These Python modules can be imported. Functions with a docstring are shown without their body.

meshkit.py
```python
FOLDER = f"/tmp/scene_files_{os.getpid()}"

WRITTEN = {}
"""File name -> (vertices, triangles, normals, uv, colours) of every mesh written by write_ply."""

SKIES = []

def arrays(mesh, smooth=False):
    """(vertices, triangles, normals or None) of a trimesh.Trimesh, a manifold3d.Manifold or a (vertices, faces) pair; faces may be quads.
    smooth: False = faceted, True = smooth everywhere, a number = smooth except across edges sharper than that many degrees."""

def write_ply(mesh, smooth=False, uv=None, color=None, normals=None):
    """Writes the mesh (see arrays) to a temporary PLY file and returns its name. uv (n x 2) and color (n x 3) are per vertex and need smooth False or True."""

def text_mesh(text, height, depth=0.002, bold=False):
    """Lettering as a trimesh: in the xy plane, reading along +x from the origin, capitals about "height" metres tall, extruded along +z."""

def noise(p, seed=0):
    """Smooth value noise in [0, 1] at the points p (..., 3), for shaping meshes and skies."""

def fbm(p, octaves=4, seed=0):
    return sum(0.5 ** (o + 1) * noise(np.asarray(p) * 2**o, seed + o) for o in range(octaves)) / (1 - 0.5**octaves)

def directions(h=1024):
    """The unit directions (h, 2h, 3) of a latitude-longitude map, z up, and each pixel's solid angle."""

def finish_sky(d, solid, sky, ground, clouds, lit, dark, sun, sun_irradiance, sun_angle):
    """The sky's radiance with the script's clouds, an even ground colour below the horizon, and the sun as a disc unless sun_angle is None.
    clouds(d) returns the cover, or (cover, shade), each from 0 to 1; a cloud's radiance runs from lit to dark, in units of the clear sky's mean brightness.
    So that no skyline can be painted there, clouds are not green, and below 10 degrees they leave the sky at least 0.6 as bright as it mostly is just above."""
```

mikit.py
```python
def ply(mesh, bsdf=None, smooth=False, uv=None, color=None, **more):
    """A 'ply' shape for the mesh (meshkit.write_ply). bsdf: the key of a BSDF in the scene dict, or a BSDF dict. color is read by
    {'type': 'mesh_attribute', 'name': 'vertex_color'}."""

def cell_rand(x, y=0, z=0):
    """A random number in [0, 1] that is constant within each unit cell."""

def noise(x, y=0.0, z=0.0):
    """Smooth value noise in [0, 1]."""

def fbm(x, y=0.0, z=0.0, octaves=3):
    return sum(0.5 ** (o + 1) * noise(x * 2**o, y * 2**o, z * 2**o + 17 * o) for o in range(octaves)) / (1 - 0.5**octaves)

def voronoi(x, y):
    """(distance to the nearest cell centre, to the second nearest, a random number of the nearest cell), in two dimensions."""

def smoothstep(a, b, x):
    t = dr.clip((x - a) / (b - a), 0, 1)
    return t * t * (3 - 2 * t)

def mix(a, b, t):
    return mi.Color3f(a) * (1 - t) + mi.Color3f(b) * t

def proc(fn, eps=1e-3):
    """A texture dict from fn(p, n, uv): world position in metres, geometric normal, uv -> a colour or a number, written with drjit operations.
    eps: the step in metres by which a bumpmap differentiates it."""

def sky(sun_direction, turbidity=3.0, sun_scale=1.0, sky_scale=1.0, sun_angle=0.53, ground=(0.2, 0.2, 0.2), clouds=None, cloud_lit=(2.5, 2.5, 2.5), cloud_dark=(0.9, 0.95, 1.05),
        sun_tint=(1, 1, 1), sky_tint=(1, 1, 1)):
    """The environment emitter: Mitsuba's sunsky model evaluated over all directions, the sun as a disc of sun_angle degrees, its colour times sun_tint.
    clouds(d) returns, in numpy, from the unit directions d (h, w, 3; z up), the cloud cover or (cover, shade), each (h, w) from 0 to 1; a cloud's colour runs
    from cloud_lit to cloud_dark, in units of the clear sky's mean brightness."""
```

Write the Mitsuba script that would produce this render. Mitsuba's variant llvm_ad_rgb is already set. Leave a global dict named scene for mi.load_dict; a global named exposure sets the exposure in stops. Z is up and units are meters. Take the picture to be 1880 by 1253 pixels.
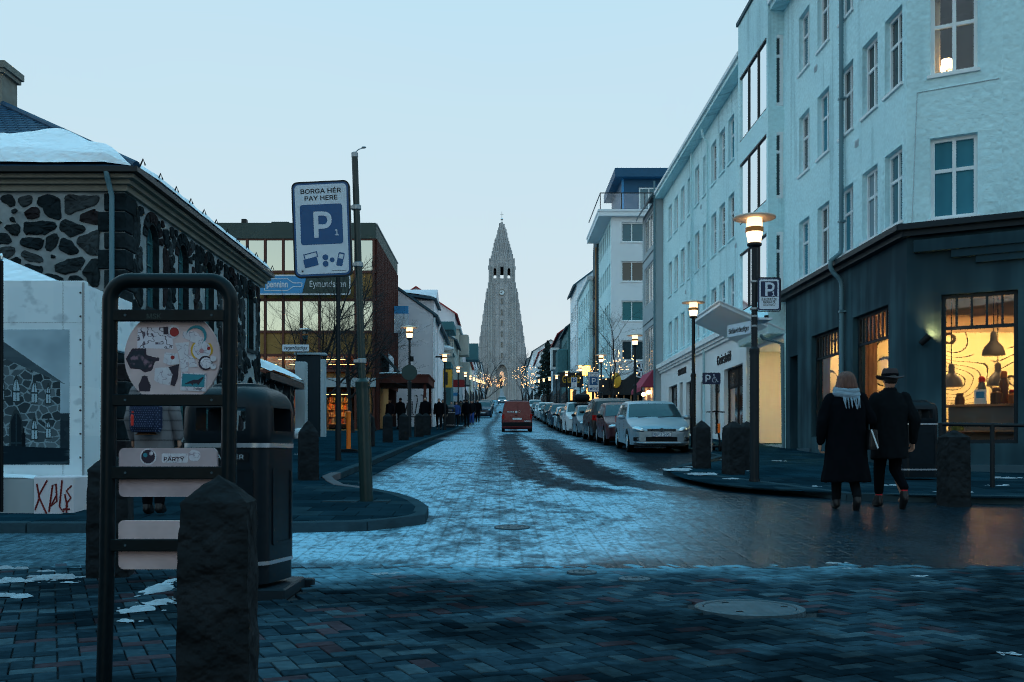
import math, random
import numpy as np, trimesh, shapely
import shapely.geometry as sg
from shapely import affinity
from scipy.spatial import Voronoi
from scipy.interpolate import PchipInterpolator
import manifold3d as m3
import drjit as dr, mitsuba as mi, mikit, meshkit
from mikit import proc, noise, fbm, cell_rand, smoothstep, mix, voronoi

scene, labels = {}, {}
T = mi.ScalarTransform4f
rnd = random.Random(7)
rng = np.random.default_rng(11)
V = np.array
PI = math.pi

# ------------------------------------------------------------------ camera, sky, exposure
F, CX, CZ, HC = 1850.0, 917.0, 832.0, 0.97      # focal length and vanishing point in photo pixels, eye height in metres
scene['camera'] = {'type': 'perspective', 'fov': math.degrees(2 * math.atan(940 / F)), 'fov_axis': 'x',
    'principal_point_offset_x': (940 - CX) / 1880, 'principal_point_offset_y': -(CZ - 626.5) / 1253,
    'near_clip': 0.05, 'far_clip': 5000.0,
    'to_world': T().look_at([0, 0, HC], [0, 10, HC], [0, 0, 1])}
exposure = 4.0

def dusk(d):
    el = np.degrees(np.arcsin(np.clip(d[..., 2], -1, 1)))
    t = np.where(el < 24, 0.38 * np.clip(el / 24, 0, 1) ** 0.85, 0.38 + 0.62 * np.clip((el - 24) / 38, 0, 1))
    n = meshkit.fbm(d * np.array([2.0, 2.0, 5.0]), 4, 3) - 0.5
    back = np.clip((-d[..., 1] + 0.25) / 1.1, 0, 1) * np.clip(1.25 - el / 70, 0, 1)
    return 1.0 - 0.22 * back ** 1.5, np.clip(t + 0.10 * n, 0, 1)

scene['sky'] = mikit.sky((-0.25, -0.95, 0.07), turbidity=3, sun_scale=0.0, sky_scale=1.5, ground=(0.05, 0.065, 0.08),
    clouds=dusk, cloud_lit=(1.56, 1.68, 1.70), cloud_dark=(0.38, 1.48, 2.18), sky_tint=(0.40, 0.62, 1.0))
labels['sky'] = {'kind': 'structure'}

# ------------------------------------------------------------------ helpers
def numbered(k):
    if k not in scene and k not in labels:
        return k
    i = 1
    while f'{k}_{i:03d}' in scene or f'{k}_{i:03d}' in labels:
        i += 1
    return f'{k}_{i:03d}'

def thing(name, label=None, cat=None, group=None, kind=None):
    k = numbered(name)
    labels[k] = {}
    if label: labels[k]['label'] = label
    if cat: labels[k]['category'] = cat
    if group: labels[k]['group'] = group
    if kind: labels[k]['kind'] = kind
    return k

def put(parent, name, mesh, mat, smooth=False, label=None, kind=None, color=None, M=None, **more):
    k = numbered(parent + '__' + name if parent else name)
    if isinstance(mesh, (list, tuple)) and not (len(mesh) == 2 and isinstance(mesh[0], np.ndarray)):
        mesh = cat(mesh)
    scene[k] = mikit.ply(mesh, mat, smooth=smooth, color=color, **more)
    if M is not None: scene[k]['to_world'] = T(M)
    if label or kind:
        labels[k] = {}
        if label: labels[k]['label'] = label
        if kind: labels[k]['kind'] = kind
    return k

def solo(name, mesh, mat, label, category, group=None, smooth=False, kind=None, **more):
    if isinstance(mesh, list): mesh = cat(mesh)
    k = numbered(name)
    scene[k] = mikit.ply(mesh, mat, smooth=smooth, **more)
    labels[k] = {'label': label, 'category': category}
    if group: labels[k]['group'] = group
    if kind: labels[k]['kind'] = kind
    return k

def dup(src, M, label=None, group=None, skip=(), swap=None):
    """A copy of a thing under the next number, its parts moved by the matrix M."""
    base = src.rsplit('_', 1)[0] if src[-3:].isdigit() else src
    k = numbered(base)
    labels[k] = dict(labels[src])
    if label: labels[k]['label'] = label
    if group: labels[k]['group'] = group
    for q in [q for q in scene if q.startswith(src + '__')]:
        suf = q[len(src):]
        if any(s in suf for s in skip): continue
        d = dict(scene[q])
        d['to_world'] = T(np.asarray(M) @ (np.array(d['to_world'].matrix) if 'to_world' in d else np.eye(4)))
        if swap and d.get('bsdf', {}).get('id') in swap: d['bsdf'] = {'type': 'ref', 'id': swap[d['bsdf']['id']]}
        scene[k + suf] = d
        if q in labels: labels[k + suf] = dict(labels[q])
    return k

def move(src, M):
    for q in [q for q in scene if q.startswith(src + '__') or q == src]:
        d = scene[q]
        d['to_world'] = T(np.asarray(M) @ (np.array(d['to_world'].matrix) if 'to_world' in d else np.eye(4)))
    return src

def mat4(x=0, y=0, z=0, rz=0, s=1.0, rx=0, ry=0):
    M = trimesh.transformations.euler_matrix(rx, ry, rz, 'sxyz')
    M[:3, :3] *= s
    M[:3, 3] = (x, y, z)
    return M

def cat(ms):
    ms = [m for m in ms if m is not None]
    vs, fs, n = [], [], 0
    for m in ms:
        vs.append(np.asarray(m.vertices)); fs.append(np.asarray(m.faces) + n); n += len(m.vertices)
    return trimesh.Trimesh(np.vstack(vs), np.vstack(fs), process=False)

def tm(v, f):
    v, f = np.asarray(v, float), np.asarray(f, int)
    if f.shape[1] == 4: f = np.vstack([f[:, [0, 1, 2]], f[:, [0, 2, 3]]])
    return trimesh.Trimesh(v, f, process=False)

BOXF = np.array([[0, 2, 3, 1], [4, 5, 7, 6], [0, 1, 5, 4], [2, 6, 7, 3], [0, 4, 6, 2], [1, 3, 7, 5]])
def box(x0, x1, y0, y1, z0, z1):
    x0, x1 = sorted((x0, x1)); y0, y1 = sorted((y0, y1)); z0, z1 = sorted((z0, z1))
    v = [(x, y, z) for x in (x0, x1) for y in (y0, y1) for z in (z0, z1)]
    return tm(v, BOXF)

def cbox(x0, x1, y0, y1, z0, z1, c=0.01):
    """A box with chamfered edges."""
    x0, x1 = sorted((x0, x1)); y0, y1 = sorted((y0, y1)); z0, z1 = sorted((z0, z1))
    p = []
    for x, sx in ((x0, 1), (x1, -1)):
        for y, sy in ((y0, 1), (y1, -1)):
            for z, sz in ((z0, 1), (z1, -1)):
                p += [(x, y + sy * c, z + sz * c), (x + sx * c, y, z + sz * c), (x + sx * c, y + sy * c, z)]
    return man(m3.Manifold.hull_points(np.array(p)))

def man(m):
    q = m.to_mesh()
    return trimesh.Trimesh(np.array(q.vert_properties[:, :3]), np.array(q.tri_verts), process=False)

def to_man(m):
    m = trimesh.Trimesh(m.vertices, m.faces, process=True)
    return m3.Manifold(m3.Mesh(np.asarray(m.vertices, np.float32), np.asarray(m.faces, np.uint32)))

def tube(pts, r, n=8, cap=True):
    p = np.asarray(pts, float)
    r = np.broadcast_to(r, (len(p),)).astype(float)
    t = np.gradient(p, axis=0); t /= np.linalg.norm(t, axis=1, keepdims=True) + 1e-12
    ref = V([0, 0, 1.0]) if abs(t[0][2]) < 0.9 else V([1.0, 0, 0])
    A = []
    a = np.cross(t[0], ref); a /= np.linalg.norm(a)
    for i in range(len(p)):
        a = a - t[i] * (a @ t[i]); a /= np.linalg.norm(a) + 1e-12
        A.append(a)
    A = np.array(A); B = np.cross(t, A)
    ang = np.arange(n) * 2 * PI / n
    v = (p[:, None] + r[:, None, None] * (np.cos(ang)[None, :, None] * A[:, None] + np.sin(ang)[None, :, None] * B[:, None])).reshape(-1, 3)
    f = []
    for i in range(len(p) - 1):
        for j in range(n):
            k = (j + 1) % n
            f.append((i * n + j, i * n + k, (i + 1) * n + k, (i + 1) * n + j))
    f = np.array(f); f = np.vstack([f[:, [0, 1, 2]], f[:, [0, 2, 3]]])
    if cap:
        e = (len(p) - 1) * n
        f = np.vstack([f, [(0, j + 1, j) for j in range(1, n - 1)], [(e, e + j, e + j + 1) for j in range(1, n - 1)]])
    return trimesh.Trimesh(v, f, process=False)

def cyl(p0, p1, r, r1=None, n=12):
    return tube([p0, p1], [r, r if r1 is None else r1], n)

def lathe(prof, n=24, x=0, y=0, z=0):
    """Profile [(r, z)...] bottom to top turned about the z axis."""
    prof = np.asarray(prof, float)
    a = np.arange(n) * 2 * PI / n
    v = np.stack([prof[:, 0][:, None] * np.cos(a) + x, prof[:, 0][:, None] * np.sin(a) + y, np.repeat(prof[:, 1][:, None], n, 1) + z], -1).reshape(-1, 3)
    f = []
    for i in range(len(prof) - 1):
        for j in range(n):
            k = (j + 1) % n
            f.append((i * n + j, i * n + k, (i + 1) * n + k, (i + 1) * n + j))
    m = tm(v, f)
    if prof[0][0] > 1e-6: m = cat([m, tm(v[:n], [(0, j + 1, j) for j in range(1, n - 1)])])
    if prof[-1][0] > 1e-6: m = cat([m, tm(v[-n:], [(0, j, j + 1) for j in range(1, n - 1)])])
    return m

def ball(c, r, n=2, s=(1, 1, 1)):
    m = trimesh.creation.icosphere(n, 1.0)
    return trimesh.Trimesh(m.vertices * r * np.array(s) + np.array(c), m.faces, process=False)

def polys(p):
    return [g for g in getattr(p, 'geoms', [p]) if g.geom_type == 'Polygon' and g.area > 1e-7]

def extrude(poly, h):
    return cat([trimesh.creation.extrude_polygon(g, h, engine='earcut') for g in polys(poly)])

def rrect(x0, x1, y0, y1, r):
    return sg.box(x0 + r, y0 + r, x1 - r, y1 - r).buffer(r, quad_segs=5)

class Frame:
    """A wall plane: s runs along it, z up, o outwards. Outside lies to the right of the direction of s."""
    def __init__(self, p0, p1):
        self.p0 = V([p0[0], p0[1], 0.0]); d = V([p1[0] - p0[0], p1[1] - p0[1], 0.0])
        self.L = float(np.linalg.norm(d)); self.d = d / self.L
        self.n = V([self.d[1], -self.d[0], 0.0])
        self.M = np.eye(4); self.M[:3, 0] = self.d; self.M[:3, 1] = (0, 0, 1); self.M[:3, 2] = self.n; self.M[:3, 3] = self.p0
    def pt(self, s, z, o=0.0): return self.p0 + self.d * s + V([0, 0, z]) + self.n * o
    def put(self, m):
        m = m.copy(); m.apply_transform(self.M); return m
    def ext(self, poly, o0, o1):
        m = extrude(poly, abs(o1 - o0)); m.apply_translation((0, 0, min(o0, o1))); return self.put(m)
    def box(self, s0, s1, z0, z1, o0, o1): return self.put(box(s0, s1, z0, z1, o0, o1))
    def wall(self, z0, z1, holes=(), t=0.3, s0=0.0, s1=None):
        p = sg.box(s0, z0, self.L if s1 is None else s1, z1)
        for h in holes: p = p.difference(h if not isinstance(h, tuple) else sg.box(*h))
        return self.ext(p, -t, 0)
    def text(self, txt, s, z, h, o, bold=False, width=None, depth=0.004, center=False):
        m = meshkit.text_mesh(txt, h, depth, bold)
        if width: m.vertices[:, 0] *= width / m.bounds[1][0]
        if center: m.apply_translation((-m.bounds[1][0] / 2, 0, 0))
        m.apply_translation((s, z, o)); return self.put(m)

def px(u, v, Y):
    """The point at distance Y that the photograph shows at pixel (u, v)."""
    return V([(u - CX) / F * Y, Y, HC + (CZ - v) / F * Y])

# ------------------------------------------------------------------ materials
def C(*rgb): return {'type': 'rgb', 'value': list(rgb)}
def two(b): return {'type': 'twosided', 'bsdf': b}
def P(name, rgb, rough=0.6, metal=0.0, spec=0.3, bump=None, scale=1.0, **k):
    b = {'type': 'principled', 'base_color': C(*rgb) if isinstance(rgb, tuple) else rgb, 'roughness': rough, 'metallic': metal, 'specular': spec, **k}
    if bump is not None: b = {'type': 'bumpmap', 'arbitrary': bump, 'scale': scale, 'bsdf': b}
    scene[name] = two(b)
def D(name, rgb, bump=None, scale=1.0):
    """A matte surface."""
    b = {'type': 'diffuse', 'reflectance': C(*rgb) if isinstance(rgb, tuple) else rgb}
    if bump is not None: b = {'type': 'bumpmap', 'arbitrary': bump, 'scale': scale, 'bsdf': b}
    scene[name] = two(b)
def mottle(c, amp=0.25, f=2.0, c2=None, fz=1.0):
    c2 = c2 or tuple(x * (1 - amp) for x in c)
    c1 = c if c2 is None else tuple(x * (1 + amp * 0.5) for x in c)
    return proc(lambda p, n, uv: mix(c1, c2, fbm(p.x * f + 3.1, p.y * f + 1.7, p.z * f * fz, 4)))
def streaked(c, c2, f=1.2):
    """Plaster with rain streaks and blotches."""
    return proc(lambda p, n, uv: mix(c, c2, smoothstep(0.35, 0.8, 0.55 * fbm((p.x + p.y) * f * 3, (p.x - p.y) * f * 3, p.z * f * 0.35, 4) + 0.45 * fbm(p.x * f, p.y * f, p.z * f, 3))))
def graincol(c, amp, f): return mottle(c, amp, f)

stucco_bump = proc(lambda p, n, uv: fbm(p.x * 19, p.y * 19, p.z * 11, 3), eps=6e-3)
fine_bump = proc(lambda p, n, uv: fbm(p.x * 60, p.y * 60, p.z * 60, 2), eps=2e-3)
rock_bump = proc(lambda p, n, uv: fbm(p.x * 14, p.y * 14, p.z * 14, 4), eps=3e-3)
def _wall(p, n, uv):
    """Old painted render: broad fading, narrow rain streaks, grime below the sills and repaired patches."""
    a = p.x + p.y
    c = mix((0.60, 0.82, 0.85), (0.49, 0.72, 0.77), fbm(a * 0.35, p.z * 0.30, 2, 4))
    streak = smoothstep(0.50, 0.85, fbm(a * 5.5, p.z * 0.22, 7, 3)) * smoothstep(0.40, 0.62, fbm(a * 0.8, p.z * 0.5, 4, 2))
    patch = smoothstep(0.70, 0.72, noise(a * 0.55 + 3, p.z * 0.6, 11)) * 0.5
    c = mix(c, (0.20, 0.34, 0.38), 0.50 * streak)
    c = c * (0.86 + 0.28 * fbm(p.x * 16, p.y * 16, p.z * 16, 2))
    return mix(c, (0.58, 0.78, 0.80), 0.30 * patch)
_wall_col = proc(_wall)
P('stucco_mint', _wall_col, 0.85, bump=stucco_bump, scale=0.036)
P('stucco_dark', streaked((0.014, 0.037, 0.050), (0.050, 0.112, 0.136), 0.8), 0.75, spec=0.10, bump=fine_bump, scale=0.003)
P('trim_dark', (0.007, 0.017, 0.024), 0.5, spec=0.2)
P('paint_white', mottle((0.72, 0.76, 0.78), 0.15, 1.5), 0.55)
P('paint_grey', mottle((0.34, 0.40, 0.43), 0.2, 0.6), 0.8)
P('paint_palegrey', mottle((0.72, 0.78, 0.82), 0.15, 0.4), 0.85)
def _panel(p, n, uv):
    """Hoarding sheets painted over more than once: overlapping rectangular roller patches and scuffs."""
    r = cell_rand(p.x * 1.4 + 0.3 * dr.floor(p.z * 1.7), p.z * 1.7, 3); r2 = cell_rand(p.x * 2.9 + .4, p.z * 2.3 + .2, 8)
    return mix(mix((0.66, 0.74, 0.78), (0.78, 0.83, 0.85), 0.6 * r + 0.4 * r2), (0.40, 0.46, 0.50), 0.6 * smoothstep(0.62, 0.8, fbm(p.x * 5 + p.y * 5, p.z * 7, 2, 4)))
P('hoarding_paint', proc(_panel), 0.7)
P('plaster_warm', streaked((0.72, 0.66, 0.68), (0.62, 0.56, 0.58), 0.3), 0.9)
P('plaster_beige', mottle((0.42, 0.40, 0.36), 0.2, 0.5), 0.9)
P('plaster_cream', streaked((0.74, 0.70, 0.58), (0.66, 0.60, 0.48), 1.0), 0.85, bump=stucco_bump, scale=0.02)
P('paint_teal', mottle((0.06, 0.17, 0.19), 0.2, 0.5), 0.7)
P('paint_blue', mottle((0.012, 0.085, 0.17), 0.2, 0.7), 0.55)
P('paint_slate', mottle((0.04, 0.085, 0.11), 0.2, 0.7), 0.65)
P('frame_grey', (0.42, 0.50, 0.54), 0.5)
P('glass_dark', (0.012, 0.030, 0.038), 0.06, spec=0.6)
P('glass_teal', mottle((0.03, 0.13, 0.17), 0.3, 0.8), 0.10, spec=0.5)
P('glass_mirror', (0.42, 0.48, 0.48), 0.035, 1.0)
P('curtain', proc(lambda p, n, uv: mix((0.05, 0.22, 0.29), (0.03, 0.15, 0.20), noise((p.x + p.y) * 16, 0, 0))), 0.9)
scene['clear_pane'] = {'type': 'thindielectric', 'int_ior': 1.5}
P('metal_dark', (0.006, 0.012, 0.016), 0.42, spec=0.25)
P('pole_green', mottle((0.010, 0.028, 0.025), 0.3, 6), 0.34, spec=0.45)
P('metal_pipe', (0.10, 0.20, 0.24), 0.45)
P('metal_grey', (0.30, 0.33, 0.35), 0.4, 0.6)
P('chrome', (0.75, 0.78, 0.80), 0.12, 1.0)
P('black', (0.004, 0.006, 0.008), 0.55, spec=0.15)
P('rubber', (0.005, 0.006, 0.007), 0.8, spec=0.1)
P('basalt', mottle((0.020, 0.023, 0.026), 0.5, 9, (0.004, 0.006, 0.007)), 0.85, spec=0.12, bump=rock_bump, scale=0.05)
for i, c in enumerate([(0.011, 0.021, 0.026), (0.021, 0.032, 0.037), (0.050, 0.064, 0.070), (0.026, 0.022, 0.025)]):
    P(f'rubble_{i}', mottle(c, 0.75, 5), 0.85, spec=0.15, bump=rock_bump, scale=0.09)
P('mortar', mottle((0.29, 0.325, 0.335), 0.5, 4), 0.95, bump=rock_bump, scale=0.02)
P('sandstone', mottle((0.20, 0.185, 0.15), 0.3, 3), 0.85)
P('concrete', streaked((0.36, 0.38, 0.39), (0.26, 0.28, 0.29), 1.5), 0.9)
P('chimney_stone', mottle((0.22, 0.215, 0.19), 0.4, 5), 0.95, bump=rock_bump, scale=0.02)
P('slate_blue', mottle((0.008, 0.050, 0.105), 0.5, 9), 0.5, spec=0.25)
P('snow', mottle((0.80, 0.84, 0.88), 0.06, 3), 0.75, bump=proc(lambda p, n, uv: fbm(p.x * 9, p.y * 9, p.z * 9, 3), eps=1e-2), scale=0.06)
P('snow_dirty', mottle((0.36, 0.41, 0.45), 0.4, 9), 0.8)
P('wood_brown', proc(lambda p, n, uv: mix((0.095, 0.026, 0.018), (0.050, 0.014, 0.012), fbm(p.x * 3, p.y * 3, p.z * 0.3, 3))), 0.7, spec=0.15)
P('mullion_brown', (0.085, 0.022, 0.014), 0.5)
P('copper_dark', mottle((0.045, 0.07, 0.065), 0.3, 1.0), 0.6)
P('panel_ochre', mottle((0.27, 0.15, 0.040), 0.2, 0.6), 0.5, spec=0.25)
P('orange', (0.95, 0.17, 0.012), 0.45)
P('sign_blue', mottle((0.008, 0.080, 0.21), 0.15, 3), 0.35)
P('sign_navy', (0.008, 0.020, 0.060), 0.35)
P('sign_white', mottle((0.60, 0.64, 0.70), 0.12, 3), 0.35)
P('sign_black', (0.012, 0.016, 0.020), 0.5)
P('sign_green', (0.010, 0.040, 0.040), 0.4)
P('sign_sky', (0.03, 0.24, 0.50), 0.4)
P('plate_back', mottle((0.62, 0.46, 0.46), 0.25, 14), 0.6)
P('plate_dull', mottle((0.50, 0.38, 0.40), 0.3, 14), 0.65)
P('red', (0.30, 0.018, 0.020), 0.5)
P('awning_pink', mottle((0.32, 0.045, 0.085), 0.2, 3), 0.8)
P('yellow', (0.62, 0.33, 0.03), 0.5)
P('skin', (0.42, 0.22, 0.15), 0.55)
P('bark', mottle((0.022, 0.024, 0.026), 0.4, 12), 0.9)

def glow(mesh, rgb, name, parent, bsdf=None):
    """A part that gives off light."""
    k = put(parent, name, mesh, bsdf or 'lamp_glass')
    scene[k]['emitter'] = {'type': 'area', 'radiance': C(*rgb)}
    return k
P('lamp_glass', (0.7, 0.65, 0.55), 0.3)
WARM = V([1.0, 0.50, 0.17])
# ------------------------------------------------------------------ the ground: the street climbs away from the camera
_K = V([[-80, 0], [-5, 0], [7, 0], [8.2, .012], [10, .07], [13, .22], [16, .36], [21, .60], [28.5, .97], [40, 1.45], [55, 2.03], [60, 2.23], [100, 4.3], [150, 7.4], [216, 11.6], [300, 16.2], [404, 21.5], [460, 22], [3000, 22]])
_prof = PchipInterpolator(_K[:, 0], _K[:, 1])
def gz(x, y):
    x, y = np.asarray(x, float), np.asarray(y, float)
    w = np.clip((y - 8) / 7, 0, 1)
    return _prof(y) - 0.012 * np.clip(x, -8, 0) * w - 0.010 * np.clip(x - 4.5, 0, 5) * w * np.clip((32 - y) / 8, 0, 1)
KERB = 0.11
def spot(u, v, up=0.0):
    """The point of the ground (raised by up) that lies behind photo pixel (u, v)."""
    ys = np.geomspace(3, 420, 4000)
    f = gz((u - CX) / F * ys, ys) + up - (HC + (CZ - v) / F * ys)
    i = int(np.argmax(f > 0)) if (f > 0).any() else len(ys) - 1
    y = ys[i]; x = (u - CX) / F * y
    return V([x, y, float(gz(x, y)) + up])

def drape(poly, dz, xs, ys):
    vs, fs, n = [], [], 0
    tree = shapely.prepared.prep(poly)
    for i in range(len(xs) - 1):
        for j in range(len(ys) - 1):
            c = sg.box(xs[i], ys[j], xs[i + 1], ys[j + 1])
            if not tree.intersects(c): continue
            if tree.contains(c):
                p = V([(xs[i], ys[j]), (xs[i + 1], ys[j]), (xs[i + 1], ys[j + 1]), (xs[i], ys[j + 1])]); f = V([(0, 1, 2), (0, 2, 3)])
                vs.append(p); fs.append(f + n); n += 4
            else:
                for g in polys(poly.intersection(c)):
                    p, f = trimesh.creation.triangulate_polygon(g, engine='earcut')
                    vs.append(p); fs.append(f + n); n += len(p)
    p = np.vstack(vs); f = np.vstack(fs)
    a = p[f[:, 1]] - p[f[:, 0]]; b = p[f[:, 2]] - p[f[:, 0]]
    flip = (a[:, 0] * b[:, 1] - a[:, 1] * b[:, 0]) < 0
    f[flip] = f[flip][:, ::-1]
    return trimesh.Trimesh(np.column_stack([p, gz(p[:, 0], p[:, 1]) + dz]), f, process=False)

GX = np.concatenate([[-900, -400, -150, -70, -40, -25], np.arange(-16, 16.1, 1.0), [25, 40, 70, 150, 400, 900]])
GY = np.concatenate([[-300, -80, -30, -10], np.arange(-4, 24, 1.0), np.arange(24, 120, 3), np.arange(120, 480, 12), [700, 1200, 2500]])

# frost and tyre tracks on the paved carriageway, wet asphalt on the cross street
def _poly_x(pts, y):
    """x of a polyline over y (pts sorted by y), as clipped segments."""
    x = mi.Float(pts[0][0])
    for (x0, y0), (x1, y1) in zip(pts, pts[1:]):
        x = x + (x1 - x0) * dr.clip((y - y0) / (y1 - y0), 0, 1)
    return x
TRACKS = [[spot(u, v)[:2].tolist() for u, v in q] for q in (
    [(1130, 905), (1040, 892), (985, 874), (958, 852), (944, 830), (938, 812), (935, 798)],
    [(1330, 915), (1240, 900), (1150, 886), (1090, 866), (1050, 845), (1022, 826), (1003, 808)],
    [(1120, 882), (1085, 868), (1060, 850), (1045, 838)])]
def _frost(p):
    big = fbm(p.x * 0.55 + 7, p.y * 0.30 + 3, 0, 4)
    fine = fbm(p.x * 7, p.y * 3.5, 1, 3)
    wob = 0.35 * (fbm(p.x * 1.5, p.y * 0.9, 5, 3) - 0.5)
    lane = smoothstep(3.7, 2.5, p.x + 1.4 * (big - 0.5)) * smoothstep(-2.6, -1.9, p.x + 0.5 * (big - 0.5))
    lane = dr.select(p.y < 17, dr.maximum(lane, smoothstep(15.5, 12.5, p.y)), lane)
    near = smoothstep(7.9, 8.9, p.y + 2.6 * (fbm(p.x * 0.8, p.y * 0.8, 2, 4) - 0.5))
    right = smoothstep(2.5, 0.5, p.x - 0.24 * (p.y - 9) + 1.2 * (big - 0.5))
    left = 0.25 + 0.75 * smoothstep(-3.8, -1.5, p.x + 1.5 * (big - 0.5))
    f = lane * near * right * left * (0.25 + 0.75 * smoothstep(0.25, 0.62, 0.45 * big + 0.55 * fine))
    for i, t in enumerate(TRACKS):
        d = dr.abs(p.x + wob - _poly_x(t, p.y))
        f = f * (1 - 0.92 * smoothstep(0.62, 0.28, d + 0.5 * (fine - 0.5)) * smoothstep(t[-1][1] + 3, t[-1][1], p.y) * smoothstep(t[0][1] - .8, t[0][1] + .4, p.y))
    ruts = smoothstep(0.45, 0.0, dr.abs(dr.abs(p.x - 0.35 - 0.3 * dr.sin(p.y * 0.07)) - 0.85) + 0.5 * (fbm(p.x * 1.2, p.y * 0.10, 4, 3) - 0.5))
    f = f * (1 - 0.70 * ruts * smoothstep(14, 24, p.y))
    return dr.clip(f, 0, 1)
def _road_col(p, n, uv):
    joints = dr.maximum(smoothstep(0.40, 0.5, dr.abs(p.x * 5 - dr.floor(p.x * 5) - 0.5)), smoothstep(0.40, 0.5, dr.abs(p.y * 5 - dr.floor(p.y * 5) - 0.5)))
    tile = 0.86 + 0.28 * cell_rand(p.x * 5, p.y * 5, 5)
    base = mix((0.008, 0.026, 0.038), (0.003, 0.010, 0.016), fbm(p.x * 1.1, p.y * 0.7, 3, 4)) * tile
    fr = _frost(p)
    speck = 0.15 + 1.6 * fbm(p.x * 26, p.y * 12, 8, 3) * (0.6 + 0.8 * fbm(p.x * 2.2, p.y * 1.1, 3, 3))
    base = base * (0.35 + 1.3 * fbm(p.x * 34, p.y * 22, 6, 2))
    c = mix(base, (0.29, 0.55, 0.68), dr.clip(fr * tile * speck, 0, 1))
    return c * (1 - 0.30 * joints)
def _road_rough(p, n, uv):
    return 0.17 + 0.14 * smoothstep(2.0, 0.2, p.x - 0.24 * (p.y - 9)) + 0.10 * fbm(p.x * 1.5, p.y * 0.8, 9, 3)
road_bump = proc(lambda p, n, uv: 0.9 * fbm(p.x * 20, p.y * 14, 0, 3) + 0.35 * fbm(p.x * 2.5, p.y * 2.5, 3, 2) - 0.35 * dr.maximum(smoothstep(0.40, 0.5, dr.abs(p.x * 5 - dr.floor(p.x * 5) - 0.5)), smoothstep(0.40, 0.5, dr.abs(p.y * 5 - dr.floor(p.y * 5) - 0.5))), eps=6e-3)
def _road_wet(p, n, uv): return dr.clip(0.10 + 0.22 * _frost(p) + 0.9 * smoothstep(0.0, 2.2, p.x - 0.24 * (p.y - 9)), 0, 1)
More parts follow.
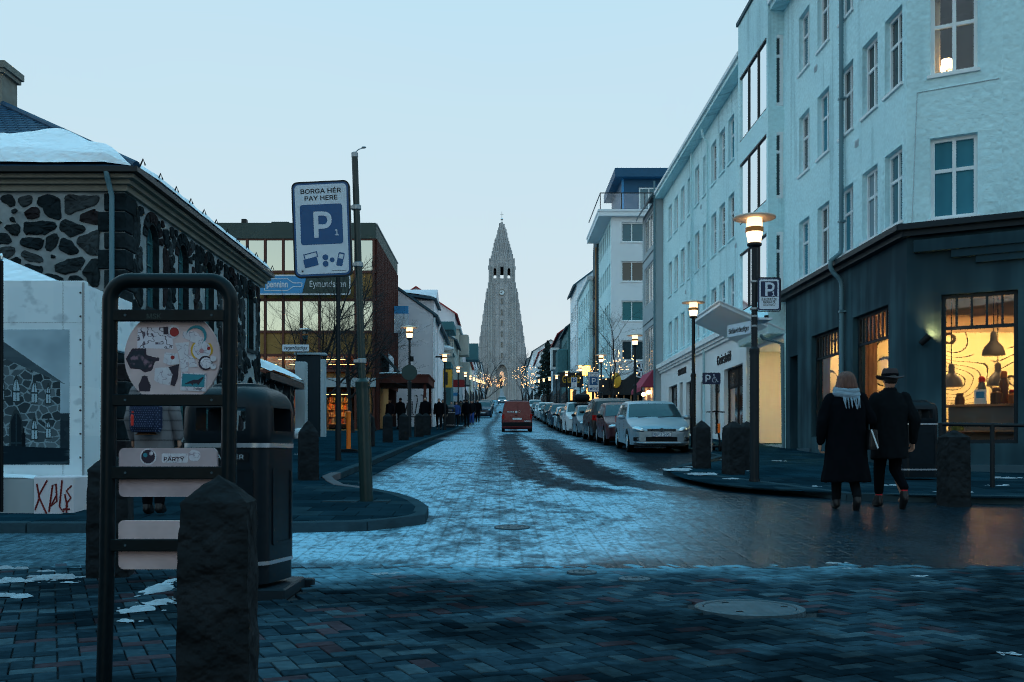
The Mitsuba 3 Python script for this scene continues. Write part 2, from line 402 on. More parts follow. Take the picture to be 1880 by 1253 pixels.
scene['carriageway'] = two({'type': 'bumpmap', 'arbitrary': road_bump, 'scale': 0.010, 'bsdf': {'type': 'blendbsdf', 'weight': proc(_road_wet), 'dry': {'type': 'diffuse', 'reflectance': proc(_road_col)},
    'wet': {'type': 'principled', 'base_color': proc(_road_col), 'roughness': proc(_road_rough), 'specular': 0.4}}})
P('ground_dark', mottle((0.03, 0.04, 0.045), 0.4, 0.4), 0.9)
D('paving', proc(lambda p, n, uv: mix((0.014, 0.050, 0.070), (0.004, 0.018, 0.028), fbm(p.x * 1.6, p.y * 1.6, 0, 4)) * (0.8 + 0.4 * cell_rand(p.x * 2.5, p.y * 2.5, 2)) * (1 - 0.4 * dr.maximum(smoothstep(0.46, 0.5, dr.abs(p.x * 2.5 - dr.floor(p.x * 2.5) - 0.5)), smoothstep(0.46, 0.5, dr.abs(p.y * 2.5 - dr.floor(p.y * 2.5) - 0.5))))), fine_bump, 0.004)
for i, c in enumerate([(0.014, 0.038, 0.052), (0.009, 0.027, 0.038), (0.022, 0.050, 0.064)]):
    D(f'slab_{i}', mottle(c, 0.4, 4), fine_bump, 0.004)
D('kerb', mottle((0.040, 0.075, 0.092), 0.4, 6), fine_bump, 0.006)
D('kerb_pink', mottle((0.15, 0.14, 0.15), 0.3, 6), fine_bump, 0.006)
P('brick_sand', mottle((0.020, 0.026, 0.030), 0.4, 8), 0.9)
bump_brick = proc(lambda p, n, uv: fbm(p.x * 45, p.y * 45, p.z * 45, 3), eps=2e-3)
BRICK = [(0.022, 0.045, 0.060), (0.032, 0.064, 0.082), (0.013, 0.029, 0.040), (0.062, 0.047, 0.056), (0.047, 0.080, 0.096)]
def _rime(p): return 0.75 * smoothstep(7.6, 8.9, p.y + 2.4 * (fbm(p.x * 0.7 + 4, p.y * 0.9, 2, 4) - 0.5)) * smoothstep(5.0, 2.0, p.x) * (0.2 + 1.3 * fbm(p.x * 14, p.y * 9, 4, 3)) * smoothstep(-4.5, -2.0, p.x)
bl, bw, BA = 0.20, 0.10, math.radians(24)
def _brick_col(p, n, uv):
    """Each brick of the herringbone its own tone, wet blotches across them, rime towards the icy road."""
    x = math.cos(BA) * (p.x - 0.4) + math.sin(BA) * (p.y - 6.3); y = -math.sin(BA) * (p.x - 0.4) + math.cos(BA) * (p.y - 6.3)
    i, j = dr.floor(x / bw), dr.floor(y / bw)
    m = i - j - 4 * dr.floor((i - j) / 4)
    i = dr.select((m > 0.5) & (m < 1.5), i - 1, i); j = dr.select((m > 1.5) & (m < 2.5), j - 1, j)
    r = cell_rand(i + 0.5, j + 0.5, 7.5)
    c = mi.Color3f(BRICK[0])
    for t, k in ((0.38, 1), (0.62, 2), (0.82, 3), (0.90, 4)): c = dr.select(r > t, mi.Color3f(BRICK[k]), c)
    wet = smoothstep(0.42, 0.60, fbm(p.x * 1.0 + 2, p.y * 1.5, 6, 4))
    c = c * dr.lerp(mi.Float(1.1), mi.Float(0.46), wet) * (0.7 + 0.6 * fbm(p.x * 25, p.y * 25, 0, 2)) * (0.8 + 0.4 * cell_rand(i + 0.5, j + 0.5, 3.5))
    return mix(c, (0.22, 0.46, 0.58), dr.clip(_rime(p), 0, 1))
D('brick', proc(_brick_col), bump_brick, 0.005)

scene['ground'] = mikit.ply(drape(sg.box(-900, -300, 900, 2500), -0.16, GX, GY), 'ground_dark', smooth=True)
labels['ground'] = {'kind': 'structure'}
RX = np.arange(-14, 18.1, 0.5); RY = np.concatenate([np.arange(3, 40, 0.5), np.arange(40, 120, 2), np.arange(120, 396, 6)])
PLAZA_Y = 8.55
road_poly = sg.box(-14, PLAZA_Y - 0.2, 18, 385)
cross_l, cross_r = sg.box(-60, PLAZA_Y - 0.2, -13.9, 13), sg.box(17.9, PLAZA_Y - 0.2, 60, 17)
scene['road'] = mikit.ply(drape(road_poly, 0.0, RX, RY), 'carriageway', smooth=True)
labels['road'] = {'kind': 'structure'}
scene['cross_street'] = mikit.ply(cat([drape(cross_l, 0.0, np.arange(-60, -13, 3.0), np.arange(8, 14, 1.0)), drape(cross_r, 0.0, np.arange(17, 61, 3.0), np.arange(8, 18, 1.0))]), 'carriageway', smooth=True)
labels['cross_street'] = {'kind': 'structure'}

# pavements
def bez(a, b, c, n=8):
    t = np.linspace(0, 1, n)[:, None]
    return ((1 - t) ** 2 * V(a) + 2 * t * (1 - t) * V(b) + t * t * V(c)).tolist()
left_line = [(-14, 10.4), (-6, 10.6), (-3.0, 10.75)] + bez((-2.2, 10.75), (-0.75, 10.9), (-0.80, 12.0)) + bez((-0.9, 12.6), (-1.2, 14.4), (-2.4, 15.6)) + [(-2.9, 17.2), (-2.75, 26), (-2.65, 40), (-2.6, 62)] + [(-2.6, 100), (-2.6, 380)]
left_poly = sg.Polygon(left_line + [(-14, 380)])
right_line = [(18, 13.4), (10, 13.6), (6.6, 13.9)] + bez((5.4, 14.2), (3.6, 15.0), (3.25, 16.4)) + bez((3.05, 17.4), (2.95, 19.5), (3.5, 20.6)) + [(5.45, 24.0), (5.5, 40), (5.5, 100), (5.5, 380)]
right_poly = sg.Polygon(right_line + [(18, 380)])
scene['pavement'] = mikit.ply(drape(left_poly.buffer(-0.15), KERB - 0.012, RX, RY), 'paving', smooth=True); labels['pavement'] = {'kind': 'structure'}
scene['pavement_001'] = mikit.ply(drape(right_poly.buffer(-0.15), KERB - 0.012, RX, RY), 'paving', smooth=True); labels['pavement_001'] = {'kind': 'structure'}

def prism(foot, z0, z1, bev=0.0):
    """A block over a 4-gon footprint [(x, y)...] counter-clockwise, with heights per corner, bevelled on top."""
    p = np.asarray(foot, float); c = p.mean(0); n = len(p)
    q = c + (p - c) * (1 - bev / np.maximum(np.linalg.norm(p - c, axis=1, keepdims=True), 1e-6))
    z0 = np.broadcast_to(z0, (n,)); z1 = np.broadcast_to(z1, (n,))
    if bev > 0:
        v = np.vstack([np.column_stack([p, z0]), np.column_stack([p, z1 - bev * 0.6]), np.column_stack([q, z1])])
    else:
        v = np.vstack([np.column_stack([p, z0]), np.column_stack([p, z1])])
    f = []
    L = len(v) // n
    for k in range(L - 1):
        for i in range(n):
            j = (i + 1) % n
            f.append((k * n + i, k * n + j, (k + 1) * n + j, (k + 1) * n + i))
    m = tm(v, f)
    top = (L - 1) * n
    return cat([m, tm(v, [(top, top + i, top + i + 1) for i in range(1, n - 1)])])

def kerbs(parent, line, mat_fn, upto, width=0.16, step=0.9, flip=1):
    ls = sg.LineString(line); L = ls.length; s = 0.0
    while s < L:
        e = min(s + step, L)
        a, b = V(ls.interpolate(s + 0.008).coords[0]), V(ls.interpolate(e - 0.008).coords[0])
        s = e
        if a[1] > upto: step = 6.0
        if abs(a[0]) > 12.5: continue
        t = (b - a) / np.linalg.norm(b - a); nrm = V([-t[1], t[0]]) * flip
        foot = [a, b, b + nrm * width, a + nrm * width] if flip > 0 else [a + nrm * width, b + nrm * width, b, a]
        foot = np.array(foot); h = gz(foot[:, 0], foot[:, 1])
        put(parent, 'kerbstone', prism(foot, h - 0.06, h + KERB + rnd.uniform(-.004, .004), 0.012), mat_fn(a))
kerbs('pavement', left_line, lambda a: 'kerb_pink' if 14.5 < a[1] < 18 else 'kerb', 60, flip=1)
kerbs('pavement_001', right_line[::-1], lambda a: 'kerb', 60, flip=1)
# gutter strip of setts along the left kerb
gutter = sg.LineString([p for p in left_line if 15.3 < p[1] < 62]).parallel_offset(0.26, 'right')
for k in range(int(gutter.length / 0.42)):
    a, b = V(gutter.interpolate(k * 0.42).coords[0]), V(gutter.interpolate(k * 0.42 + 0.40).coords[0])
    if a[1] > 40: break
    t = (b - a) / (np.linalg.norm(b - a) + 1e-9); nn = V([-t[1], t[0]])
    foot = V([a - nn * 0.2, b - nn * 0.2, b + nn * 0.2, a + nn * 0.2]); h = gz(foot[:, 0], foot[:, 1])
    put('road', 'gutter_stone', prism(foot, h - 0.03, h + 0.012 + rnd.uniform(0, .004), 0.01), rnd.choice(['slab_0', 'slab_1', 'slab_2']))

# slabs near the camera, laid on the left and the right pavement
def slabs(parent, poly, x0, x1, y0, y1, w, d, ang=0.0):
    inner = poly.buffer(-0.17)
    y = y0; row = 0
    while y < y1:
        x = x0 + (w / 2 if row % 2 else 0)
        while x < x1:
            c = sg.box(x + .004, y + .004, x + w - .004, y + d - .004)
            g = inner.intersection(c)
            if not g.is_empty and g.area > 0.02 and g.geom_type == 'Polygon':
                p = V(sg.polygon.orient(g).exterior.coords)[:-1]
                if len(p) >= 3 and abs((x / y)) < 0.56:
                    h = gz(p[:, 0], p[:, 1])
                    put(parent, 'slab', prism(p, h + KERB - 0.03, h + KERB + rnd.uniform(-.003, .004), 0.006), f'slab_{rnd.choice([0, 0, 1, 1, 2])}')
            x += w
        y += d; row += 1
slabs('pavement', left_poly, -5.0, -0.6, 10.6, 15.6, 0.42, 0.42)
slabs('pavement_001', right_poly, 3.0, 9.6, 13.4, 17.2, 0.60, 0.42)

# bricks of the raised crossing, laid in herringbone
scene['brick_paving'] = mikit.ply(drape(sg.box(-60, -25, 60, PLAZA_Y - 0.19), -0.02, np.concatenate([[-60, -30], np.arange(-12, 12.1, 1), [30, 60]]), np.concatenate([[-25, -10], np.arange(0, 9, 0.5)])), 'brick_sand', smooth=True)
labels['brick_paving'] = {'kind': 'structure'}
bricks = []
ca, sa = math.cos(BA), math.sin(BA)
for i in range(-150, 151):
    for j in range(-150, 151):
        m = (i - j) % 4
        if m == 0: r = (i * bw, j * bw, bl, bw)
        elif m == 3: r = (i * bw, j * bw, bw, bl)
        else: continue
        cx, cy = r[0] + r[2] / 2, r[1] + r[3] / 2
        X, Y = ca * cx - sa * cy + 0.4, sa * cx + ca * cy + 6.3
        if 3.6 < Y < PLAZA_Y and -0.545 * Y - 0.15 < X < 0.56 * Y + 0.15: bricks.append((Y, X, r))
bricks.sort(key=lambda b: math.hypot(b[0], b[1]))
MANHOLES = [(1.55, 6.25, 0.36), ]
PITS = [sg.Point(x, y).buffer(r + 0.02) for x, y, r in MANHOLES] + [sg.box(-2.22, 6.60, -1.36, 7.42)]
far_m = []
n_part = 0
for Y, X, r in bricks:
    if any(p.contains(sg.Point(X, Y)) for p in PITS): continue
    g = 0.004
    f = [(r[0] + g, r[1] + g), (r[0] + r[2] - g, r[1] + g), (r[0] + r[2] - g, r[1] + r[3] - g), (r[0] + g, r[1] + r[3] - g)]
    f = V([(ca * a - sa * b + 0.4, sa * a + ca * b + 6.3) for a, b in f])
    h = gz(f[:, 0], f[:, 1]) + rnd.uniform(-.004, .004) + V([rnd.uniform(-.002, .002) for _ in range(4)])
    m = prism(f, h - 0.03, h, 0.006)
    if n_part < 300:
        put('brick_paving', 'brick', m, 'brick'); n_part += 1
    else:
        far_m.append(m)
put('brick_paving', 'brick_field', cat(far_m), 'brick', kind='stuff')
# ------------------------------------------------------------------ windows
def bars(fr, s0, s1, z0, z1, o0, o1, w, vs=(), hs=()):
    ms = [fr.box(s0, s0 + w, z0, z1, o0, o1), fr.box(s1 - w, s1, z0, z1, o0, o1), fr.box(s0 + w, s1 - w, z0, z0 + w, o0, o1), fr.box(s0 + w, s1 - w, z1 - w, z1, o0, o1)]
    for s in vs: ms.append(fr.box(s - w * .45, s + w * .45, z0 + w, z1 - w, o0 + .004, o1 - .004))
    for h in hs: ms.append(fr.box(s0 + w, s1 - w, h - w * .45, h + w * .45, o0 + .008, o1 - .008))
    return ms
def window(parent, fr, s0, s1, z0, z1, rec=0.16, vs=(), hs=(), frame='paint_white', glass='glass_dark', w=0.07, sill=None, split=False, name='window', pane_o=None):
    """A framed window set back in its opening; vs and hs are mullions and transoms as shares of width and height."""
    V_ = [s0 + (s1 - s0) * a for a in vs]; H_ = [z0 + (z1 - z0) * a for a in hs]
    k = put(parent, name, bars(fr, s0, s1, z0, z1, -rec - 0.07, -rec, w, V_, H_), frame)
    po = -rec - 0.045 if pane_o is None else pane_o
    thin = glass == 'clear_pane'
    ss, zz = [s0 + w * .8] + V_ + [s1 - w * .8], [z0 + w * .8] + H_ + [z1 - w * .8]
    if not split: ss, zz = [ss[0], ss[-1]], [zz[0], zz[-1]]
    for i in range(len(ss) - 1):
        for j in range(len(zz) - 1):
            if thin:
                q = fr.put(tm([(ss[i], zz[j], po), (ss[i + 1], zz[j], po), (ss[i + 1], zz[j + 1], po), (ss[i], zz[j + 1], po)], [(0, 1, 2, 3)]))
            else:
                q = fr.box(ss[i], ss[i + 1], zz[j], zz[j + 1], po - 0.012, po)
            put(k, 'pane', q, glass)
    if sill: put(k, 'sill', fr.box(s0 - .05, s1 + .05, z0 - 0.06, z0 + .002, -rec + .003, 0.05), sill)
    return k
def arch(s0, s1, z0, z1, pointed=False, n=10):
    """An opening with a round or pointed head that ends at z1."""
    c, r = (s0 + s1) / 2, (s1 - s0) / 2
    if not pointed:
        a = np.linspace(0, PI, n * 2)
        pts = [(c + r * math.cos(t), z1 - r + r * math.sin(t)) for t in a]
    else:
        H = 2 * r * 0.95; zs = z1 - H * 0.9
        t = np.linspace(0, 1, n)
        right = [(s1 - r * q ** 1.8, zs + H * 0.9 * (1 - (1 - q) ** 1.6)) for q in t]
        pts = right + [(2 * c - x, z) for x, z in right[::-1]]
    return sg.Polygon([(s0, z0), (s1, z0)] + pts)

# ------------------------------------------------------------------ the long light building on the right, with the dark corner shop
XF = 8.45
hs = thing('apartment_building', 'long pale blue-green four-storey building with a dark shop front at its corner', 'building')
YC, YE = 20.9, 52.0
c0 = V([XF, YC]); cd = V([0.869, -0.495]); c1 = c0 + cd * 1.77; c2 = c1 + V([0.955, -0.297]) * 8
cL = c0 + cd * 3.4
fs = Frame((XF, YE), (XF, YC))                 # street side: s grows towards the camera
fc = Frame(c0, c1); fd = Frame(c1, c2); fl = Frame(c0, cL)
sy = lambda y: YE - y
ZT, ZB = 14.1, 5.57
ROWS = [(5.85, 7.45), (8.75, 10.40), (11.60, 13.22)]
P('blind_pale', (0.16, 0.24, 0.28), 0.35)
# window places along the street: near section (corner to bay), far section (beyond the bay)
near_y = [21.62, 23.0, 24.55, 26.3, 27.95]
far_y = [35.0, 36.75, 38.25, 39.75, 41.4, 43.1, 44.8, 46.5, 48.2, 49.9]
W2 = 0.48
holes = []
for y in near_y + far_y:
    for z0, z1 in ROWS: holes.append((sy(y) - W2, z0, sy(y) + W2, z1))
up = put(hs, 'upper_wall', fs.wall(5.46, ZT, holes, 0.35), 'stucco_mint')
wc_holes = [(0.44, 5.75, 1.33, 7.42), (0.44, 8.70, 1.33, 10.40), (0.44, 11.6, 1.33, 13.3)]
put(hs, 'corner_wall', fc.wall(5.46, ZT, wc_holes, 0.35), 'stucco_mint')
put(hs, 'end_wall', fd.wall(5.46, ZT, [], 0.35), 'stucco_mint')
for y in near_y + far_y:
    for r, (z0, z1) in enumerate(ROWS):
        window(hs, fs, sy(y) - W2, sy(y) + W2, z0, z1, 0.11, (0.5,), (0.62,), 'paint_white', ['glass_dark', 'glass_teal', 'glass_dark', 'curtain', 'glass_dark', 'blind_pale'][(r * 5 + int(y * 7)) % 6], 0.075, 'stucco_mint' if y > 34 else 'paint_white', split=y < 30)
w1 = window(hs, fc, *[wc_holes[0][i] for i in (0, 2, 1, 3)], 0.12, (0.5,), (0.60,), 'paint_white', 'curtain', 0.08, 'paint_white', split=True)
w2 = window(hs, fc, *[wc_holes[1][i] for i in (0, 2, 1, 3)], 0.12, (0.5,), (0.60,), 'paint_white', 'clear_pane', 0.08, 'paint_white', split=True)
window(hs, fc, *[wc_holes[2][i] for i in (0, 2, 1, 3)], 0.12, (0.5,), (0.60,), 'paint_white', 'glass_dark', 0.08, 'paint_white', split=True)
# the room behind the lit corner window
P('room_dark', (0.035, 0.045, 0.06), 0.9)
put(hs, 'room', [fc.box(-0.1, 1.7, 8.3, 8.32, -1.9, -0.36), fc.box(-0.1, 1.7, 10.6, 10.62, -1.9, -0.36), fc.box(-0.1, 1.7, 8.32, 10.6, -1.92, -1.9), fc.box(-0.1, -0.08, 8.32, 10.6, -1.9, -0.36), fc.box(1.68, 1.7, 8.32, 10.6, -1.9, -0.36)], 'room_dark')
P('drape', (0.55, 0.42, 0.30), 0.9)
dm = [fc.put(cyl((0.47 + i * 0.028, 8.75, -0.34), (0.47 + i * 0.028, 10.38, -0.34), 0.02, n=6)) for i in range(5)]
put(hs, 'curtain', dm, 'drape')
tl = thing('table_lamp', 'lit table lamp with a cream shade standing inside the corner window', 'lamp')
lp = fc.pt(0.72, 8.78, -0.40)
put(tl, 'base', lathe([(.06, -.02), (.06, 0), (.015, .02), (.02, .12), (.01, .16)], 12, *lp), 'sandstone')
glow(lathe([(.125, .12), (.10, .34), (.095, .34), (.12, .12)], 20, *lp), tuple(WARM * [1, 1.25, 1.6] * 0.42), 'lamp_shade', tl)
# eave and parapet
eave = [fs.box(-0.4, sy(33.7), ZT, ZT + .16, -0.4, 0.42), fs.box(sy(29.9), fs.L + .25, ZT, ZT + .16, -0.4, 0.42), fc.box(-.2, fc.L + .3, ZT + .004, ZT + .164, -0.4, 0.42), fd.box(-.2, 8, ZT, ZT + .16, -0.4, 0.42)]
put(hs, 'eaves', eave, 'stucco_mint')
put(hs, 'eaves_board', [fs.box(-0.45, sy(33.7), ZT + .16, ZT + .30, 0.2, 0.50), fs.box(sy(29.9), fs.L + .3, ZT + .16, ZT + .30, 0.2, 0.50)], 'paint_white')
put(hs, 'roof', [cat([fs.put(tm([(-.4, ZT + .28, .45), (fs.L + .2, ZT + .28, .45), (fs.L + 3, ZT + 2.4, -5.5), (-.4, ZT + 2.4, -5.5)], [(0, 1, 2, 3)])), fs.box(0, fs.L, ZT + .17, ZT + .27, -8, .2)])], 'paint_slate')
put(hs, 'end_gable', Frame((XF + 9, YE), (XF + .01, YE)).wall(0.5, ZT, [], 0.3), 'stucco_mint')
# stair bay rising above the eaves
BX = 7.97; Y0b, Y1b = 29.9, 33.65
fb = Frame((BX, Y1b), (BX, Y0b)); fb2 = Frame((BX, Y0b), (XF + .5, Y0b)); fb3 = Frame((XF + .5, Y1b), (BX, Y1b))
bz = [(5.62, 7.55), (8.50, 10.52), (11.25, 13.40)]
put(hs, 'bay_wall', fb.wall(4.52, 15.2, [(0.10, a, 3.66, b) for a, b in bz], 0.25), 'stucco_mint')
put(hs, 'bay_side', fb2.wall(4.52, 15.2, [(0.035, a + .02, .45, b - .02) for a, b in bz], 0.2, s0=.002), 'stucco_mint')
put(hs, 'bay_far_side', fb3.wall(4.52, 15.2, [], 0.2, s1=.98), 'stucco_mint')
put(hs, 'bay_top', box(BX - .06, XF + 3.0, Y0b - .05, Y1b + .05, 15.2, 15.32), 'paint_slate')
put(hs, 'stair_block', [box(XF + .502, XF + 3, Y0b + .01, Y1b - .01, ZT + .31, 15.2)], 'stucco_mint')
P('pane_bright', (0.80, 0.86, 0.90), 0.03, 1.0)
for a, b in bz:
    window(hs, fb, 0.10, 3.66, a, b, 0.01, (0.333, 0.666), (), 'sign_black', 'pane_bright', 0.045, split=True, name='bay_window')
    window(hs, fb2, 0.04, .45, a + .02, b - .02, 0.004, (), (0.70,), 'paint_white', 'glass_dark', 0.10, split=True, name='bay_side_window')
put(hs, 'bay_floor', box(BX + .02, XF, Y0b + .02, Y1b - .02, 4.50, 4.62), 'stucco_mint')
# tilted canopy over the entrance
cz = lambda x: 4.52 + (XF - x) * 0.455
cv = []
for x in (6.55, XF + .05):
    for y in (29.93, 34.0):
        for dz in (0, 0.13): cv.append((x, y, cz(x) + dz - 0.03))
put(hs, 'canopy', tm(cv, BOXF), 'paint_palegrey')
put(hs, 'canopy_trim', [tube([(6.53, 29.90, cz(6.53) + .09), (6.53, 34.03, cz(6.53) + .09)], .035, 6), tube([(6.53, 29.9, cz(6.53) + .09), (XF, 29.9, cz(XF) + .09)], .03, 6)], 'paint_white')
# lit entrance alcove
gA = float(gz(XF, 31.5)) + KERB
put(hs, 'alcove_wall', [box(XF + .02, XF + 2.2, 33.80, 33.95, gA - .6, 4.5), box(XF + 1.95, XF + 2.1, 29.7, 33.8, gA - .6, 4.5)], 'plaster_cream')
put(hs, 'alcove_ceiling', box(XF - .02, XF + 1.95, 29.9, 33.8, 4.36, 4.46), 'paint_white')
put(hs, 'alcove_floor', box(XF - .05, XF + 1.95, 29.9, 33.8, gA - .5, gA + .02), 'concrete')
put(hs, 'alcove_jamb', box(XF - .01, XF + 1.95, 29.72, 29.9, gA - .6, 4.5), 'stucco_mint')
al = thing('ceiling_light', 'warm ceiling light inside the entrance alcove of the pale building', 'light')
put(al, 'rim', lathe([(.16, -.05), (.16, .0)], 18, XF + .9, 32.4, 4.36), 'paint_white')
glow(lathe([(.14, -.075), (.13, -.09), (.001, -.095)][::-1], 18, XF + .9, 32.4, 4.36), tuple(WARM * [1, 1.3, 1.6] * 24.5), 'lens', al)
# ---- white ground floor shops beyond the alcove
lz = lambda y: 4.36 + 0.012 * (y - 34)
fw = Frame((XF - .12, YE), (XF - .12, 34.0))
wy = lambda y: YE - y
shop_holes = []
SHOPS = [(34.5, 37.4, 1.55, 4.05, True), (38.1, 39.6, 1.7, 4.0, True), (41.0, 41.7, 1.7, 3.9, False), (43.3, 45.0, 1.8, 4.1, True), (45.8, 46.6, 1.8, 4.2, False), (47.3, 49.6, 2.0, 4.2, True)]
put(hs, 'shop_wall', fw.wall(0.6, 5.05, [(wy(b), a0, wy(a), a1) for a, b, a0, a1, _ in SHOPS], 0.42), 'paint_white')
for a, b, a0, a1, lit in SHOPS:
    vs = tuple(np.linspace(0, 1, max(2, int((b - a) / 1.1) + 1))[1:-1])
    k = window(hs, fw, wy(b), wy(a), a0, a1, 0.16, vs, (0.72,), 'sign_black', 'clear_pane' if a < 40 else 'glass_dark', 0.06, split=True, name='shop_window')
    if a < 40:
        nb = int((b - a) / 0.16)
        put(k, 'transom_slats', [fw.box(wy(b) + (b - a) * (i + .5) / nb - .022, wy(b) + (b - a) * (i + .5) / nb + .022, a0 + (a1 - a0) * .72, a1 - .05, -.158, -.14) for i in range(nb)], 'sign_black')
P('shop_dim', mottle((0.10, 0.09, 0.085), 0.4, 1.5), 0.9)
put(hs, 'shop_interior', [box(XF + 3.2, XF + 3.3, 34.0, 40.2, 1.0, 4.4), box(XF + .35, XF + 3.2, 40.1, 40.2, 1.0, 4.4), box(XF + .35, XF + 3.2, 34.0, 34.1, 1.0, 4.4), box(XF + .35, XF + 3.2, 34.1, 40.1, 4.3, 4.4), box(XF + .35, XF + 3.2, 34.1, 40.1, 1.0, 1.35)], 'shop_dim')
for i, (x, y, z) in enumerate([(9.7, 35.2, 3.95), (9.9, 36.5, 3.95), (10.1, 38.6, 3.9)]):
    sl = thing('shop_lamp', ['small warm lamp behind the nearest white shop window, left of the pole', 'small warm lamp behind the middle of the nearest white shop window', 'small warm lamp behind the narrower shop window above the scooter'][i], 'lamp')
    put(sl, 'cord', cyl((x, y, z), (x, y, 4.3), .008, n=5), 'black')
    z2 = z - 1.1 if i < 2 else z - 1.2
    put(sl, 'stem', cyl((x, y, z2 + .1), (x, y, z), .008, n=5), 'black')
    glow(ball((x, y, z2), .10, 2), tuple(WARM * 1.6), 'bulb', sl)
k = put(hs, 'ledge', [fw.box(-.1, fw.L + .02, 5.05, 5.16, -.2, .10), fw.box(-.1, fw.L + .02, 5.16, 5.28, -.2, .17), fw.box(-.1, fw.L + .02, 5.28, 5.48, -.2, .26)], 'paint_white')
put(hs, 'shop_plinth', fw.box(0, fw.L, 0.5, 1.35, 0.002, 0.03), 'paint_palegrey')
put(hs, 'lettering', fw.text('CINTAMANI', wy(46.9), 4.55, 0.26, 0.004, True, 2.0, 0.03), 'sign_black')
put(hs, 'lettering', fw.text('Geirsbúð', wy(38.5), 4.30, 0.34, 0.004, False, 2.3, 0.03), 'sign_black')
# ---- dark corner shop
ZD = 5.45
dwin = [(25.1, 27.3, 1.40, 4.12), (21.9, 24.1, 1.30, 4.20)]
fdk = Frame((XF, 29.72), (XF, YC)); dy = lambda y: 29.72 - y
put(hs, 'shop_front_wall', fdk.wall(0.2, ZD, [(dy(b), a0, dy(a), a1) for a, b, a0, a1 in dwin] + [(dy(29.3), 0.9, dy(28.55), 3.75)], 0.30), 'stucco_dark')
put(hs, 'shop_front_corner', fl.wall(0.2, ZD, [(0.656, 1.16, 2.05, 4.20)], 0.30), 'stucco_dark')
put(hs, 'recess_door', fdk.box(dy(29.3), dy(28.55), 0.9, 3.75, -.29, -.25), 'trim_dark')
put(hs, 'cornice', [fdk.box(-0.05, fdk.L + .12, ZD - .02, ZD + .10, -.2, .16), fdk.box(-.05, fdk.L + .16, ZD + .10, ZD + .22, -.2, .28), fl.box(-.10, fl.L, ZD - .016, ZD + .104, -.2, .16), fl.box(-.14, fl.L, ZD + .104, ZD + .224, -.2, .28)], 'trim_dark')
put(hs, 'shop_sign_beam', [fl.box(.15, fl.L, ZD - .36, ZD - .12, .003, .17), fl.box(.85, fl.L, ZD - .52, ZD - .36, .003, .12), fl.box(1.3, fl.L, ZD - .66, ZD - .52, .003, .08)], 'stucco_dark')
put(hs, 'shop_plinth', [fl.box(.02, .60, .2, .72, .003, .05), fdk.box(dy(28.5), dy(27.35), .3, 1.10, .003, .04)], 'paint_slate')
put(hs, 'step', fl.box(.60, 3.3, .3, float(gz(9.5, 20)) + KERB + .12, .003, .30), 'paint_slate')
P('wood_frame', mottle((0.30, 0.13, 0.035), 0.3, 4), 0.5)
for i, (a, b, a0, a1) in enumerate(dwin):
    k = window(hs, fdk, dy(b), dy(a), a0, a1, 0.12, (), (0.77,), 'trim_dark', 'clear_pane', 0.07, split=True, name='shop_window')
    zt = a0 + (a1 - a0) * .77
    for j in range(9):
        s = dy(b) + (b - a) * (j + .5) / 9
        put(k, 'transom_bar', fdk.box(s - .035, s + .035, zt + .03, a1 - .07, -.125, -.10), 'trim_dark')
k = window(hs, fl, 0.656, 2.05, 1.16, 4.20, 0.10, (), (0.775,), 'trim_dark', 'clear_pane', 0.075, split=True, name='corner_window')
for j in range(1, 5):
    s = .656 + 1.394 * j / 5
    put(k, 'transom_bar', fl.box(s - .022, s + .022, 3.54, 4.13, -.118, -.09), 'trim_dark')
# downpipes
def pipe(parent, pts, r=.055, mat='metal_pipe'): return put(parent, 'downpipe', tube(pts, r, 10), mat, smooth=40)
yp = 24.62
pipe(hs, [fs.pt(sy(yp), z, o) for z, o in [(14.0, .10), (6.0, .10), (5.85, .12), (5.74, .26), (5.66, .36), (5.50, .36), (5.38, .30), (5.2, .12), (5.0, .09), (0.75, .09)]])
pipe(hs, [fs.pt(sy(40.6), z, o) for z, o in [(14.0, .3), (13.7, .25), (13.5, .10), (5.5, .08), (5.45, .2), (5.0, .22), (4.9, .22), (1.7, .22)]], .05, 'stucco_mint')
pipe(hs, [fs.pt(sy(43.9), z, o) for z, o in [(14.0, .1), (5.5, .1)]], .05, 'stucco_mint')
pipe(hs, [(7.72, 29.8, 4.46), (7.80, 29.82, 4.36), (8.36, 29.80, 4.20), (8.40, 29.80, 1.1)], .05)
for q_ in [fs.box(sy(yp) - .08, sy(yp) + .08, z, z + .05, 0, .16) for z in (12.5, 9.6, 6.6)] + [fs.box(sy(yp) - .08, sy(yp) + .08, z, z + .05, 0.002, .15) for z in (4.4, 2.6)]: put(hs, 'pipe_clip', q_, 'metal_pipe')

# small things on the facade
for y, z in [(23.8, 8.2), (26.9, 11.15), (36.0, 8.3), (42.2, 11.2), (45.7, 8.2)]:
    put(hs, 'vent_grille', [fs.box(sy(y) - .11, sy(y) + .11, z, z + .16, .001, .02)] + [fs.box(sy(y) - .10, sy(y) + .10, z + .02 + i * .03, z + .035 + i * .03, .021, .03) for i in range(4)], 'frame_grey')
put(hs, 'cable', tube([fs.pt(sy(y), z, .012) for y, z in [(29.6, 5.75), (27, 5.72), (25, 5.70), (24.8, 5.9), (24.78, 9.0), (24.78, 13.9)]], .010, 5), 'metal_dark')
put(hs, 'cable', tube([fc.pt(s, z, .012) for s, z in [(.1, 5.74), (.2, 8.4), (1.72, 8.42)]], .009, 5), 'frame_grey')
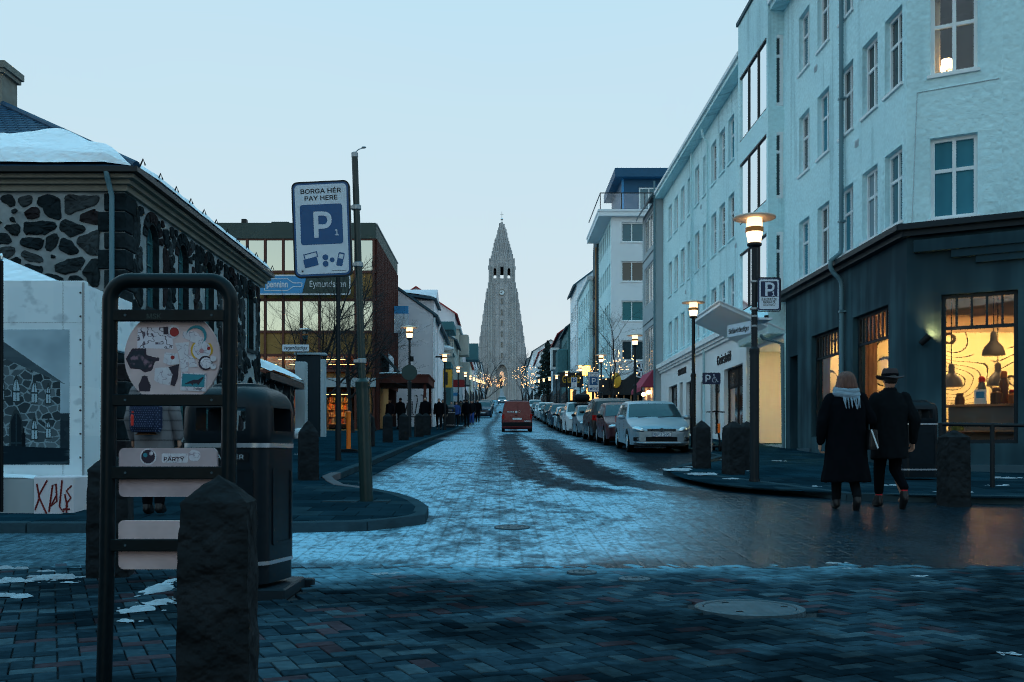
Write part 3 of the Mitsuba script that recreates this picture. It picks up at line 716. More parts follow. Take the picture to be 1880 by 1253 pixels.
# ---- inside the corner shop
def _mural(p, n, uv):
    wx = p.x + 0.5 * (noise(p.x * 1.1, p.z * 1.4, 9) - 0.5); wz = p.z + 0.35 * (noise(p.x * 1.3, p.z * 1.2, 6) - 0.5)
    q = noise(wx * 0.62, wz * 1.05, 2)
    b = q * 12 + p.z * 1.0
    fr = dr.abs(b - dr.floor(b) - 0.5)
    jag = 0.12 * (fbm(p.x * 16, p.z * 16, 1, 2) - 0.5)
    line = smoothstep(0.085, 0.03, fr + jag) * smoothstep(0.22, 0.36, noise(p.x * 0.9, p.z * 1.1, 8))
    hatch = smoothstep(0.25, 0.1, fr) * smoothstep(0.55, 0.75, noise(p.x * 9, p.z * 30, 3)) * 0.5
    return mix((0.84, 0.70, 0.38), (0.03, 0.022, 0.012), dr.clip(line + hatch * smoothstep(0.45, 0.6, fbm(p.x * 0.7, p.z * 0.7, 4, 2)), 0, 1))
P('mural', proc(_mural), 0.8)
P('shop_ceiling', (0.42, 0.30, 0.17), 0.85)
P('shop_floor', (0.12, 0.08, 0.05), 0.6)
P('wood_board', proc(lambda p, n, uv: mix((0.42, 0.22, 0.10), (0.24, 0.11, 0.045), fbm(p.x * 14, p.y * 14, p.z * 1.2, 3))), 0.6)
gi = 0.95
put(hs, 'mural_wall', [box(9.25, 17.5, 25.2, 25.3, gi, 3.98), box(8.8, 11.5, 29.4, 29.5, gi, 4.5)], 'mural')
room = sg.Polygon([(8.78, 21.12), (8.78, 29.4), (17.5, 29.4), (17.5, 16.2)])
def slab(z0, z1):
    m = extrude(room, z1 - z0); m.apply_translation((0, 0, z0)); return m
put(hs, 'mural_frieze', [box(9.25, 17.5, 25.2, 25.3, 3.982, 4.54)], 'shop_ceiling')
put(hs, 'shop_ceiling', slab(4.55, 4.65), 'shop_ceiling')
put(hs, 'shop_floor', slab(.6, gi), 'shop_floor')
put(hs, 'shop_back_wall', [box(17.5, 17.6, 16.0, 29.5, gi, 4.6)], 'shop_ceiling')
put(hs, 'board_panel', [box(8.78, 9.16, 27.9, 28.0, gi, 4.5)], 'wood_board')
for i in range(3): put(hs, 'wood_board', box(8.77 + i * .105, 8.865 + i * .105, 24.2, 24.26, gi, 4.45), 'wood_board')
put(hs, 'ceiling_beam', box(9.25, 17.5, 23.4, 23.55, 4.16, 4.548), 'shop_ceiling')
for j, (x0, x1, y0, y1, e) in enumerate([(9.6, 12.9, 23.75, 23.95, 3.4), (13.3, 16.6, 23.75, 23.95, 3.4), (10.2, 12.4, 20.9, 21.2, 0.8), (9.2, 11.0, 28.2, 28.5, 2.2)]):
    st = thing('ceiling_strip_light', ['warm strip light hidden behind the beam before the mural, left half', 'warm strip light hidden behind the beam before the mural, right half', 'warm strip light above the corner window, left one', 'warm strip light in the back room of the corner shop'][j], 'light')
    put(st, 'housing', box(x0 - .05, x1 + .05, y0 - .05, y1 + .05, 4.47, 4.548), 'metal_dark')
    glow(tm([(x0, y0, 4.466), (x0, y1, 4.466), (x1, y1, 4.466), (x1, y0, 4.466)], [(0, 1, 2, 3)]), tuple(WARM * [1, 1.35, 1.9] * e * 1.25), 'diffuser', st)
# pendant lamps
P('shade_grey', (0.13, 0.115, 0.10), 0.4)
def pendant(u, v, Y, label):
    x, y, z = px(u, v, Y)
    k = thing('pendant_lamp', label, 'lamp')
    R = 0.235
    put(k, 'shade', lathe([(R, 0), (R, .02), (R * .95, .10), (R * .80, .19), (R * .5, .27), (.075, .31), (.07, .33), (.065, .50), (.03, .53), (.0, .53)], 28, x, y, z), 'shade_grey', smooth=50)
    put(k, 'cord', cyl((x, y, z + .5), (x, y, 4.55), .009, n=5), 'black')
    glow(lathe([(R * .9, .035), (.0, .034)][::-1], 24, x, y, z), tuple(WARM * [1, 1.2, 1.5] * 0.5), 'diffuser', k)
pendant(1824, 653, 22.3, 'large grey dome pendant lamp hanging highest in the corner shop window')
pendant(1747, 711, 23.0, 'grey dome pendant lamp hanging low at the left of the corner window')
pendant(1832, 709, 23.0, 'grey dome pendant lamp hanging low at the right of the corner window')
# goods in the window
ct = thing('display_counter', 'dark wooden counter with a pale top behind the corner shop window', 'counter')
cx0, cy0 = 9.75, 21.0
fcnt = Frame((10.0, 22.2), (11.9, 21.1))
put(ct, 'top', fcnt.box(-.3, 2.3, 1.98, 2.03, -.55, .08), 'wood_board')
put(ct, 'body', fcnt.box(-.1, 2.2, gi, 1.98, -.5, 0), 'shade_grey')
put(ct, 'shelf', fcnt.box(-.2, 2.2, 1.42, 1.45, 0.002, .35), 'wood_board')
def goods(name, s, z, o, h, r, col, lab, capcol=None, catg='jar'):
    k = thing(name, lab, catg); x, y, _ = fcnt.pt(s, 0, o)
    put(k, 'body', lathe([(r, 0), (r, h * .62), (r * .7, h * .72), (r * .62, h * .8)], 16, x, y, z), col, smooth=40)
    put(k, 'lid', lathe([(r * .75, h * .8), (r * .8, h * .93), (r * .4, h), (0, h)], 16, x, y, z), capcol or col, smooth=40)
P('amber', (0.35, 0.10, 0.02), 0.2); P('red_cap', (0.55, 0.03, 0.02), 0.35); P('glass_brown', (0.10, 0.045, 0.02), 0.15); P('tin_green', (0.10, 0.12, 0.03), 0.4)
goods('grinder', .55, 2.03, -.2, .62, .085, 'shade_grey', 'tall dark grinder with a red cap on the shop counter', 'red_cap', 'grinder')
goods('grinder', .98, 2.03, -.25, .72, .095, 'glass_brown', 'taller brown grinder with an orange cap on the shop counter', 'amber', 'grinder')
goods('jar', .85, 2.03, -.02, .36, .12, 'glass_brown', 'brown jar with a pale lid in front of the grinders', 'wood_board')
goods('jar', 1.2, 2.03, 0.0, .30, .13, 'amber', 'amber jar with a red lid on the shop counter', 'red_cap')
goods('jar', 1.6, 2.03, -.2, .42, .14, 'shade_grey', 'dark jar at the right end of the shop counter', 'shade_grey')
goods('jar', .12, 2.03, -.1, .26, .10, 'glass_brown', 'small brown jar at the left end of the shop counter', 'glass_brown')
goods('tin', .1, 1.45, .2, .14, .13, 'tin_green', 'green bowl on the low shelf of the shop window', 'yellow', 'bowl')
goods('tin', 1.35, 1.45, .2, .13, .14, 'amber', 'orange bowl on the low shelf of the shop window', 'red_cap', 'bowl')
cd_ = thing('price_card', 'small white card with a blue picture standing on the shop counter', 'card')
put(cd_, 'card', fcnt.box(.42, .66, 2.03, 2.35, .03, .045), 'paint_white')
put(cd_, 'print', fcnt.box(.46, .62, 2.16, 2.30, .046, .05), 'sign_sky')
for i in range(4):
    bx = thing('crate', f'low dark crate, {["first", "second", "third", "fourth"][i]} from the left behind the shop counter jars', 'crate')
    put(bx, 'tray', fcnt.box(1.75 + i * .3, 2.0 + i * .3, 2.03, 2.38, -.5, -.3), 'glass_brown')
# wall light on the corner
wl = thing('wall_lamp', 'small dark wall light throwing a warm beam up the corner shop wall', 'lamp')
q = fl.pt(.36, 3.28, .12)
a_, b_ = fl.pt(.28, 3.20, .14), fl.pt(.44, 3.36, .12)
put(wl, 'housing', tube([a_, b_], [.06, .07], 14), 'black', smooth=40)
put(wl, 'bracket', tube([fl.pt(.30, 3.2, 0), fl.pt(.30, 3.2, .12)], .02, 8), 'black')
dd = (b_ - a_) / np.linalg.norm(b_ - a_); tt = np.cross(dd, fl.n); 
disc = [b_ + dd * .004 + .062 * (math.cos(t) * fl.n + math.sin(t) * tt) for t in np.linspace(0, 2 * PI, 17)[:-1]]
nn = np.cross(disc[1] - disc[0], disc[5] - disc[0])
if nn @ dd < 0: disc = disc[::-1]
glow(tm(disc, [(0, i, i + 1) for i in range(1, 15)]), tuple(WARM * [1, 1.05, 1.0] * 24), 'lens', wl)
# ------------------------------------------------------------------ rubble walls
def rubble(fr, s0, s1, z0, z1, n, seed, holes=(), stretch=1.5, mortar=0.035):
    """Irregular stone outlines filling a rectangle of the wall: relaxed Voronoi cells, shrunk and rounded."""
    r = np.random.default_rng(seed)
    W, H = (s1 - s0) / stretch, z1 - z0
    p = r.random((n, 2)) * [W, H]
    for _ in range(1):
        q = np.vstack([p, p * [-1, 1], p * [1, -1], [2 * W, 0] + p * [-1, 1], [0, 2 * H] + p * [1, -1]])
        vo = Voronoi(q)
        cells = [vo.vertices[vo.regions[vo.point_region[i]]] for i in range(n)]
        p = 0.5 * p + 0.5 * V([sg.Polygon(c).centroid.coords[0] for c in cells])
    out = []
    for c in cells:
        g = sg.Polygon(c * [stretch, 1] + [s0, z0]).intersection(sg.box(s0, z0, s1, z1))
        for h in holes: g = g.difference(h)
        g = g.buffer(-mortar - 0.9 * mortar * r.random() ** 2 - .004); g = g.buffer(-0.085).buffer(0.085, quad_segs=4)
        for q in polys(g):
            if q.area > 0.012:
                e = V(q.segmentize(0.11).exterior.coords)[:-1]
                e = e + (meshkit.noise(np.column_stack([e * 9, np.full(len(e), seed)]), seed)[:, None] - .5) * .05 + r.normal(0, .006, e.shape)
                q2 = sg.Polygon(e).buffer(0)
                out += [w for w in polys(q2) if w.area > .01]
    left = sg.box(s0, z0, s1, z1)
    for h in holes: left = left.difference(h)
    left = left.difference(shapely.union_all(out).buffer(.022))
    for _ in range(n * 6):
        c = sg.Point(s0 + (s1 - s0) * r.random(), z0 + (z1 - z0) * r.random())
        a = r.random() * 6.28; w = r.uniform(.03, .075)
        t = np.sort(r.random(7)) * 6.28
        ch = affinity.rotate(sg.Polygon([(c.x + w * 1.5 * math.cos(x), c.y + w * math.sin(x)) for x in t]).buffer(.008), a, use_radians=True)
        if left.contains(ch) and len(out) < 290: out.append(ch.simplify(.006)); left = left.difference(ch.buffer(.015))
    return out
def stone(fr, poly, depth, r=rng):
    p = V(sg.polygon.orient(poly).exterior.coords)[:-1]; c = p.mean(0); n = len(p)
    d = p - c
    tz = 0.012 * r.standard_normal(n)
    L = [np.column_stack([p, np.full(n, -0.02)]), np.column_stack([c + d * 0.97, np.full(n, depth * 0.65)]), np.column_stack([c + d * 0.80, depth + tz])]
    v = np.vstack(L + [[[c[0], c[1], depth * 1.08]]])
    f = []
    for k in range(2):
        for i in range(n):
            j = (i + 1) % n; f += [(k * n + i, k * n + j, (k + 1) * n + j), (k * n + i, (k + 1) * n + j, (k + 1) * n + i)]
    f += [(2 * n + i, 2 * n + (i + 1) % n, 3 * n) for i in range(n)]
    return fr.put(trimesh.Trimesh(v, f, process=False))
def lay(parent, fr, stones, d0=0.025, d1=0.06):
    for g in stones:
        put(parent, 'stone', stone(fr, g, rnd.uniform(d0, d1)), f'rubble_{rnd.choice([0, 0, 0, 1, 1, 2, 3])}', smooth=35)

# ------------------------------------------------------------------ the old stone house on the left
XS, YS, YS2 = -7.2, 19.35, 30.3
sh = thing('stone_house', 'old dark rubble stone house with arched windows and a snow-covered hipped slate roof', 'building')
sf = Frame((-16.7, YS), (XS, YS)); ss_ = Frame((XS, YS), (XS, YS2))
ZS = 5.98
win_y = [20.92, 22.95, 25.0, 27.05, 29.1]
ups, lows = [], []
for y in win_y:
    s = y - YS
    ups.append((s - .36, s + .36, 3.95, 5.72)); lows.append((s - .36, s + .36, 1.55, 3.15))
oh = [arch(*w) for w in ups + lows]
fwk = put(sh, 'front_wall', sf.wall(0.2, ZS, [], 0.5), 'mortar')
swk = put(sh, 'side_wall', ss_.wall(0.2, ZS, oh, 0.45, s0=.002), 'mortar')
lay(fwk, sf, rubble(sf, 5.2, 9.05, 0.5, ZS - .04, 150, 3, (), 1.35, .017))
ringed = [o.buffer(0.26) for o in oh]
lay(swk, ss_, rubble(ss_, 0.42, 10.9, 0.7, ZS - .04, 330, 5, ringed, 0.8, 0.006), .02, .045)
# quoins at the corner and voussoirs round the arches
z = 0.55; i = 0
while z < ZS - .1:
    h = rnd.uniform(.30, .42); z2 = min(z + h, ZS - .02)
    a, b = (.50, .36) if i % 2 else (.38, .52)
    m = cbox(XS - a, XS + .045, YS - .045, YS + b, z + .012, z2 - .012, .015)
    put(sh, 'quoin', m, f'rubble_{rnd.choice([0, 1, 0, 3])}'); z = z2; i += 1
for (s0, s1, z0, z1) in ups:
    c, r_ = (s0 + s1) / 2, (s1 - s0) / 2; zc = z1 - r_
    for q in range(9):
        a0, a1 = PI * q / 9 + .03, PI * (q + 1) / 9 - .03
        g = sg.Polygon([(c + rr * math.cos(t), zc + rr * math.sin(t)) for rr, t in [(r_ + .02, a0), (r_ + .24, a0), (r_ + .24, a1), (r_ + .02, a1)]])
        put(swk, 'voussoir', stone(ss_, g, .035), f'rubble_{rnd.choice([0, 1, 3])}')
for i_, o_ in enumerate(oh):
    put(swk, 'reveal', ss_.ext(o_.buffer(.012).difference(o_.buffer(-.02)), -.26, .012), 'rubble_1')
P('old_frame', (0.05, 0.16, 0.17), 0.5)
for w in ups + lows:
    o = arch(*w)
    fr_ = o.difference(o.buffer(-.06))
    k = put(sh, 'window', [ss_.ext(fr_, -.20, -.12), ss_.box((w[0] + w[1]) / 2 - .022, (w[0] + w[1]) / 2 + .022, w[2] + .05, w[3] - .05, -.19, -.125)] + [ss_.box(w[0] + .05, w[1] - .05, zz - .018, zz + .018, -.185, -.13) for zz in np.linspace(w[2], w[3] - .36, 4)[1:]], 'old_frame')
    put(k, 'pane', ss_.ext(o.buffer(-.05), -.175, -.162), 'glass_teal')
    put(k, 'sill', ss_.box(w[0] - .05, w[1] + .05, w[2] - .10, w[2], -.3, .06), 'rubble_2')
# cornice, gutter
def ring(o0, o1, z0, z1):
    return [box(-16.9, XS + o1, YS - o1, YS - o0, z0, z1), box(XS + o0, XS + o1, YS - o0, YS2 + .3, z0, z1)]
put(sh, 'cornice', ring(-.3, .08, ZS, ZS + .12) + ring(-.3, .16, ZS + .12, ZS + .21) + ring(-.3, .26, ZS + .21, ZS + .29), 'sandstone')
put(sh, 'gutter', ring(.16, .38, ZS + .295, ZS + .40), 'metal_dark')
# hipped roof
EO, ZE, PR = 0.36, ZS + .40, 0.575
xa, xb, ya, yb = -16.7 - EO, XS + EO, YS - EO, YS2 + EO
hw = (xb - xa) / 2; xr = (xa + xb) / 2; zr_ = ZE + PR * hw
yr0, yr1 = ya + hw, max(yb - hw, ya + hw + .1)
rf = put(sh, 'roof', tm([(xa, ya, ZE), (xb, ya, ZE), (xb, yb, ZE), (xa, yb, ZE), (xr, yr0, zr_), (xr, yr1, zr_), (xa, ya, ZE - .06), (xb, ya, ZE - .06), (xb, yb, ZE - .06), (xa, yb, ZE - .06)],
    [(0, 1, 4), (1, 2, 5), (1, 5, 4), (2, 3, 5), (3, 0, 4), (3, 4, 5), (6, 7, 1), (6, 1, 0), (7, 8, 2), (7, 2, 1), (9, 8, 7), (9, 7, 6)]), 'slate_blue')
sl = []
for row in range(3, 26):
    t0 = row * .20; y0 = ya + t0
    for x in np.arange(xr - .2, xb, .24):
        if x + .24 > xb - t0 or x < xa + t0: continue
        xx = x + (.12 if row % 2 else 0)
        a = V([xx + .01, y0, ZE + PR * t0 + .022]); dx = V([.22, 0, 0]); dy_ = V([0, .22, .22 * PR])
        sl.append(tm([a, a + dx, a + dx + dy_ - [0, 0, .018], a + dy_ - [0, 0, .018], a - [0, 0, .02], a + dx - [0, 0, .02]], [(0, 1, 2, 3), (4, 5, 1, 0)]))
put(rf, 'slates', sl, 'slate_blue', kind='stuff')
put(rf, 'hip_cap', [tube([(xb, ya, ZE + .02), (xr, yr0, zr_ + .03)], .07, 8), tube([(xr, yr0, zr_ + .03), (xr, yr1, zr_ + .03)], .07, 8)], 'slate_blue')
# snow lying on the lower half of the roof
def snow_sheet(P0, U, Wd, nu, nv, edge, thick, seed):
    g, f = [], []
    for i in range(nu + 1):
        for j in range(nv + 1):
            a, b = i / nu, j / nv
            e = edge(a)
            p = V(P0) + V(U) * a + V(Wd) * b * e
            th = thick * min(1, 6 * min(b + .05, 1 - b) + .02) * (0.6 + 0.8 * meshkit.fbm(p * 1.3, 3, seed)) * min(1, 12 * min(a + .02, 1 - a) + .05)
            g.append(p + [0, 0, th + .01])
    for i in range(nu):
        for j in range(nv):
            k = i * (nv + 1) + j; f.append((k, k + nv + 1, k + nv + 2, k + 1))
    return tm(g, f)
frag = lambda a: float(0.52 + 0.10 * math.sin(a * 9 + 1) + 0.10 * (meshkit.fbm(V([a * 14, 0, 0]), 3, 4) - .5))
put(rf, 'snow', snow_sheet((xa + 3.5, ya + .02, ZE), (xb - .12 - xa - 3.5, 0, 0), (0, 3.9, 3.9 * PR), 90, 26, lambda a: min(frag(a), max(.02, (1 - a) * (xb - xa - 3.5) / 3.9)), .24, 5), 'snow', smooth=True)
put(rf, 'snow', snow_sheet((xb + .02, yb - .1, ZE), (0, ya - yb + .5, 0), (-.8, 0, .8 * PR), 80, 8, lambda a: .45 + .5 * float(meshkit.fbm(V([a * 11, 3, 0]), 3, 8)), .14, 6), 'snow', smooth=True)
gd = []
for y in np.arange(ya + .3, yb, 1.0):
    gd.append(tube([(xb - .06, y, ZE + .04), (xb + .02, y, ZE + .22), (xb + .05, y + .03, ZE + .10)], .018, 5))
for g in gd: put(rf, 'snow_hook', g, 'metal_dark')
cm = put(sh, 'chimney', [box(-12.5, -11.80, 23.9, 24.65, 8.4, 9.98), box(-12.58, -11.72, 23.8, 24.75, 8.4, 9.12)], 'chimney_stone')
put(cm, 'cap', [box(-12.57, -11.73, 23.83, 24.72, 9.98, 10.08), box(-12.62, -11.68, 23.78, 24.77, 10.08, 10.24)], 'chimney_stone')
pipe(sh, [(-7.42, YS - .34, ZS + .30), (-7.40, YS - .32, ZS + .16), (-7.40, YS - .12, ZS - .10), (-7.40, YS - .12, .75)], .05)

# low stone outhouse that continues the side wall
an = thing('stone_outhouse', 'low dark stone outhouse with a snowy roof beyond the stone house', 'building')
YA2 = 35.3; ZA = 3.42
fa = Frame((XS, YS2 + .01), (XS, YA2))
aw = put(an, 'side_wall', fa.wall(0.5, ZA, [], .4), 'mortar')
lay(aw, fa, rubble(fa, .05, fa.L - .02, 1.0, ZA - .05, 110, 9, (), .8, .008), .02, .045)
put(an, 'end_wall', Frame((XS - .002, YA2), (XS - 4, YA2)).wall(.5, ZA, [], .4), 'mortar')
rk = put(an, 'roof', tm([(XS + .3, YS2, ZA), (XS + .3, YA2 + .3, ZA), (XS - 3, YA2 + .3, ZA + 1.3), (XS - 3, YS2, ZA + 1.3), (XS + .3, YS2, ZA - .14), (XS + .3, YA2 + .3, ZA - .14)], [(0, 1, 2, 3), (4, 5, 1, 0), (4, 5, 1, 0)]), 'metal_dark')
put(rk, 'snow', snow_sheet((XS + .32, YA2 + .3, ZA), (0, YS2 - YA2 - .3, 0), (-3.2, 0, 1.27), 40, 20, lambda a: 1.0, .22, 3), 'snow', smooth=True)
put(an, 'fascia', [box(XS + .18, XS + .31, YS2 + .02, YA2 + .3, ZA - .22, ZA - .03), box(XS - 3, XS + .18, YA2 + .2, YA2 + .3, ZA - .22, ZA - .02)], 'metal_dark')
pp = thing('concrete_pier', 'tall pale concrete pier with snow at its foot at the end of the outhouse', 'pier')
put(pp, 'post', cbox(-7.35, -6.98, 36.2, 36.7, 1.0, 4.25, .02), 'concrete')
put(pp, 'base', cbox(-7.45, -6.85, 36.1, 36.8, .9, 1.75, .02), 'concrete')
put(pp, 'snow', ball((-7.15, 36.1, 1.62), .32, 3, (1, .7, .75)), 'snow', smooth=True)
# dark notice wall with the street name above
nb = thing('notice_wall', 'dark panel wall with a pale side post standing before the bookshop', 'wall')
put(nb, 'panel', cbox(-7.9, -6.95, 39.0, 39.3, 1.3, 4.75, .02), 'trim_dark')
put(nb, 'side_post', cbox(-6.93, -6.75, 38.98, 39.3, 1.3, 4.6, .02), 'paint_grey')
put(nb, 'cap', cbox(-7.95, -6.72, 38.95, 39.35, 4.76, 4.84, .015), 'paint_grey')
for j in range(14): put(nb, 'sticker', box(-7.75 + rnd.uniform(0, .7), -7.75 + rnd.uniform(.02, .74), 38.985, 38.995, 3.7 + (q := rnd.uniform(0, .5)), 3.73 + q), 'sign_sky') if False else None
vs_ = thing('street_name_sign', 'white street name plate in front of the warm bookshop glass', 'sign')
fv = Frame((-8.32, 38.6), (-7.30, 38.6))
put(vs_, 'plate', fv.ext(rrect(0, 1.02, 4.86, 5.12, .03), -.03, 0), 'sign_white')
put(vs_, 'lettering', fv.text('Vegamótastígur', .05, 4.93, .125, .002, True, .92), 'sign_black')
put(vs_, 'post', cyl((-7.8, 38.66, 1.2), (-7.8, 38.66, 4.9), .03), 'pole_green')

# ------------------------------------------------------------------ hoarding with the big picture, concrete barrier
ho = thing('hoarding', 'white panelled hoarding carrying a large picture of the stone house', 'hoarding')
YH = 12.0; XH = -4.94
hf = Frame((-7.6, YH), (XH, YH))
gH = float(gz(-5.5, YH)) + KERB
put(ho, 'front_panel', hf.box(0, hf.L, gH + .35, 3.02, -.10, 0), 'hoarding_paint')
put(ho, 'side_panel', box(XH - .10, XH + .002, YH + .002, YH + .62, gH + .05, 2.98), 'hoarding_paint')
put(ho, 'upper_panel', [box(XH - .10, XH, YH + .63, YH + 1.55, 2.30, 2.99), box(XH - .10, XH - .002, YH + 1.56, YH + 3.0, 2.30, 2.90)], 'hoarding_paint')
put(ho, 'edge_strip', [hf.box(hf.L - .03, hf.L - .002, gH + .36, 3.0, .002, .006), hf.box(hf.L - .26, hf.L - .255, gH + .36, 3.0, .001, .003), hf.box(0, hf.L, 2.52, 2.524, .001, .003)], 'metal_grey')
put(ho, 'side_rail', [box(XH - 1.2, XH - 1.1, YH + 2.9, YH + 3.0, gH, 2.9), box(XH - .10, XH - .04, YH + 2.9, YH + 3.0, gH, 2.3)], 'metal_dark')
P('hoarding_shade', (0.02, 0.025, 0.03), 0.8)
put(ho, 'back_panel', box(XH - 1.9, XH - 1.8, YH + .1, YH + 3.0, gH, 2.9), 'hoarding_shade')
for i in range(9):
    zz = gH + .6 + i * .28
    put(ho, 'screw', hf.put(lathe([(.012, 0), (.012, .006)], 8, hf.L - .05, 0, 0)).apply_translation((0, 0, zz)), 'metal_dark')
PX0, PX1, PZ0, PZ1 = -5.95, -5.12, 0.83, 2.44
def _poster(p, n, uv):
    a = (p.x - PX0) / (PX1 - PX0); b = (p.z - PZ0) / (PZ1 - PZ0)
    skyc = mix((0.52, 0.64, 0.70), (0.26, 0.36, 0.42), smoothstep(0.3, 0.75, fbm(p.x * 1.5, p.z * 2.5, 2, 4) * 0.7 + 0.3 * a))
    eave = 0.80 - 0.22 * a
    f1, f2, r_ = voronoi(p.x * 8.5, p.z * 11)
    st = mix((0.02, 0.034, 0.042), (0.12, 0.16, 0.18), r_)
    stone_ = mix((0.24, 0.31, 0.34), st, smoothstep(0.06, 0.16, f2 - f1 + 0.05 * (noise(p.x * 60, p.z * 60, 0) - 0.5)))
    roof = mix((0.09, 0.13, 0.15), (0.05, 0.08, 0.10), fbm(p.x * 3, p.z * 30, 1, 2))
    grd = mix((0.006, 0.016, 0.024), (0.05, 0.08, 0.095), smoothstep(0.55, 0.7, fbm(p.x * 2, p.z * 22, 3, 3)))
    c = skyc
    c = dr.select((b > eave) & (b < eave + 0.13 * (1 - a * 1.05)) & (a < 0.93), roof, c)
    c = dr.select((b < eave) & (a < 0.87), stone_, c)
    c = dr.select((b < eave - 0.05) & (a > 0.87) & (b < 0.38), mix((0.03, 0.05, 0.06), (0.01, 0.02, 0.03), r_), c)
    for (x, w, z0, z1) in [(0.24, .045, .47, .63), (0.50, .04, .46, .605), (0.70, .033, .455, .575), (0.50, .04, .19, .325), (0.70, .033, .20, .315), (0.24, .075, .09, .38), (0.02, .045, .48, .65)]:
        dx = (a - x) / w; top = z1 - 0.055 * dx * dx * 1.2
        ins = (dr.abs(dx) < 1) & (b > z0) & (b < top)
        edge = (dr.abs(dx) < 1.35) & (b > z0 - .01) & (b < top + .03)
        c = dr.select(edge, mi.Color3f(0.03, 0.045, 0.05), c)
        pane = dr.select((dr.abs(dx) < 0.12) | (dr.abs(b - z0 - .07) < 0.006), mi.Color3f(0.02, 0.04, 0.05), mi.Color3f(0.34, 0.45, 0.50) if w < .07 else mi.Color3f(0.008, 0.016, 0.022))
        c = dr.select(ins, pane, c)
    man_ = (dr.abs(a - 0.345) < 0.028) & (b > .10) & (b < .235) | (dr.square((a - .345) * 1.55) + dr.square(b - .25) < 0.0004)
    c = dr.select(man_, mi.Color3f(0.004, 0.008, 0.012), c)
    return dr.select(b < 0.14 - 0.02 * a, grd, c)
P('poster_print', proc(_poster), 0.18, spec=0.5)
put(ho, 'picture', hf.box(0, PX1 + 7.6, PZ0, PZ1, .002, .008), 'poster_print', label='large printed picture of an old stone house with arched windows')
rt = put(ho, 'canvas_roof', tm([(-7.6, YH + .15, 3.05), (XH - .35, YH + .25, 3.03), (-7.6, YH + 1.2, 3.95), (-6.9, YH + 1.2, 3.7), (-7.6, YH + 2.6, 3.2), (XH - .4, YH + 2.6, 3.03)], [(0, 1, 3), (0, 3, 2), (2, 3, 5), (2, 5, 4)]), 'snow')
cb = thing('concrete_barrier', 'pale concrete barrier with red scrawled letters and snow on top before the hoarding', 'barrier')
bf = Frame((-7.3, YH - .42), (XH - .02 + .05, YH - .42))
prof_ = sg.Polygon([(0, gH - .12), (.55, gH - .12), (.70, gH + .06), (1.45, gH + .06), (1.60, gH - .12), (bf.L, gH - .12), (bf.L, gH + .36), (0, gH + .36)])
put(cb, 'block', bf.ext(prof_, -.38, 0), 'concrete')
put(cb, 'end_block', cbox(XH - .40, XH + .06, YH - .455, YH - .02, gH - .10, gH + .385, .015), 'plaster_warm')
put(cb, 'snow', snow_sheet((-7.3, YH - .42, gH + .345), (bf.L - .42, 0, 0), (0, .36, 0), 60, 8, lambda a: 1.0, .05, 4), 'snow', smooth=True)
def scrawl(fr, pts, r, o): return fr.put(tube([(a, b, o) for a, b in pts], r, 6))
P('spray_red', (0.16, 0.012, 0.012), 0.6)
gf = Frame((XH - .40, YH - .457), (XH + .06, YH - .457)); g0 = gH - .06
W_ = [[(.04, .36), (.07, .20), (.02, .06)], [(.16, .40), (.06, .22), (.15, .02)], [(.18, .04), (.22, .34), (.26, .36), (.27, .16), (.20, .10), (.26, .22)], [(.33, .40), (.30, .10), (.34, .04), (.39, .10), (.36, .24)], [(.44, .34), (.38, .28), (.43, .20), (.38, .13)], [(.34, .07), (.42, .07)], [(.38, .12), (.38, .02)]]
put(cb, 'spray_lettering', [scrawl(gf, [(a, b + g0) for a, b in w], .0105, .001) for w in W_], 'spray_red')
# ------------------------------------------------------------------ bookshop with the brown slatted side
XB, YB, YB2 = -6.75, 55.0, 66.5
bs = thing('bookshop', 'glass-fronted bookshop block with brown mullions, ochre panels and a dark slatted side wall', 'building')
bf_ = Frame((-19.0, YB), (XB, YB)); bsd = Frame((XB, YB), (XB, YB2))
LB = bf_.L
zb = [13.5, 12.65, 10.85, 9.32, 7.58, 6.30, 5.45, 4.75]
gB = float(gz(XB, YB)) + .1
put(bs, 'parapet', [bf_.box(0, LB, zb[1], zb[0], -.5, .12), bsd.box(.002, YB2 - YB, zb[1], zb[0] - .05, -.5, .02)], 'copper_dark')
nm = 12; ms_ = [LB - .12 - i * 0.985 for i in range(nm + 1)]
for s in ms_: put(bs, 'mullion', bf_.box(s - .06, s + .06, 2.2 if s < LB - .3 else gB - .5, zb[1] + .35, -.12, .10), 'mullion_brown')
put(bs, 'transom', [bf_.box(0, LB, z - .07, z + .07, -.10, .06) for z in zb[1:7]], 'mullion_brown')
for i in range(nm):
    a, b = ms_[i + 1] + .06, ms_[i] - .06
    for j, (hi, lo) in enumerate(zip(zb[1:6], zb[2:7])):
        if j % 2 == 0 and j < 4:
            put(bs, 'pane', bf_.put(box(a, b, lo + .07, hi - .07, -.03, -.02)), 'glass_mirror')
        elif j < 4:
            put(bs, 'panel', bf_.put(box(a, b, lo + .07, hi - .07, -.03, -.02)), 'panel_ochre')
        else:
            put(bs, 'pane', bf_.put(tm([(a, lo + .07, -.03), (b, lo + .07, -.03), (b, hi - .07, -.03), (a, hi - .07, -.03)], [(0, 1, 2, 3)])), 'clear_pane')
P('warm_room', mottle((0.40, 0.20, 0.07), 0.3, 0.8), 0.9)
put(bs, 'interior', [bf_.box(0, LB - .3, zb[5] + .02, zb[5] + .12, -9, -.2), bf_.box(0, LB - .3, zb[6] - .35, zb[6] - .12, -9, -.2), bf_.box(0, LB - .3, zb[6] - .12, zb[5], -9.1, -9), bf_.box(LB - .4, LB - .3, gB, zb[5], -9, -.2)], 'warm_room')
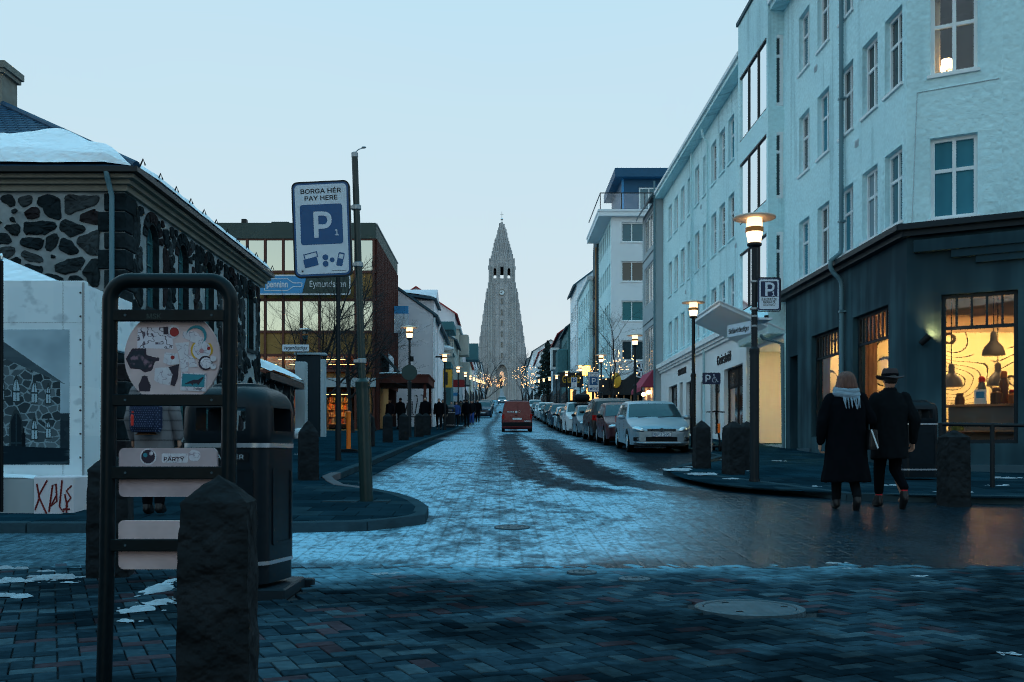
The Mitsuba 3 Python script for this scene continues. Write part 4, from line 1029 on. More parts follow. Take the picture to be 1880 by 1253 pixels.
put(bs, 'ground_interior', [bf_.box(0, LB - .3, gB - .2, gB, -8, 1.5), bf_.box(0, LB - .4, gB, zb[6] - .36, -7.1, -7)], 'warm_room')
put(bs, 'fascia', [bf_.box(5.5, LB, 4.55, 5.05, -.25, .22)], 'paint_grey')
P('rear_slats', (0.03, 0.01, 0.008), 0.8)
put(bs, 'rear_wall', [bf_.box(0, LB, zb[5] + .13, zb[1], -.6, -.2), box(-19, XB - .05, YB2 - .3, YB2, gB - 1, 13.3), box(-19, -18.8, YB, YB2, gB - 1, 13.3)], 'rear_slats')
put(bs, 'roof', box(-19, XB - .05, YB + .3, YB2, 13.2, 13.35), 'copper_dark')
for i in range(8):
    s = LB - 1.0 - i * .985
    put(bs, 'shop_pane', bf_.put(tm([(s - .9, gB + .1, -.03), (s - .02, gB + .1, -.03), (s - .02, 4.5, -.03), (s - .9, 4.5, -.03)], [(0, 1, 2, 3)])), 'clear_pane')
for i in range(4):
    for w in range(2):
        sl_ = thing('ceiling_strip_light', f'warm strip light on the bookshop ceiling, {["first", "second", "third", "fourth"][i]} from the right in the {["front", "back"][w]} row', 'light')
        x = LB - 2.6 - i * 2.3; o = -1.6 - w * 3
        p0 = bf_.pt(x, zb[5] - .06, o)
        put(sl_, 'housing', box(p0[0] - .8, p0[0] + .8, p0[1] - .10, p0[1] + .10, zb[5] - .10, zb[5] + .01), 'metal_grey')
        glow(tm([(p0[0] - .75, p0[1] - .08, zb[5] - .104), (p0[0] - .75, p0[1] + .08, zb[5] - .104), (p0[0] + .75, p0[1] + .08, zb[5] - .104), (p0[0] + .75, p0[1] - .08, zb[5] - .104)], [(0, 1, 2, 3)]), tuple(WARM * [1, 1.1, .9] * 1.1), 'diffuser', sl_)
for i in range(3):
    sl_ = thing('shop_light', f'warm light over the {["right", "middle", "left"][i]} shelves inside the bookshop ground floor', 'light')
    p0 = bf_.pt(LB - 2.4 - i * 2.4, 4.3, -2.2)
    put(sl_, 'housing', box(p0[0] - .7, p0[0] + .7, p0[1] - .12, p0[1] + .12, 4.3, 4.42), 'metal_grey')
    glow(tm([(p0[0] - .65, p0[1] - .1, 4.296), (p0[0] - .65, p0[1] + .1, 4.296), (p0[0] + .65, p0[1] + .1, 4.296), (p0[0] + .65, p0[1] - .1, 4.296)], [(0, 1, 2, 3)]), tuple(WARM * [1, 1.05, .6] * 2.0), 'diffuser', sl_)
# shelves with books seen through the glass
for i in range(4):
    bk = thing('book_shelf', f'{["first", "second", "third", "fourth"][i]} warm-lit book shelf from the right inside the bookshop', 'shelf')
    s = LB - 1.9 - i * 1.35
    put(bk, 'shelf', [bf_.box(s - 1.2, s, gB + .4 + j * .42, gB + .44 + j * .42, -3.4, -3.0) for j in range(6)] + [bf_.box(s - 1.24, s - 1.2, gB, gB + 2.6, -3.4, -3.0)], 'wood_board')
    mb, cb_ = [], []
    for j in range(6):
        x = s - 1.15
        while x < s - .08:
            w = rnd.uniform(.03, .09); h = rnd.uniform(.2, .36)
            mb.append(bf_.box(x, x + w - .006, gB + .44 + j * .42, gB + .44 + h + j * .42, -3.3, -3.02))
            c = rnd.choice([(.5, .12, .03), (.45, .3, .08), (.1, .12, .15), (.5, .4, .25), (.3, .05, .04)])
            cb_.append(np.tile(c, (8, 1))); x += w
    if 'book_col' not in scene: P('book_col', {'type': 'mesh_attribute', 'name': 'vertex_color'}, .7)
    put(bk, 'books', cat(mb), 'book_col', kind='stuff', color=np.vstack(cb_))
# slatted side
wk = put(bs, 'side_wall', bsd.box(.15, YB2 - YB, 6.0, zb[1], -.4, -.12), 'rear_slats')
for i in range(30):
    s = .10 + i * .385
    put(wk, 'slat', bsd.box(s, s + .2, 5.0 if i > 3 else gB - .4, zb[1] + .02, -.11, .06), 'wood_brown')
    put(bs, 'parapet_cap', bsd.box(s - .03, s + .3, zb[0] - .045, zb[0] + .02, -.1, .07), 'metal_grey')
put(bs, 'entrance_wall', bsd.box(1.6, YB2 - YB, gB - .5, 5.0, -1.2, -1.0), 'rear_slats')
dl = thing('door_light', 'small warm light glowing over the bookshop entrance', 'light')
put(dl, 'case', box(-7.72, -7.35, 60.9, 61.0, 4.02, 4.45), 'metal_dark')
glow(tm([(-7.68, 60.895, 4.06), (-7.39, 60.895, 4.06), (-7.39, 60.895, 4.41), (-7.68, 60.895, 4.41)], [(0, 1, 2, 3)]), tuple(WARM * .5), 'lens', dl)
# entrance canopy with a glass slope and snow
en = thing('entrance_canopy', 'dark brown entrance canopy with snow on top at the corner of the slatted wall', 'canopy')
put(en, 'roof', [box(-7.6, -3.95, 56.0, 61.0, 4.85, 5.25), box(-7.6, -3.9, 55.95, 61.05, 5.25, 5.34)], 'wood_brown')
put(en, 'snow', snow_sheet((-7.4, 56.0, 5.34), (2.6, 0, 0), (0, 4.5, 0), 30, 20, lambda a: 1.0, .14, 7), 'snow', smooth=True)
put(en, 'glass_slope', tm([(-7.9, 56.4, 8.0), (-7.9, 60.5, 8.0), (-5.6, 60.5, 5.35), (-5.6, 56.4, 5.35)], [(0, 1, 2, 3)]), 'glass_teal')
for i in range(8):
    y = 56.4 + i * .58
    put(en, 'glazing_bar', tube([(-7.9, y, 8.02), (-5.6, y, 5.37)], .035, 5), 'metal_dark')
for y in (56.3, 60.7): put(en, 'post', box(-4.25, -4.10, y, y + .15, gB - .3, 4.85), 'wood_brown')
# signs on the bookshop
fg = Frame((-13.06, YB - .65), (-8.08, YB - .65))
sg1 = thing('shop_sign', 'long shop sign, blue with a bottle at left, dark green at right', 'sign')
zs0 = 9.52
W1 = 2.55
put(sg1, 'blue_board', fg.ext(sg.Polygon([(0.1, zs0), (W1 - .12, zs0), (W1 + .14, zs0 + .98), (0.1, zs0 + .98), (0, zs0 + .85), (0, zs0 + .13)]), 0, .14), 'sign_sky')
put(sg1, 'green_board', fg.ext(sg.Polygon([(W1 - .10, zs0), (4.88, zs0), (4.98, zs0 + .12), (4.98, zs0 + .86), (4.88, zs0 + .98), (W1 + .16, zs0 + .98)]), 0, .14), 'sign_green')
put(sg1, 'border', [fg.ext(rrect(-.05, 5.03, zs0 - .05, zs0 + 1.03, .12).difference(rrect(.02, 4.96, zs0 + .02, zs0 + .96, .1)), .005, .15)], 'sign_white')
bo = sg.Polygon([(.45, zs0 + .22), (1.65, zs0 + .22), (1.95, zs0 + .42), (2.4, zs0 + .42), (2.4, zs0 + .56), (1.95, zs0 + .56), (1.65, zs0 + .78), (.45, zs0 + .78)]).buffer(.05)
put(sg1, 'bottle_outline', fg.ext(bo.difference(bo.buffer(-.035)), .14, .155), 'sign_white')
put(sg1, 'lettering', [fg.text('penninn', .52, zs0 + .36, .31, .142, True, 1.15, .02), fg.text('Eymundsson', W1 + .28, zs0 + .37, .33, .142, False, 1.95, .02)], 'sign_white')
put(sg1, 'bracket', [fg.box(.6, .68, zs0 + .3, zs0 + .5, -.6, 0), fg.box(4.2, 4.28, zs0 + .3, zs0 + .5, -.6, 0)], 'metal_dark')
sg2 = thing('wall_sign', 'blue and white box sign fixed to the slatted side wall', 'sign')
put(sg2, 'box', bsd.box(9.0, 9.25, 8.6, 10.3, .06, .95), 'sign_sky')
put(sg2, 'face', box(XB + .05, XB + .96, YB + 8.97, YB + 8.99, 8.6, 9.8), 'sign_white')
sg3 = thing('notice_board', 'tilted white notice board on the slatted wall above the canopy', 'sign')
put(sg3, 'board', bsd.box(5.5, 8.0, 5.5, 6.9, .07, .14), 'sign_white')
put(sg3, 'frame', bsd.box(5.4, 8.1, 5.4, 7.0, .03, .068), 'metal_dark')
# roof plant
rp = thing('roof_plant', 'pale flat roof unit on top of the bookshop', 'roof unit')
put(rp, 'unit', cbox(-15.2, -11.4, 57, 60, 13.36, 13.95, .03), 'paint_palegrey')
put(rp, 'vent', cbox(-14.6, -14.3, 56.95, 57.3, 13.96, 14.2, .02), 'metal_dark')
put(rp, 'lid', cbox(-12.9, -11.9, 56.95, 58, 13.96, 14.04, .02), 'copper_dark')

# ------------------------------------------------------------------ white gable house beyond the bookshop
wh = thing('gable_house', 'pale rendered house with a blank gable wall, snowy dormer and scrawled letters', 'building')
XG, YG, YG2 = -4.42, 67.0, 80.5
gg = float(gz(XG, YG))
gfr = Frame((-9.5, YG), (XG, YG)); gs = Frame((XG, YG), (XG, YG2))
zE, sl2 = 10.15, 0.70
put(wh, 'gable_wall', gfr.ext(sg.Polygon([(0, gg - .5), (gfr.L, gg - .5), (gfr.L, zE), (0, zE + gfr.L * sl2)]), -.3, 0), 'plaster_warm')
put(wh, 'street_wall', gs.wall(gg - .5, zE, [], .3, s0=.002), 'plaster_warm')
put(wh, 'roof', tm([(XG + .35, YG - .1, zE - .2), (XG + .35, YG2, zE - .2), (-9.5, YG2, zE + 5.08 * sl2 + .1), (-9.5, YG - .1, zE + 5.08 * sl2 + .1)] + [(XG + .35, YG - .1, zE - .02), (XG + .35, YG2, zE - .02), (-9.5, YG2, zE + 5.08 * sl2 + .28), (-9.5, YG - .1, zE + 5.08 * sl2 + .28)], [(3, 2, 1, 0), (4, 5, 6, 7), (0, 1, 5, 4), (3, 0, 4, 7), (2, 3, 7, 6), (1, 2, 6, 5)]), 'paint_slate')
dmr = put(wh, 'dormer', [box(-7.2, XG - .02, YG + 1.3, YG + 1.5, zE, 11.3), box(XG - .3, XG - .02, YG + 1.5, YG + 6, zE, 11.3)], 'plaster_warm')
put(dmr, 'roof', [tm([(XG + .18, YG + 1.0, 11.42), (XG + .18, YG + 6.3, 11.42), (-8.4, YG + 6.3, 12.05), (-8.4, YG + 1.0, 12.05), (XG + .18, YG + 1.0, 11.30), (XG + .18, YG + 6.3, 11.3), (-8.4, YG + 6.3, 11.9), (-8.4, YG + 1.0, 11.9)], [(0, 1, 2, 3), (7, 6, 5, 4), (4, 5, 1, 0), (3, 7, 4, 0)])], 'paint_slate')
put(dmr, 'snow', snow_sheet((-8.3, YG + 1.05, 12.04), (3.9, 0, -.56), (0, 5.2, 0), 20, 20, lambda a: 1.0, .16, 2), 'snow', smooth=True)
put(dmr, 'gable', tm([(XG + .10, YG + 1.3, 11.35), (XG + .10, YG + 6.0, 11.35), (XG + .10, YG + 3.6, 12.4), (XG - 2.4, YG + 1.3, 11.35), (XG - 2.4, YG + 6, 11.35), (XG - 2.4, YG + 3.6, 12.4)], [(0, 1, 2), (3, 5, 4), (0, 2, 5), (0, 5, 3), (1, 4, 5), (1, 5, 2)]), 'plaster_warm')
for s in np.arange(1.2, 12, 2.0):
    for z0 in (4.9, 7.4): window(wh, gs, s, s + 1.0, z0, z0 + 1.5, .12, (.5,), (), 'paint_white', 'glass_dark', .08)
pipe(wh, [(XG + .1, YG - .08, zE - .2), (XG + .1, YG - .08, gg)], .06, 'paint_white')
pipe(wh, [(XG + .32, YG + 3, zE - .25), (XG + .12, YG + 3, zE - .9), (XG + .12, YG + 3, gg)], .06, 'paint_white')
put(wh, 'wall_lamp', [box(XG, XG + .5, YG + 2, YG + 2.1, 7.5, 7.6), ball((XG + .5, YG + 2.05, 7.5), .15, 1)], 'metal_dark')
P('spray_black', (0.03, 0.025, 0.025), 0.6)
gx, gz0 = 2.75, 3.3
SC = [[(0, .5), (.15, .15), (.35, .1), (.5, .35), (.62, 1.0)], [(.62, 1.0), (.62, .2), (.75, .1), (.85, .3)], [(.95, 1.1), (.95, .3), (1.05, .2)], [(1.1, 1.45), (1.25, 1.5), (1.3, 1.2), (1.15, .3), (1.25, .15), (1.4, .3), (1.5, .9)], [(1.5, 1.5), (1.68, 1.5), (1.72, 1.2), (1.5, .4), (1.6, .15), (1.75, .3)], [(.2, .1), (1.6, .05)]]
put(wh, 'spray_lettering', [scrawl(gfr, [(a + gx, b + gz0) for a, b in w], .035, .002) for w in SC], 'spray_black')
# ------------------------------------------------------------------ houses further up on the left
def row_house(name, label, x, y0, y1, ze, wall, roofc, flat=True, depth=7, ridge=2.6, over=.2, rows=(4, 7), snowy=False):
    k = thing(name, label, 'building')
    g = float(gz(x, y0)); d = depth
    fr = Frame((x, y0), (x, y1)) if x < 0 else Frame((x, y1), (x, y0))
    fe = Frame((x - d, y0), (x, y0)) if x < 0 else Frame((x, y0), (x + d, y0))
    sgn = -1 if x < 0 else 1
    L = y1 - y0
    hs_ = []
    for zr in rows:
        s = 1.0
        while s + 1.1 < L:
            hs_.append((s, g + zr, s + 1.0, g + zr + 1.5)); s += 1.9
    put(k, 'street_wall', fr.wall(g - 1, ze, hs_, .3), wall)
    for h in hs_: window(k, fr, h[0], h[2], h[1], h[3], .12, (.5,), (), 'paint_white', rnd.choice(['glass_dark', 'glass_teal']), .08)
    put(k, 'end_wall', fe.wall(g - 1, ze, [], .3, s0=.0 if x < 0 else .302, s1=fe.L - (.302 if x < 0 else 0)), wall)
    if flat:
        put(k, 'roof', box(x - sgn * over, x + sgn * d, y0 - .1, y1 + .1, ze, ze + .35), roofc)
    else:
        xm = x + sgn * d / 2
        put(k, 'gable', fe.ext(sg.Polygon([(0, ze), (fe.L, ze), (fe.L / 2, ze + ridge)]), -.3, -.002), wall)
        xx = [x - sgn * .35, xm, x + sgn * (d + .35)]; zz = [ze - .25, ze + ridge, ze - .25]
        vv = []
        for yy in (y0 - .25, y1 + .1):
            for a, b in zip(xx, zz): vv += [(a, yy, b), (a, yy, b + .16)]
        ff = [(0, 6, 8, 2), (2, 8, 10, 4), (1, 3, 9, 7), (3, 5, 11, 9), (0, 2, 3, 1), (2, 4, 5, 3), (0, 1, 7, 6), (4, 10, 11, 5)]
        rk_ = put(k, 'roof', tm(vv, ff), roofc)
        if snowy: put(rk_, 'snow', snow_sheet((xx[0], y1, zz[0] + .17), (0, y0 - y1, 0), (xm - xx[0], 0, zz[1] - zz[0]) if x < 0 else (xm - xx[0], 0, zz[1] - zz[0]), 20, 12, lambda a: 1., .12, 4), 'snow', smooth=True)
    put(k, 'shop_front', fr.box(.4, L - .4, g + .3, g + 3.0, .004, .08), 'sign_black')
    return k, fr, g
b1, f1_, g1 = row_house('corner_house', 'grey house with a glazed roof balcony over an arched porch', -4.75, 81, 92, 10.8, 'plaster_beige', 'paint_slate', True, 7, rows=(4,))
bal = put(b1, 'balcony', [box(-5.4, -3.75, 81.6, 86, 9.1, 9.35)], 'plaster_beige')
put(bal, 'rail', [box(-5.35, -3.78, 81.62, 81.66, 9.35 + i * .22, 9.38 + i * .22) for i in range(8)] + [box(-5.35 + i * .19, -5.32 + i * .19, 81.62, 81.66, 9.35, 10.9) for i in range(9)], 'paint_slate')
put(bal, 'snow', ball((-4.5, 81.8, 9.45), .8, 3, (1, .5, .3)), 'snow', smooth=True)
put(b1, 'balcony_roof', box(-5.4, -3.7, 81.5, 86, 10.95, 11.6), 'paint_teal')
put(b1, 'porch', Frame((-5.6, 81.3), (-3.8, 81.3)).ext(sg.box(0, 7.9, 1.8, 9.09).difference(sg.Point(1.8, 7.8).buffer(.95)), -.3, 0), 'plaster_beige')
put(b1, 'bay', box(-4.74, -3.95, 82.2, 86, g1, 8.4), 'paint_teal')
yb_ = thing('hanging_sign', 'small yellow sign hanging over the left pavement', 'sign'); put(yb_, 'board', box(-4.7, -3.7, 79.0, 79.08, 6.1, 7.5), 'yellow'); put(yb_, 'mark', box(-4.35, -4.05, 78.985, 78.998, 6.3, 7.3), 'sign_black'); put(yb_, 'arm', cyl((-4.8, 79.04, 7.55), (-3.7, 79.04, 7.55), .03), 'black')
wb_ = thing('hanging_sign', 'white sign with a dark red board above it over the left pavement', 'sign'); put(wb_, 'board', box(-5.1, -3.4, 92.5, 92.6, 5.7, 7.0), 'sign_white'); put(wb_, 'upper_board', box(-4.6, -3.2, 92.55, 92.65, 7.02, 7.7), 'red'); put(wb_, 'mark', box(-4.7, -3.8, 92.48, 92.497, 6.2, 6.5), 'sign_sky')
b2 = row_house('town_house', 'dark-roofed house with one tall window seen end on, left side', -4.25, 94, 103, 11.6, 'plaster_beige', 'paint_slate', False, 6, 1.6, rows=(4, 6.8))[0]
b3 = row_house('town_house', 'taller flat-topped grey-beige house behind the dark-roofed one', -4.3, 106, 117, 14.0, 'plaster_beige', 'paint_grey', True, 8, rows=(4, 7))[0]
put(b3, 'bay', [box(-4.3, -3.2, 107, 110, 8.2, 10.6), box(-4.29, -3.3, 107.1, 109.8, 11.4, 13.5)], 'plaster_beige')
b4 = row_house('town_house', 'house with a red roof seen above its neighbours on the left', -5.2, 117.2, 128, 17.2, 'plaster_warm', 'red', False, 9, 3.0, rows=(4, 7, 10))[0]
b5 = row_house('town_house', 'cream house with a dark green bay far up on the left', -4.6, 136, 150, 16.6, 'plaster_warm', 'paint_white', True, 8, rows=(4, 7))[0]
put(b5, 'bay', box(-4.59, -2.9, 136.5, 140, 13.6, 15.8), 'paint_teal')
b6 = row_house('town_house', 'ochre house with a gabled porch roof far up on the left', -4.6, 156, 172, 15.2, 'plaster_cream', 'red', False, 8, 2.0, rows=(3.5,))[0]
for i, (y0, y1, z, w) in enumerate([(180, 200, 18.5, 'plaster_warm'), (205, 232, 20.5, 'paint_palegrey'), (240, 275, 23, 'plaster_beige'), (282, 330, 26, 'paint_palegrey')]):
    row_house('town_house', ['pale house beyond the ochre one on the left', 'grey house further up behind the left lamps', 'beige house near the top of the left row', 'last pale house below the church on the left'][i], -5.0, y0, y1, z, w, 'paint_slate', True, 8, rows=(4, 7))
# ------------------------------------------------------------------ houses beyond the long building on the right
nb_ = thing('bay_house', 'narrow grey house with stacked street bays and a slate eave beside the long building', 'building')
XN = 8.04
nf = Frame((XN, 47.4 + 9), (XN, 52.05))
nL = nf.L
nrow = [(5.0, 7.7), (9.0, 11.1), (11.9, 13.75)]
put(nb_, 'bay_wall', nf.wall(3.2, 14.1, [(.5, a, 4.0, b) for a, b in nrow], .25), 'paint_grey')
put(nb_, 'side_wall', Frame((XN, 52.04), (12, 52.04)).wall(1, 14.1, [], .25, s0=.002), 'paint_grey')
put(nb_, 'rear_wall', box(XN, 12, nf.p0[1], nf.p0[1] + .2, 1, 14.1), 'paint_grey')
put(nb_, 'roof', tm([(XN - .35, 51.9, 14.1), (XN - .35, 56.7, 14.1), (XN + .35, 56.7, 15.0), (XN + .35, 51.9, 15.0), (XN - .35, 51.9, 13.95), (XN - .35, 56.7, 13.95), (12, 51.9, 15.0), (12, 56.7, 15.0)], [(0, 1, 2, 3), (4, 5, 1, 0), (3, 2, 7, 6), (4, 0, 3, 3)]), 'paint_slate')
for a, b in nrow: window(nb_, nf, .5, 4.0, a, b, .06, (.25, .5, .75), (), 'paint_white', 'glass_dark', .07, split=True)
put(nb_, 'band', [nf.box(0, nL, z, z + .05, .003, .03) for z in (8.0, 11.55)], 'paint_slate')
pipe(nb_, [(XN - .05, 52.0, 15), (XN - .05, 52.0, 2.2)], .05)
aw_ = thing('awning', 'dusky pink awning over the bar door beside the long building', 'awning')
ga = float(gz(7, 54)) + .1
put(aw_, 'cloth', tm([(XN - .05, 52.3, 5.3), (XN - .05, 56.2, 5.3), (7.35, 56.2, 4.4), (7.35, 52.3, 4.4), (7.35, 56.2, 4.2), (7.35, 52.3, 4.2), (XN - .05, 52.3, 4.4)], [(0, 1, 2, 3), (3, 2, 4, 5), (0, 3, 6, 6)]), 'awning_pink')
put(aw_, 'arm', [cyl((XN, y, 4.4), (7.37, y, 4.4), .03) for y in (52.4, 56.1)], 'metal_dark')
put(nb_, 'bar_front', [box(XN + .3, XN + .5, 52.3, 56.3, 1.9, 4.6), box(XN + .05, 12, 52.3, 56.3, 4.6, 4.75)], 'trim_dark')
for i, y in enumerate((53.3, 55.2)):
    w_ = thing('wall_lamp', ['round warm wall lamp at the bar door, right one', 'round warm wall lamp at the bar door, left one'][i], 'lamp')
    put(w_, 'arm', cyl((XN + .3, y, 4.2), (XN - .1, y, 4.2), .03), 'black')
    glow(ball((XN - .15, y, 4.18), .11, 2), tuple(WARM * 2.2), 'globe', w_)
# white corner house with a blue roof storey
wc = thing('corner_house', 'white corner house with wide windows, a roof terrace and a blue top storey', 'building')
XW, YW, YW2 = 8.2, 74.0, 83.2
wf = Frame((XW, YW), (15.0, YW)); ws = Frame((XW, YW2), (XW, YW))
gw = float(gz(XW, YW))
zw = [(6.0 + 2.92 * i, 7.45 + 2.92 * i) for i in range(5)][1:]
zw = [(7.75, 9.25), (10.65, 12.15), (13.55, 15.05), (16.45, 17.9)]
put(wc, 'front_wall', wf.wall(gw - .5, 18.3, [(.75, a, 3.3, b) for a, b in zw], .3), 'paint_palegrey')
put(wc, 'street_wall', ws.wall(gw - .5, 18.3, [(s, a, s + .9, b) for a, b in zw for s in (.6, 2.0, 3.4, 4.8, 6.2, 7.6)], .3, s1=ws.L - .002), 'stucco_mint')
P('blind', (0.03, 0.16, 0.18), 0.3)
for i, (a, b) in enumerate(zw):
    window(wc, wf, .75, 3.3, a, b, .10, (.30,), (), 'paint_white', ['glass_dark', 'blind', 'shade_grey', 'glass_teal'][i], .09, 'paint_white', split=True)
    for s in (.6, 2.0, 3.4, 4.8, 6.2, 7.6): window(wc, ws, s, s + .9, a, b, .1, (), (), 'frame_grey', 'glass_teal', .07)
put(wc, 'roof_slab', [box(XW - .95, 15, YW - .35, YW2 + .3, 18.3, 18.62), box(XW - 1.0, 15, YW - .4, YW2 + .3, 18.62, 18.78)], 'paint_palegrey')
tr = put(wc, 'terrace_rail', [box(XW - .85, 13.8, YW - .3, YW - .24, 19.95, 20.02), box(XW - .85, XW - .79, YW - .24, YW2, 19.95, 20.02)] + [box(x, x + .06, YW - .3, YW - .24, 18.78, 19.95) for x in (XW - .85, 8.9, 10.6, 12.2, 13.7)], 'metal_dark')
put(tr, 'pane', tm([(XW - .8, YW - .27, 18.8), (13.7, YW - .27, 18.8), (13.7, YW - .27, 19.95), (XW - .8, YW - .27, 19.95)], [(0, 1, 2, 3)]), 'clear_pane')
pk = put(wc, 'roof_storey', [box(9.35, 15.5, 77, 84, 18.78, 21.9)], 'paint_blue')
put(pk, 'roof', [box(8.75, 15.9, 76.3, 84.5, 21.9, 22.55)], 'paint_blue')
pf = Frame((9.35, 77), (15, 77))
window(wc, pf, 1.3, 4.4, 19.3, 21.2, -.09, (.24,), (), 'paint_white', 'glass_teal', .09, split=True)
put(wc, 'corner_board', box(9.33, 9.5, 76.97, 77.0, 18.78, 21.9), 'sign_sky')
# dark cafe with a wavy awning front before the white house
cf = thing('cafe_front', 'dark cafe pavilion with a wavy black canopy and round sign before the white house', 'building')
YF = 70.0
xs = np.linspace(7.0, 11.4, 24)
topz = 6.05 + .95 * np.clip((xs - 8.6) / 1.6, 0, 1) ** 1.2 * (2 - np.clip((xs - 8.6) / 1.6, 0, 1) ** 1.2) * .9 + .10 * np.sin((xs - 7) * 2.2)
ff_ = Frame((7.0, YF), (11.4, YF))
put(cf, 'canopy', ff_.ext(sg.Polygon([(0, 5.0)] + [(4.4, 5.0)] + [(x - 7.0, z) for x, z in zip(xs[::-1], topz[::-1])]), -3.5, 0), 'sign_black')
put(cf, 'side_wall', [box(7.2, 11.4, YF + 3, YF + 3.2, gw - .5, 5.2), box(11.2, 11.4, YF, YF + 3, gw - .5, 5.2)], 'trim_dark')
for i in range(6): put(cf, 'post', box(7.1 + i * .5, 7.2 + i * .5, YF + .1, YF + .2, gw - .3, 5.0), 'wood_board')
rs = thing('round_sign', 'round black and white sign on the wavy cafe canopy', 'sign')
c_ = px(1177, 680, YF - .05)
fr0 = Frame((c_[0], YF - .04), (c_[0] + 1, YF - .04))
put(rs, 'disc', fr0.ext(sg.Point(0, c_[2]).buffer(.58), 0, .05), 'sign_black')
star = sg.Point(0, c_[2]).buffer(.55).difference(sg.Point(0, c_[2]).buffer(.46))
spk = [affinity.rotate(sg.box(-.05, c_[2] + .08, .05, c_[2] + .44), a, origin=(0, c_[2])) for a in range(0, 360, 45)]
put(rs, 'emblem', fr0.ext(shapely.union_all([star] + spk), .05, .06), 'sign_white')
ys_ = thing('sun_sign', 'yellow glowing oval sign behind the lit tree', 'sign')
put(ys_, 'rim', ball(px(1131, 699, 69.6), .36, 2, (1, .3, 1.5)), 'yellow')
# next houses up the street
def rh(*a, **k): return row_house(*a, **k)[0]
e1 = thing('arched_house', 'dark slate house front with an arched top beside the white corner house', 'building')
ef = Frame((8.05, 86.8), (8.05, 83.4))
put(e1, 'front', ef.ext(arch(0, 3.4, 3.0, 19.4), -5, 0), 'paint_slate')
for z0 in (8, 11, 14): window(e1, ef, .6, 2.8, z0, z0 + 1.8, -.08, (.5,), (), 'sign_black', 'glass_dark', .08)
pipe(e1, [(7.98, 83.5, 18), (7.98, 83.5, 4)], .06, 'wood_board')
rh('town_house', 'pale blue-grey town house with three rows of windows past the arched house', 7.75, 87, 99, 15.9, 'stucco_mint', 'paint_white', True, 8, rows=(4, 7, 10))
rh('town_house', 'pale gabled town house above its neighbours with snow on the roof', 7.6, 99.3, 108, 17.6, 'paint_palegrey', 'paint_slate', False, 8, 3, rows=(4, 7, 10), snowy=True)
k_ = rh('town_house', 'green town house with a boxed balcony over the pavement', 7.4, 108.5, 120, 14.6, 'paint_teal', 'paint_slate', False, 8, 3, rows=(4, 7))
put(k_, 'balcony', cbox(6.3, 7.4, 109, 113, 9.6, 12.2, .1), 'paint_teal')
k_ = rh('town_house', 'slate-coloured town house with a white-framed bay and red roof edge', 7.2, 120.5, 136, 15.3, 'paint_slate', 'red', False, 8, 3, rows=(4, 7))
put(k_, 'bay', box(6.2, 7.19, 121, 123.5, 11, 13.6), 'paint_white')
put(k_, 'bay_window', box(6.4, 6.9, 120.96, 121, 11.3, 13.3), 'glass_dark')
for i, (y0, y1, z, w, r_) in enumerate([(140, 158, 16, 'paint_palegrey', 'paint_slate'), (160, 185, 17.5, 'stucco_mint', 'paint_slate'), (190, 220, 20, 'paint_palegrey', 'red'), (228, 270, 24, 'paint_palegrey', 'paint_slate'), (280, 330, 27, 'paint_grey', 'paint_slate')]):
    rh('town_house', ['pale house past the red-edged one on the right', 'blue-grey house further up on the right', 'pale red-roofed house far up on the right', 'pale house behind the dark tree on the right', 'last grey house below the church on the right'][i], 7.6, y0, y1, z, w, r_, i == 1, 8, 2.5, rows=(4, 7))
gs_ = thing('hanging_sign', 'black shop sign with yellow letters over the right pavement', 'sign')
fgs = Frame((5.3, 88), (7.3, 88))
put(gs_, 'board', fgs.box(0, 2.0, 6.7, 8.0, -.12, 0), 'sign_black')
put(gs_, 'lettering', fgs.text('Gullið', .15, 7.1, .6, .002, True, 1.6, .02), 'yellow')
ow = thing('shop_box_light', 'yellow glowing box sign over a shop door on the right', 'sign')
put(ow, 'case', box(6.9, 7.6, 84.2, 84.5, 7.4, 8.3), 'metal_dark')
glow(tm([(6.92, 84.19, 7.45), (7.58, 84.19, 7.45), (7.58, 84.19, 8.25), (6.92, 84.19, 8.25)], [(0, 1, 2, 3)]), tuple(WARM * [1, 1, .4] * .35), 'face', ow)
for i, (x, y) in enumerate([(7.7, 83.0), (7.5, 86.9), (7.3, 104)]):
    sw = thing('lit_doorway', ['warm lit doorway behind the pay sign on the right', 'warm lit doorway past the dark house on the right', 'small warm doorway further up on the right'][i], 'doorway')
    g = float(gz(x, y))
    put(sw, 'frame', [box(x - .08, x, y - .12, y, g, g + 3.1), box(x + .5, x + .58, y - .12, y, g, g + 3.1), box(x, x + .5, y - .12, y, g + 3.02, g + 3.1)], 'wood_brown')
    glow(tm([(x, y - .05, g + .1), (x + .5, y - .05, g + .1), (x + .5, y - .05, g + 3.0), (x, y - .05, g + 3.0)], [(0, 1, 2, 3)]), tuple(WARM * [1, .95, .6] * .12), 'pane', sw)

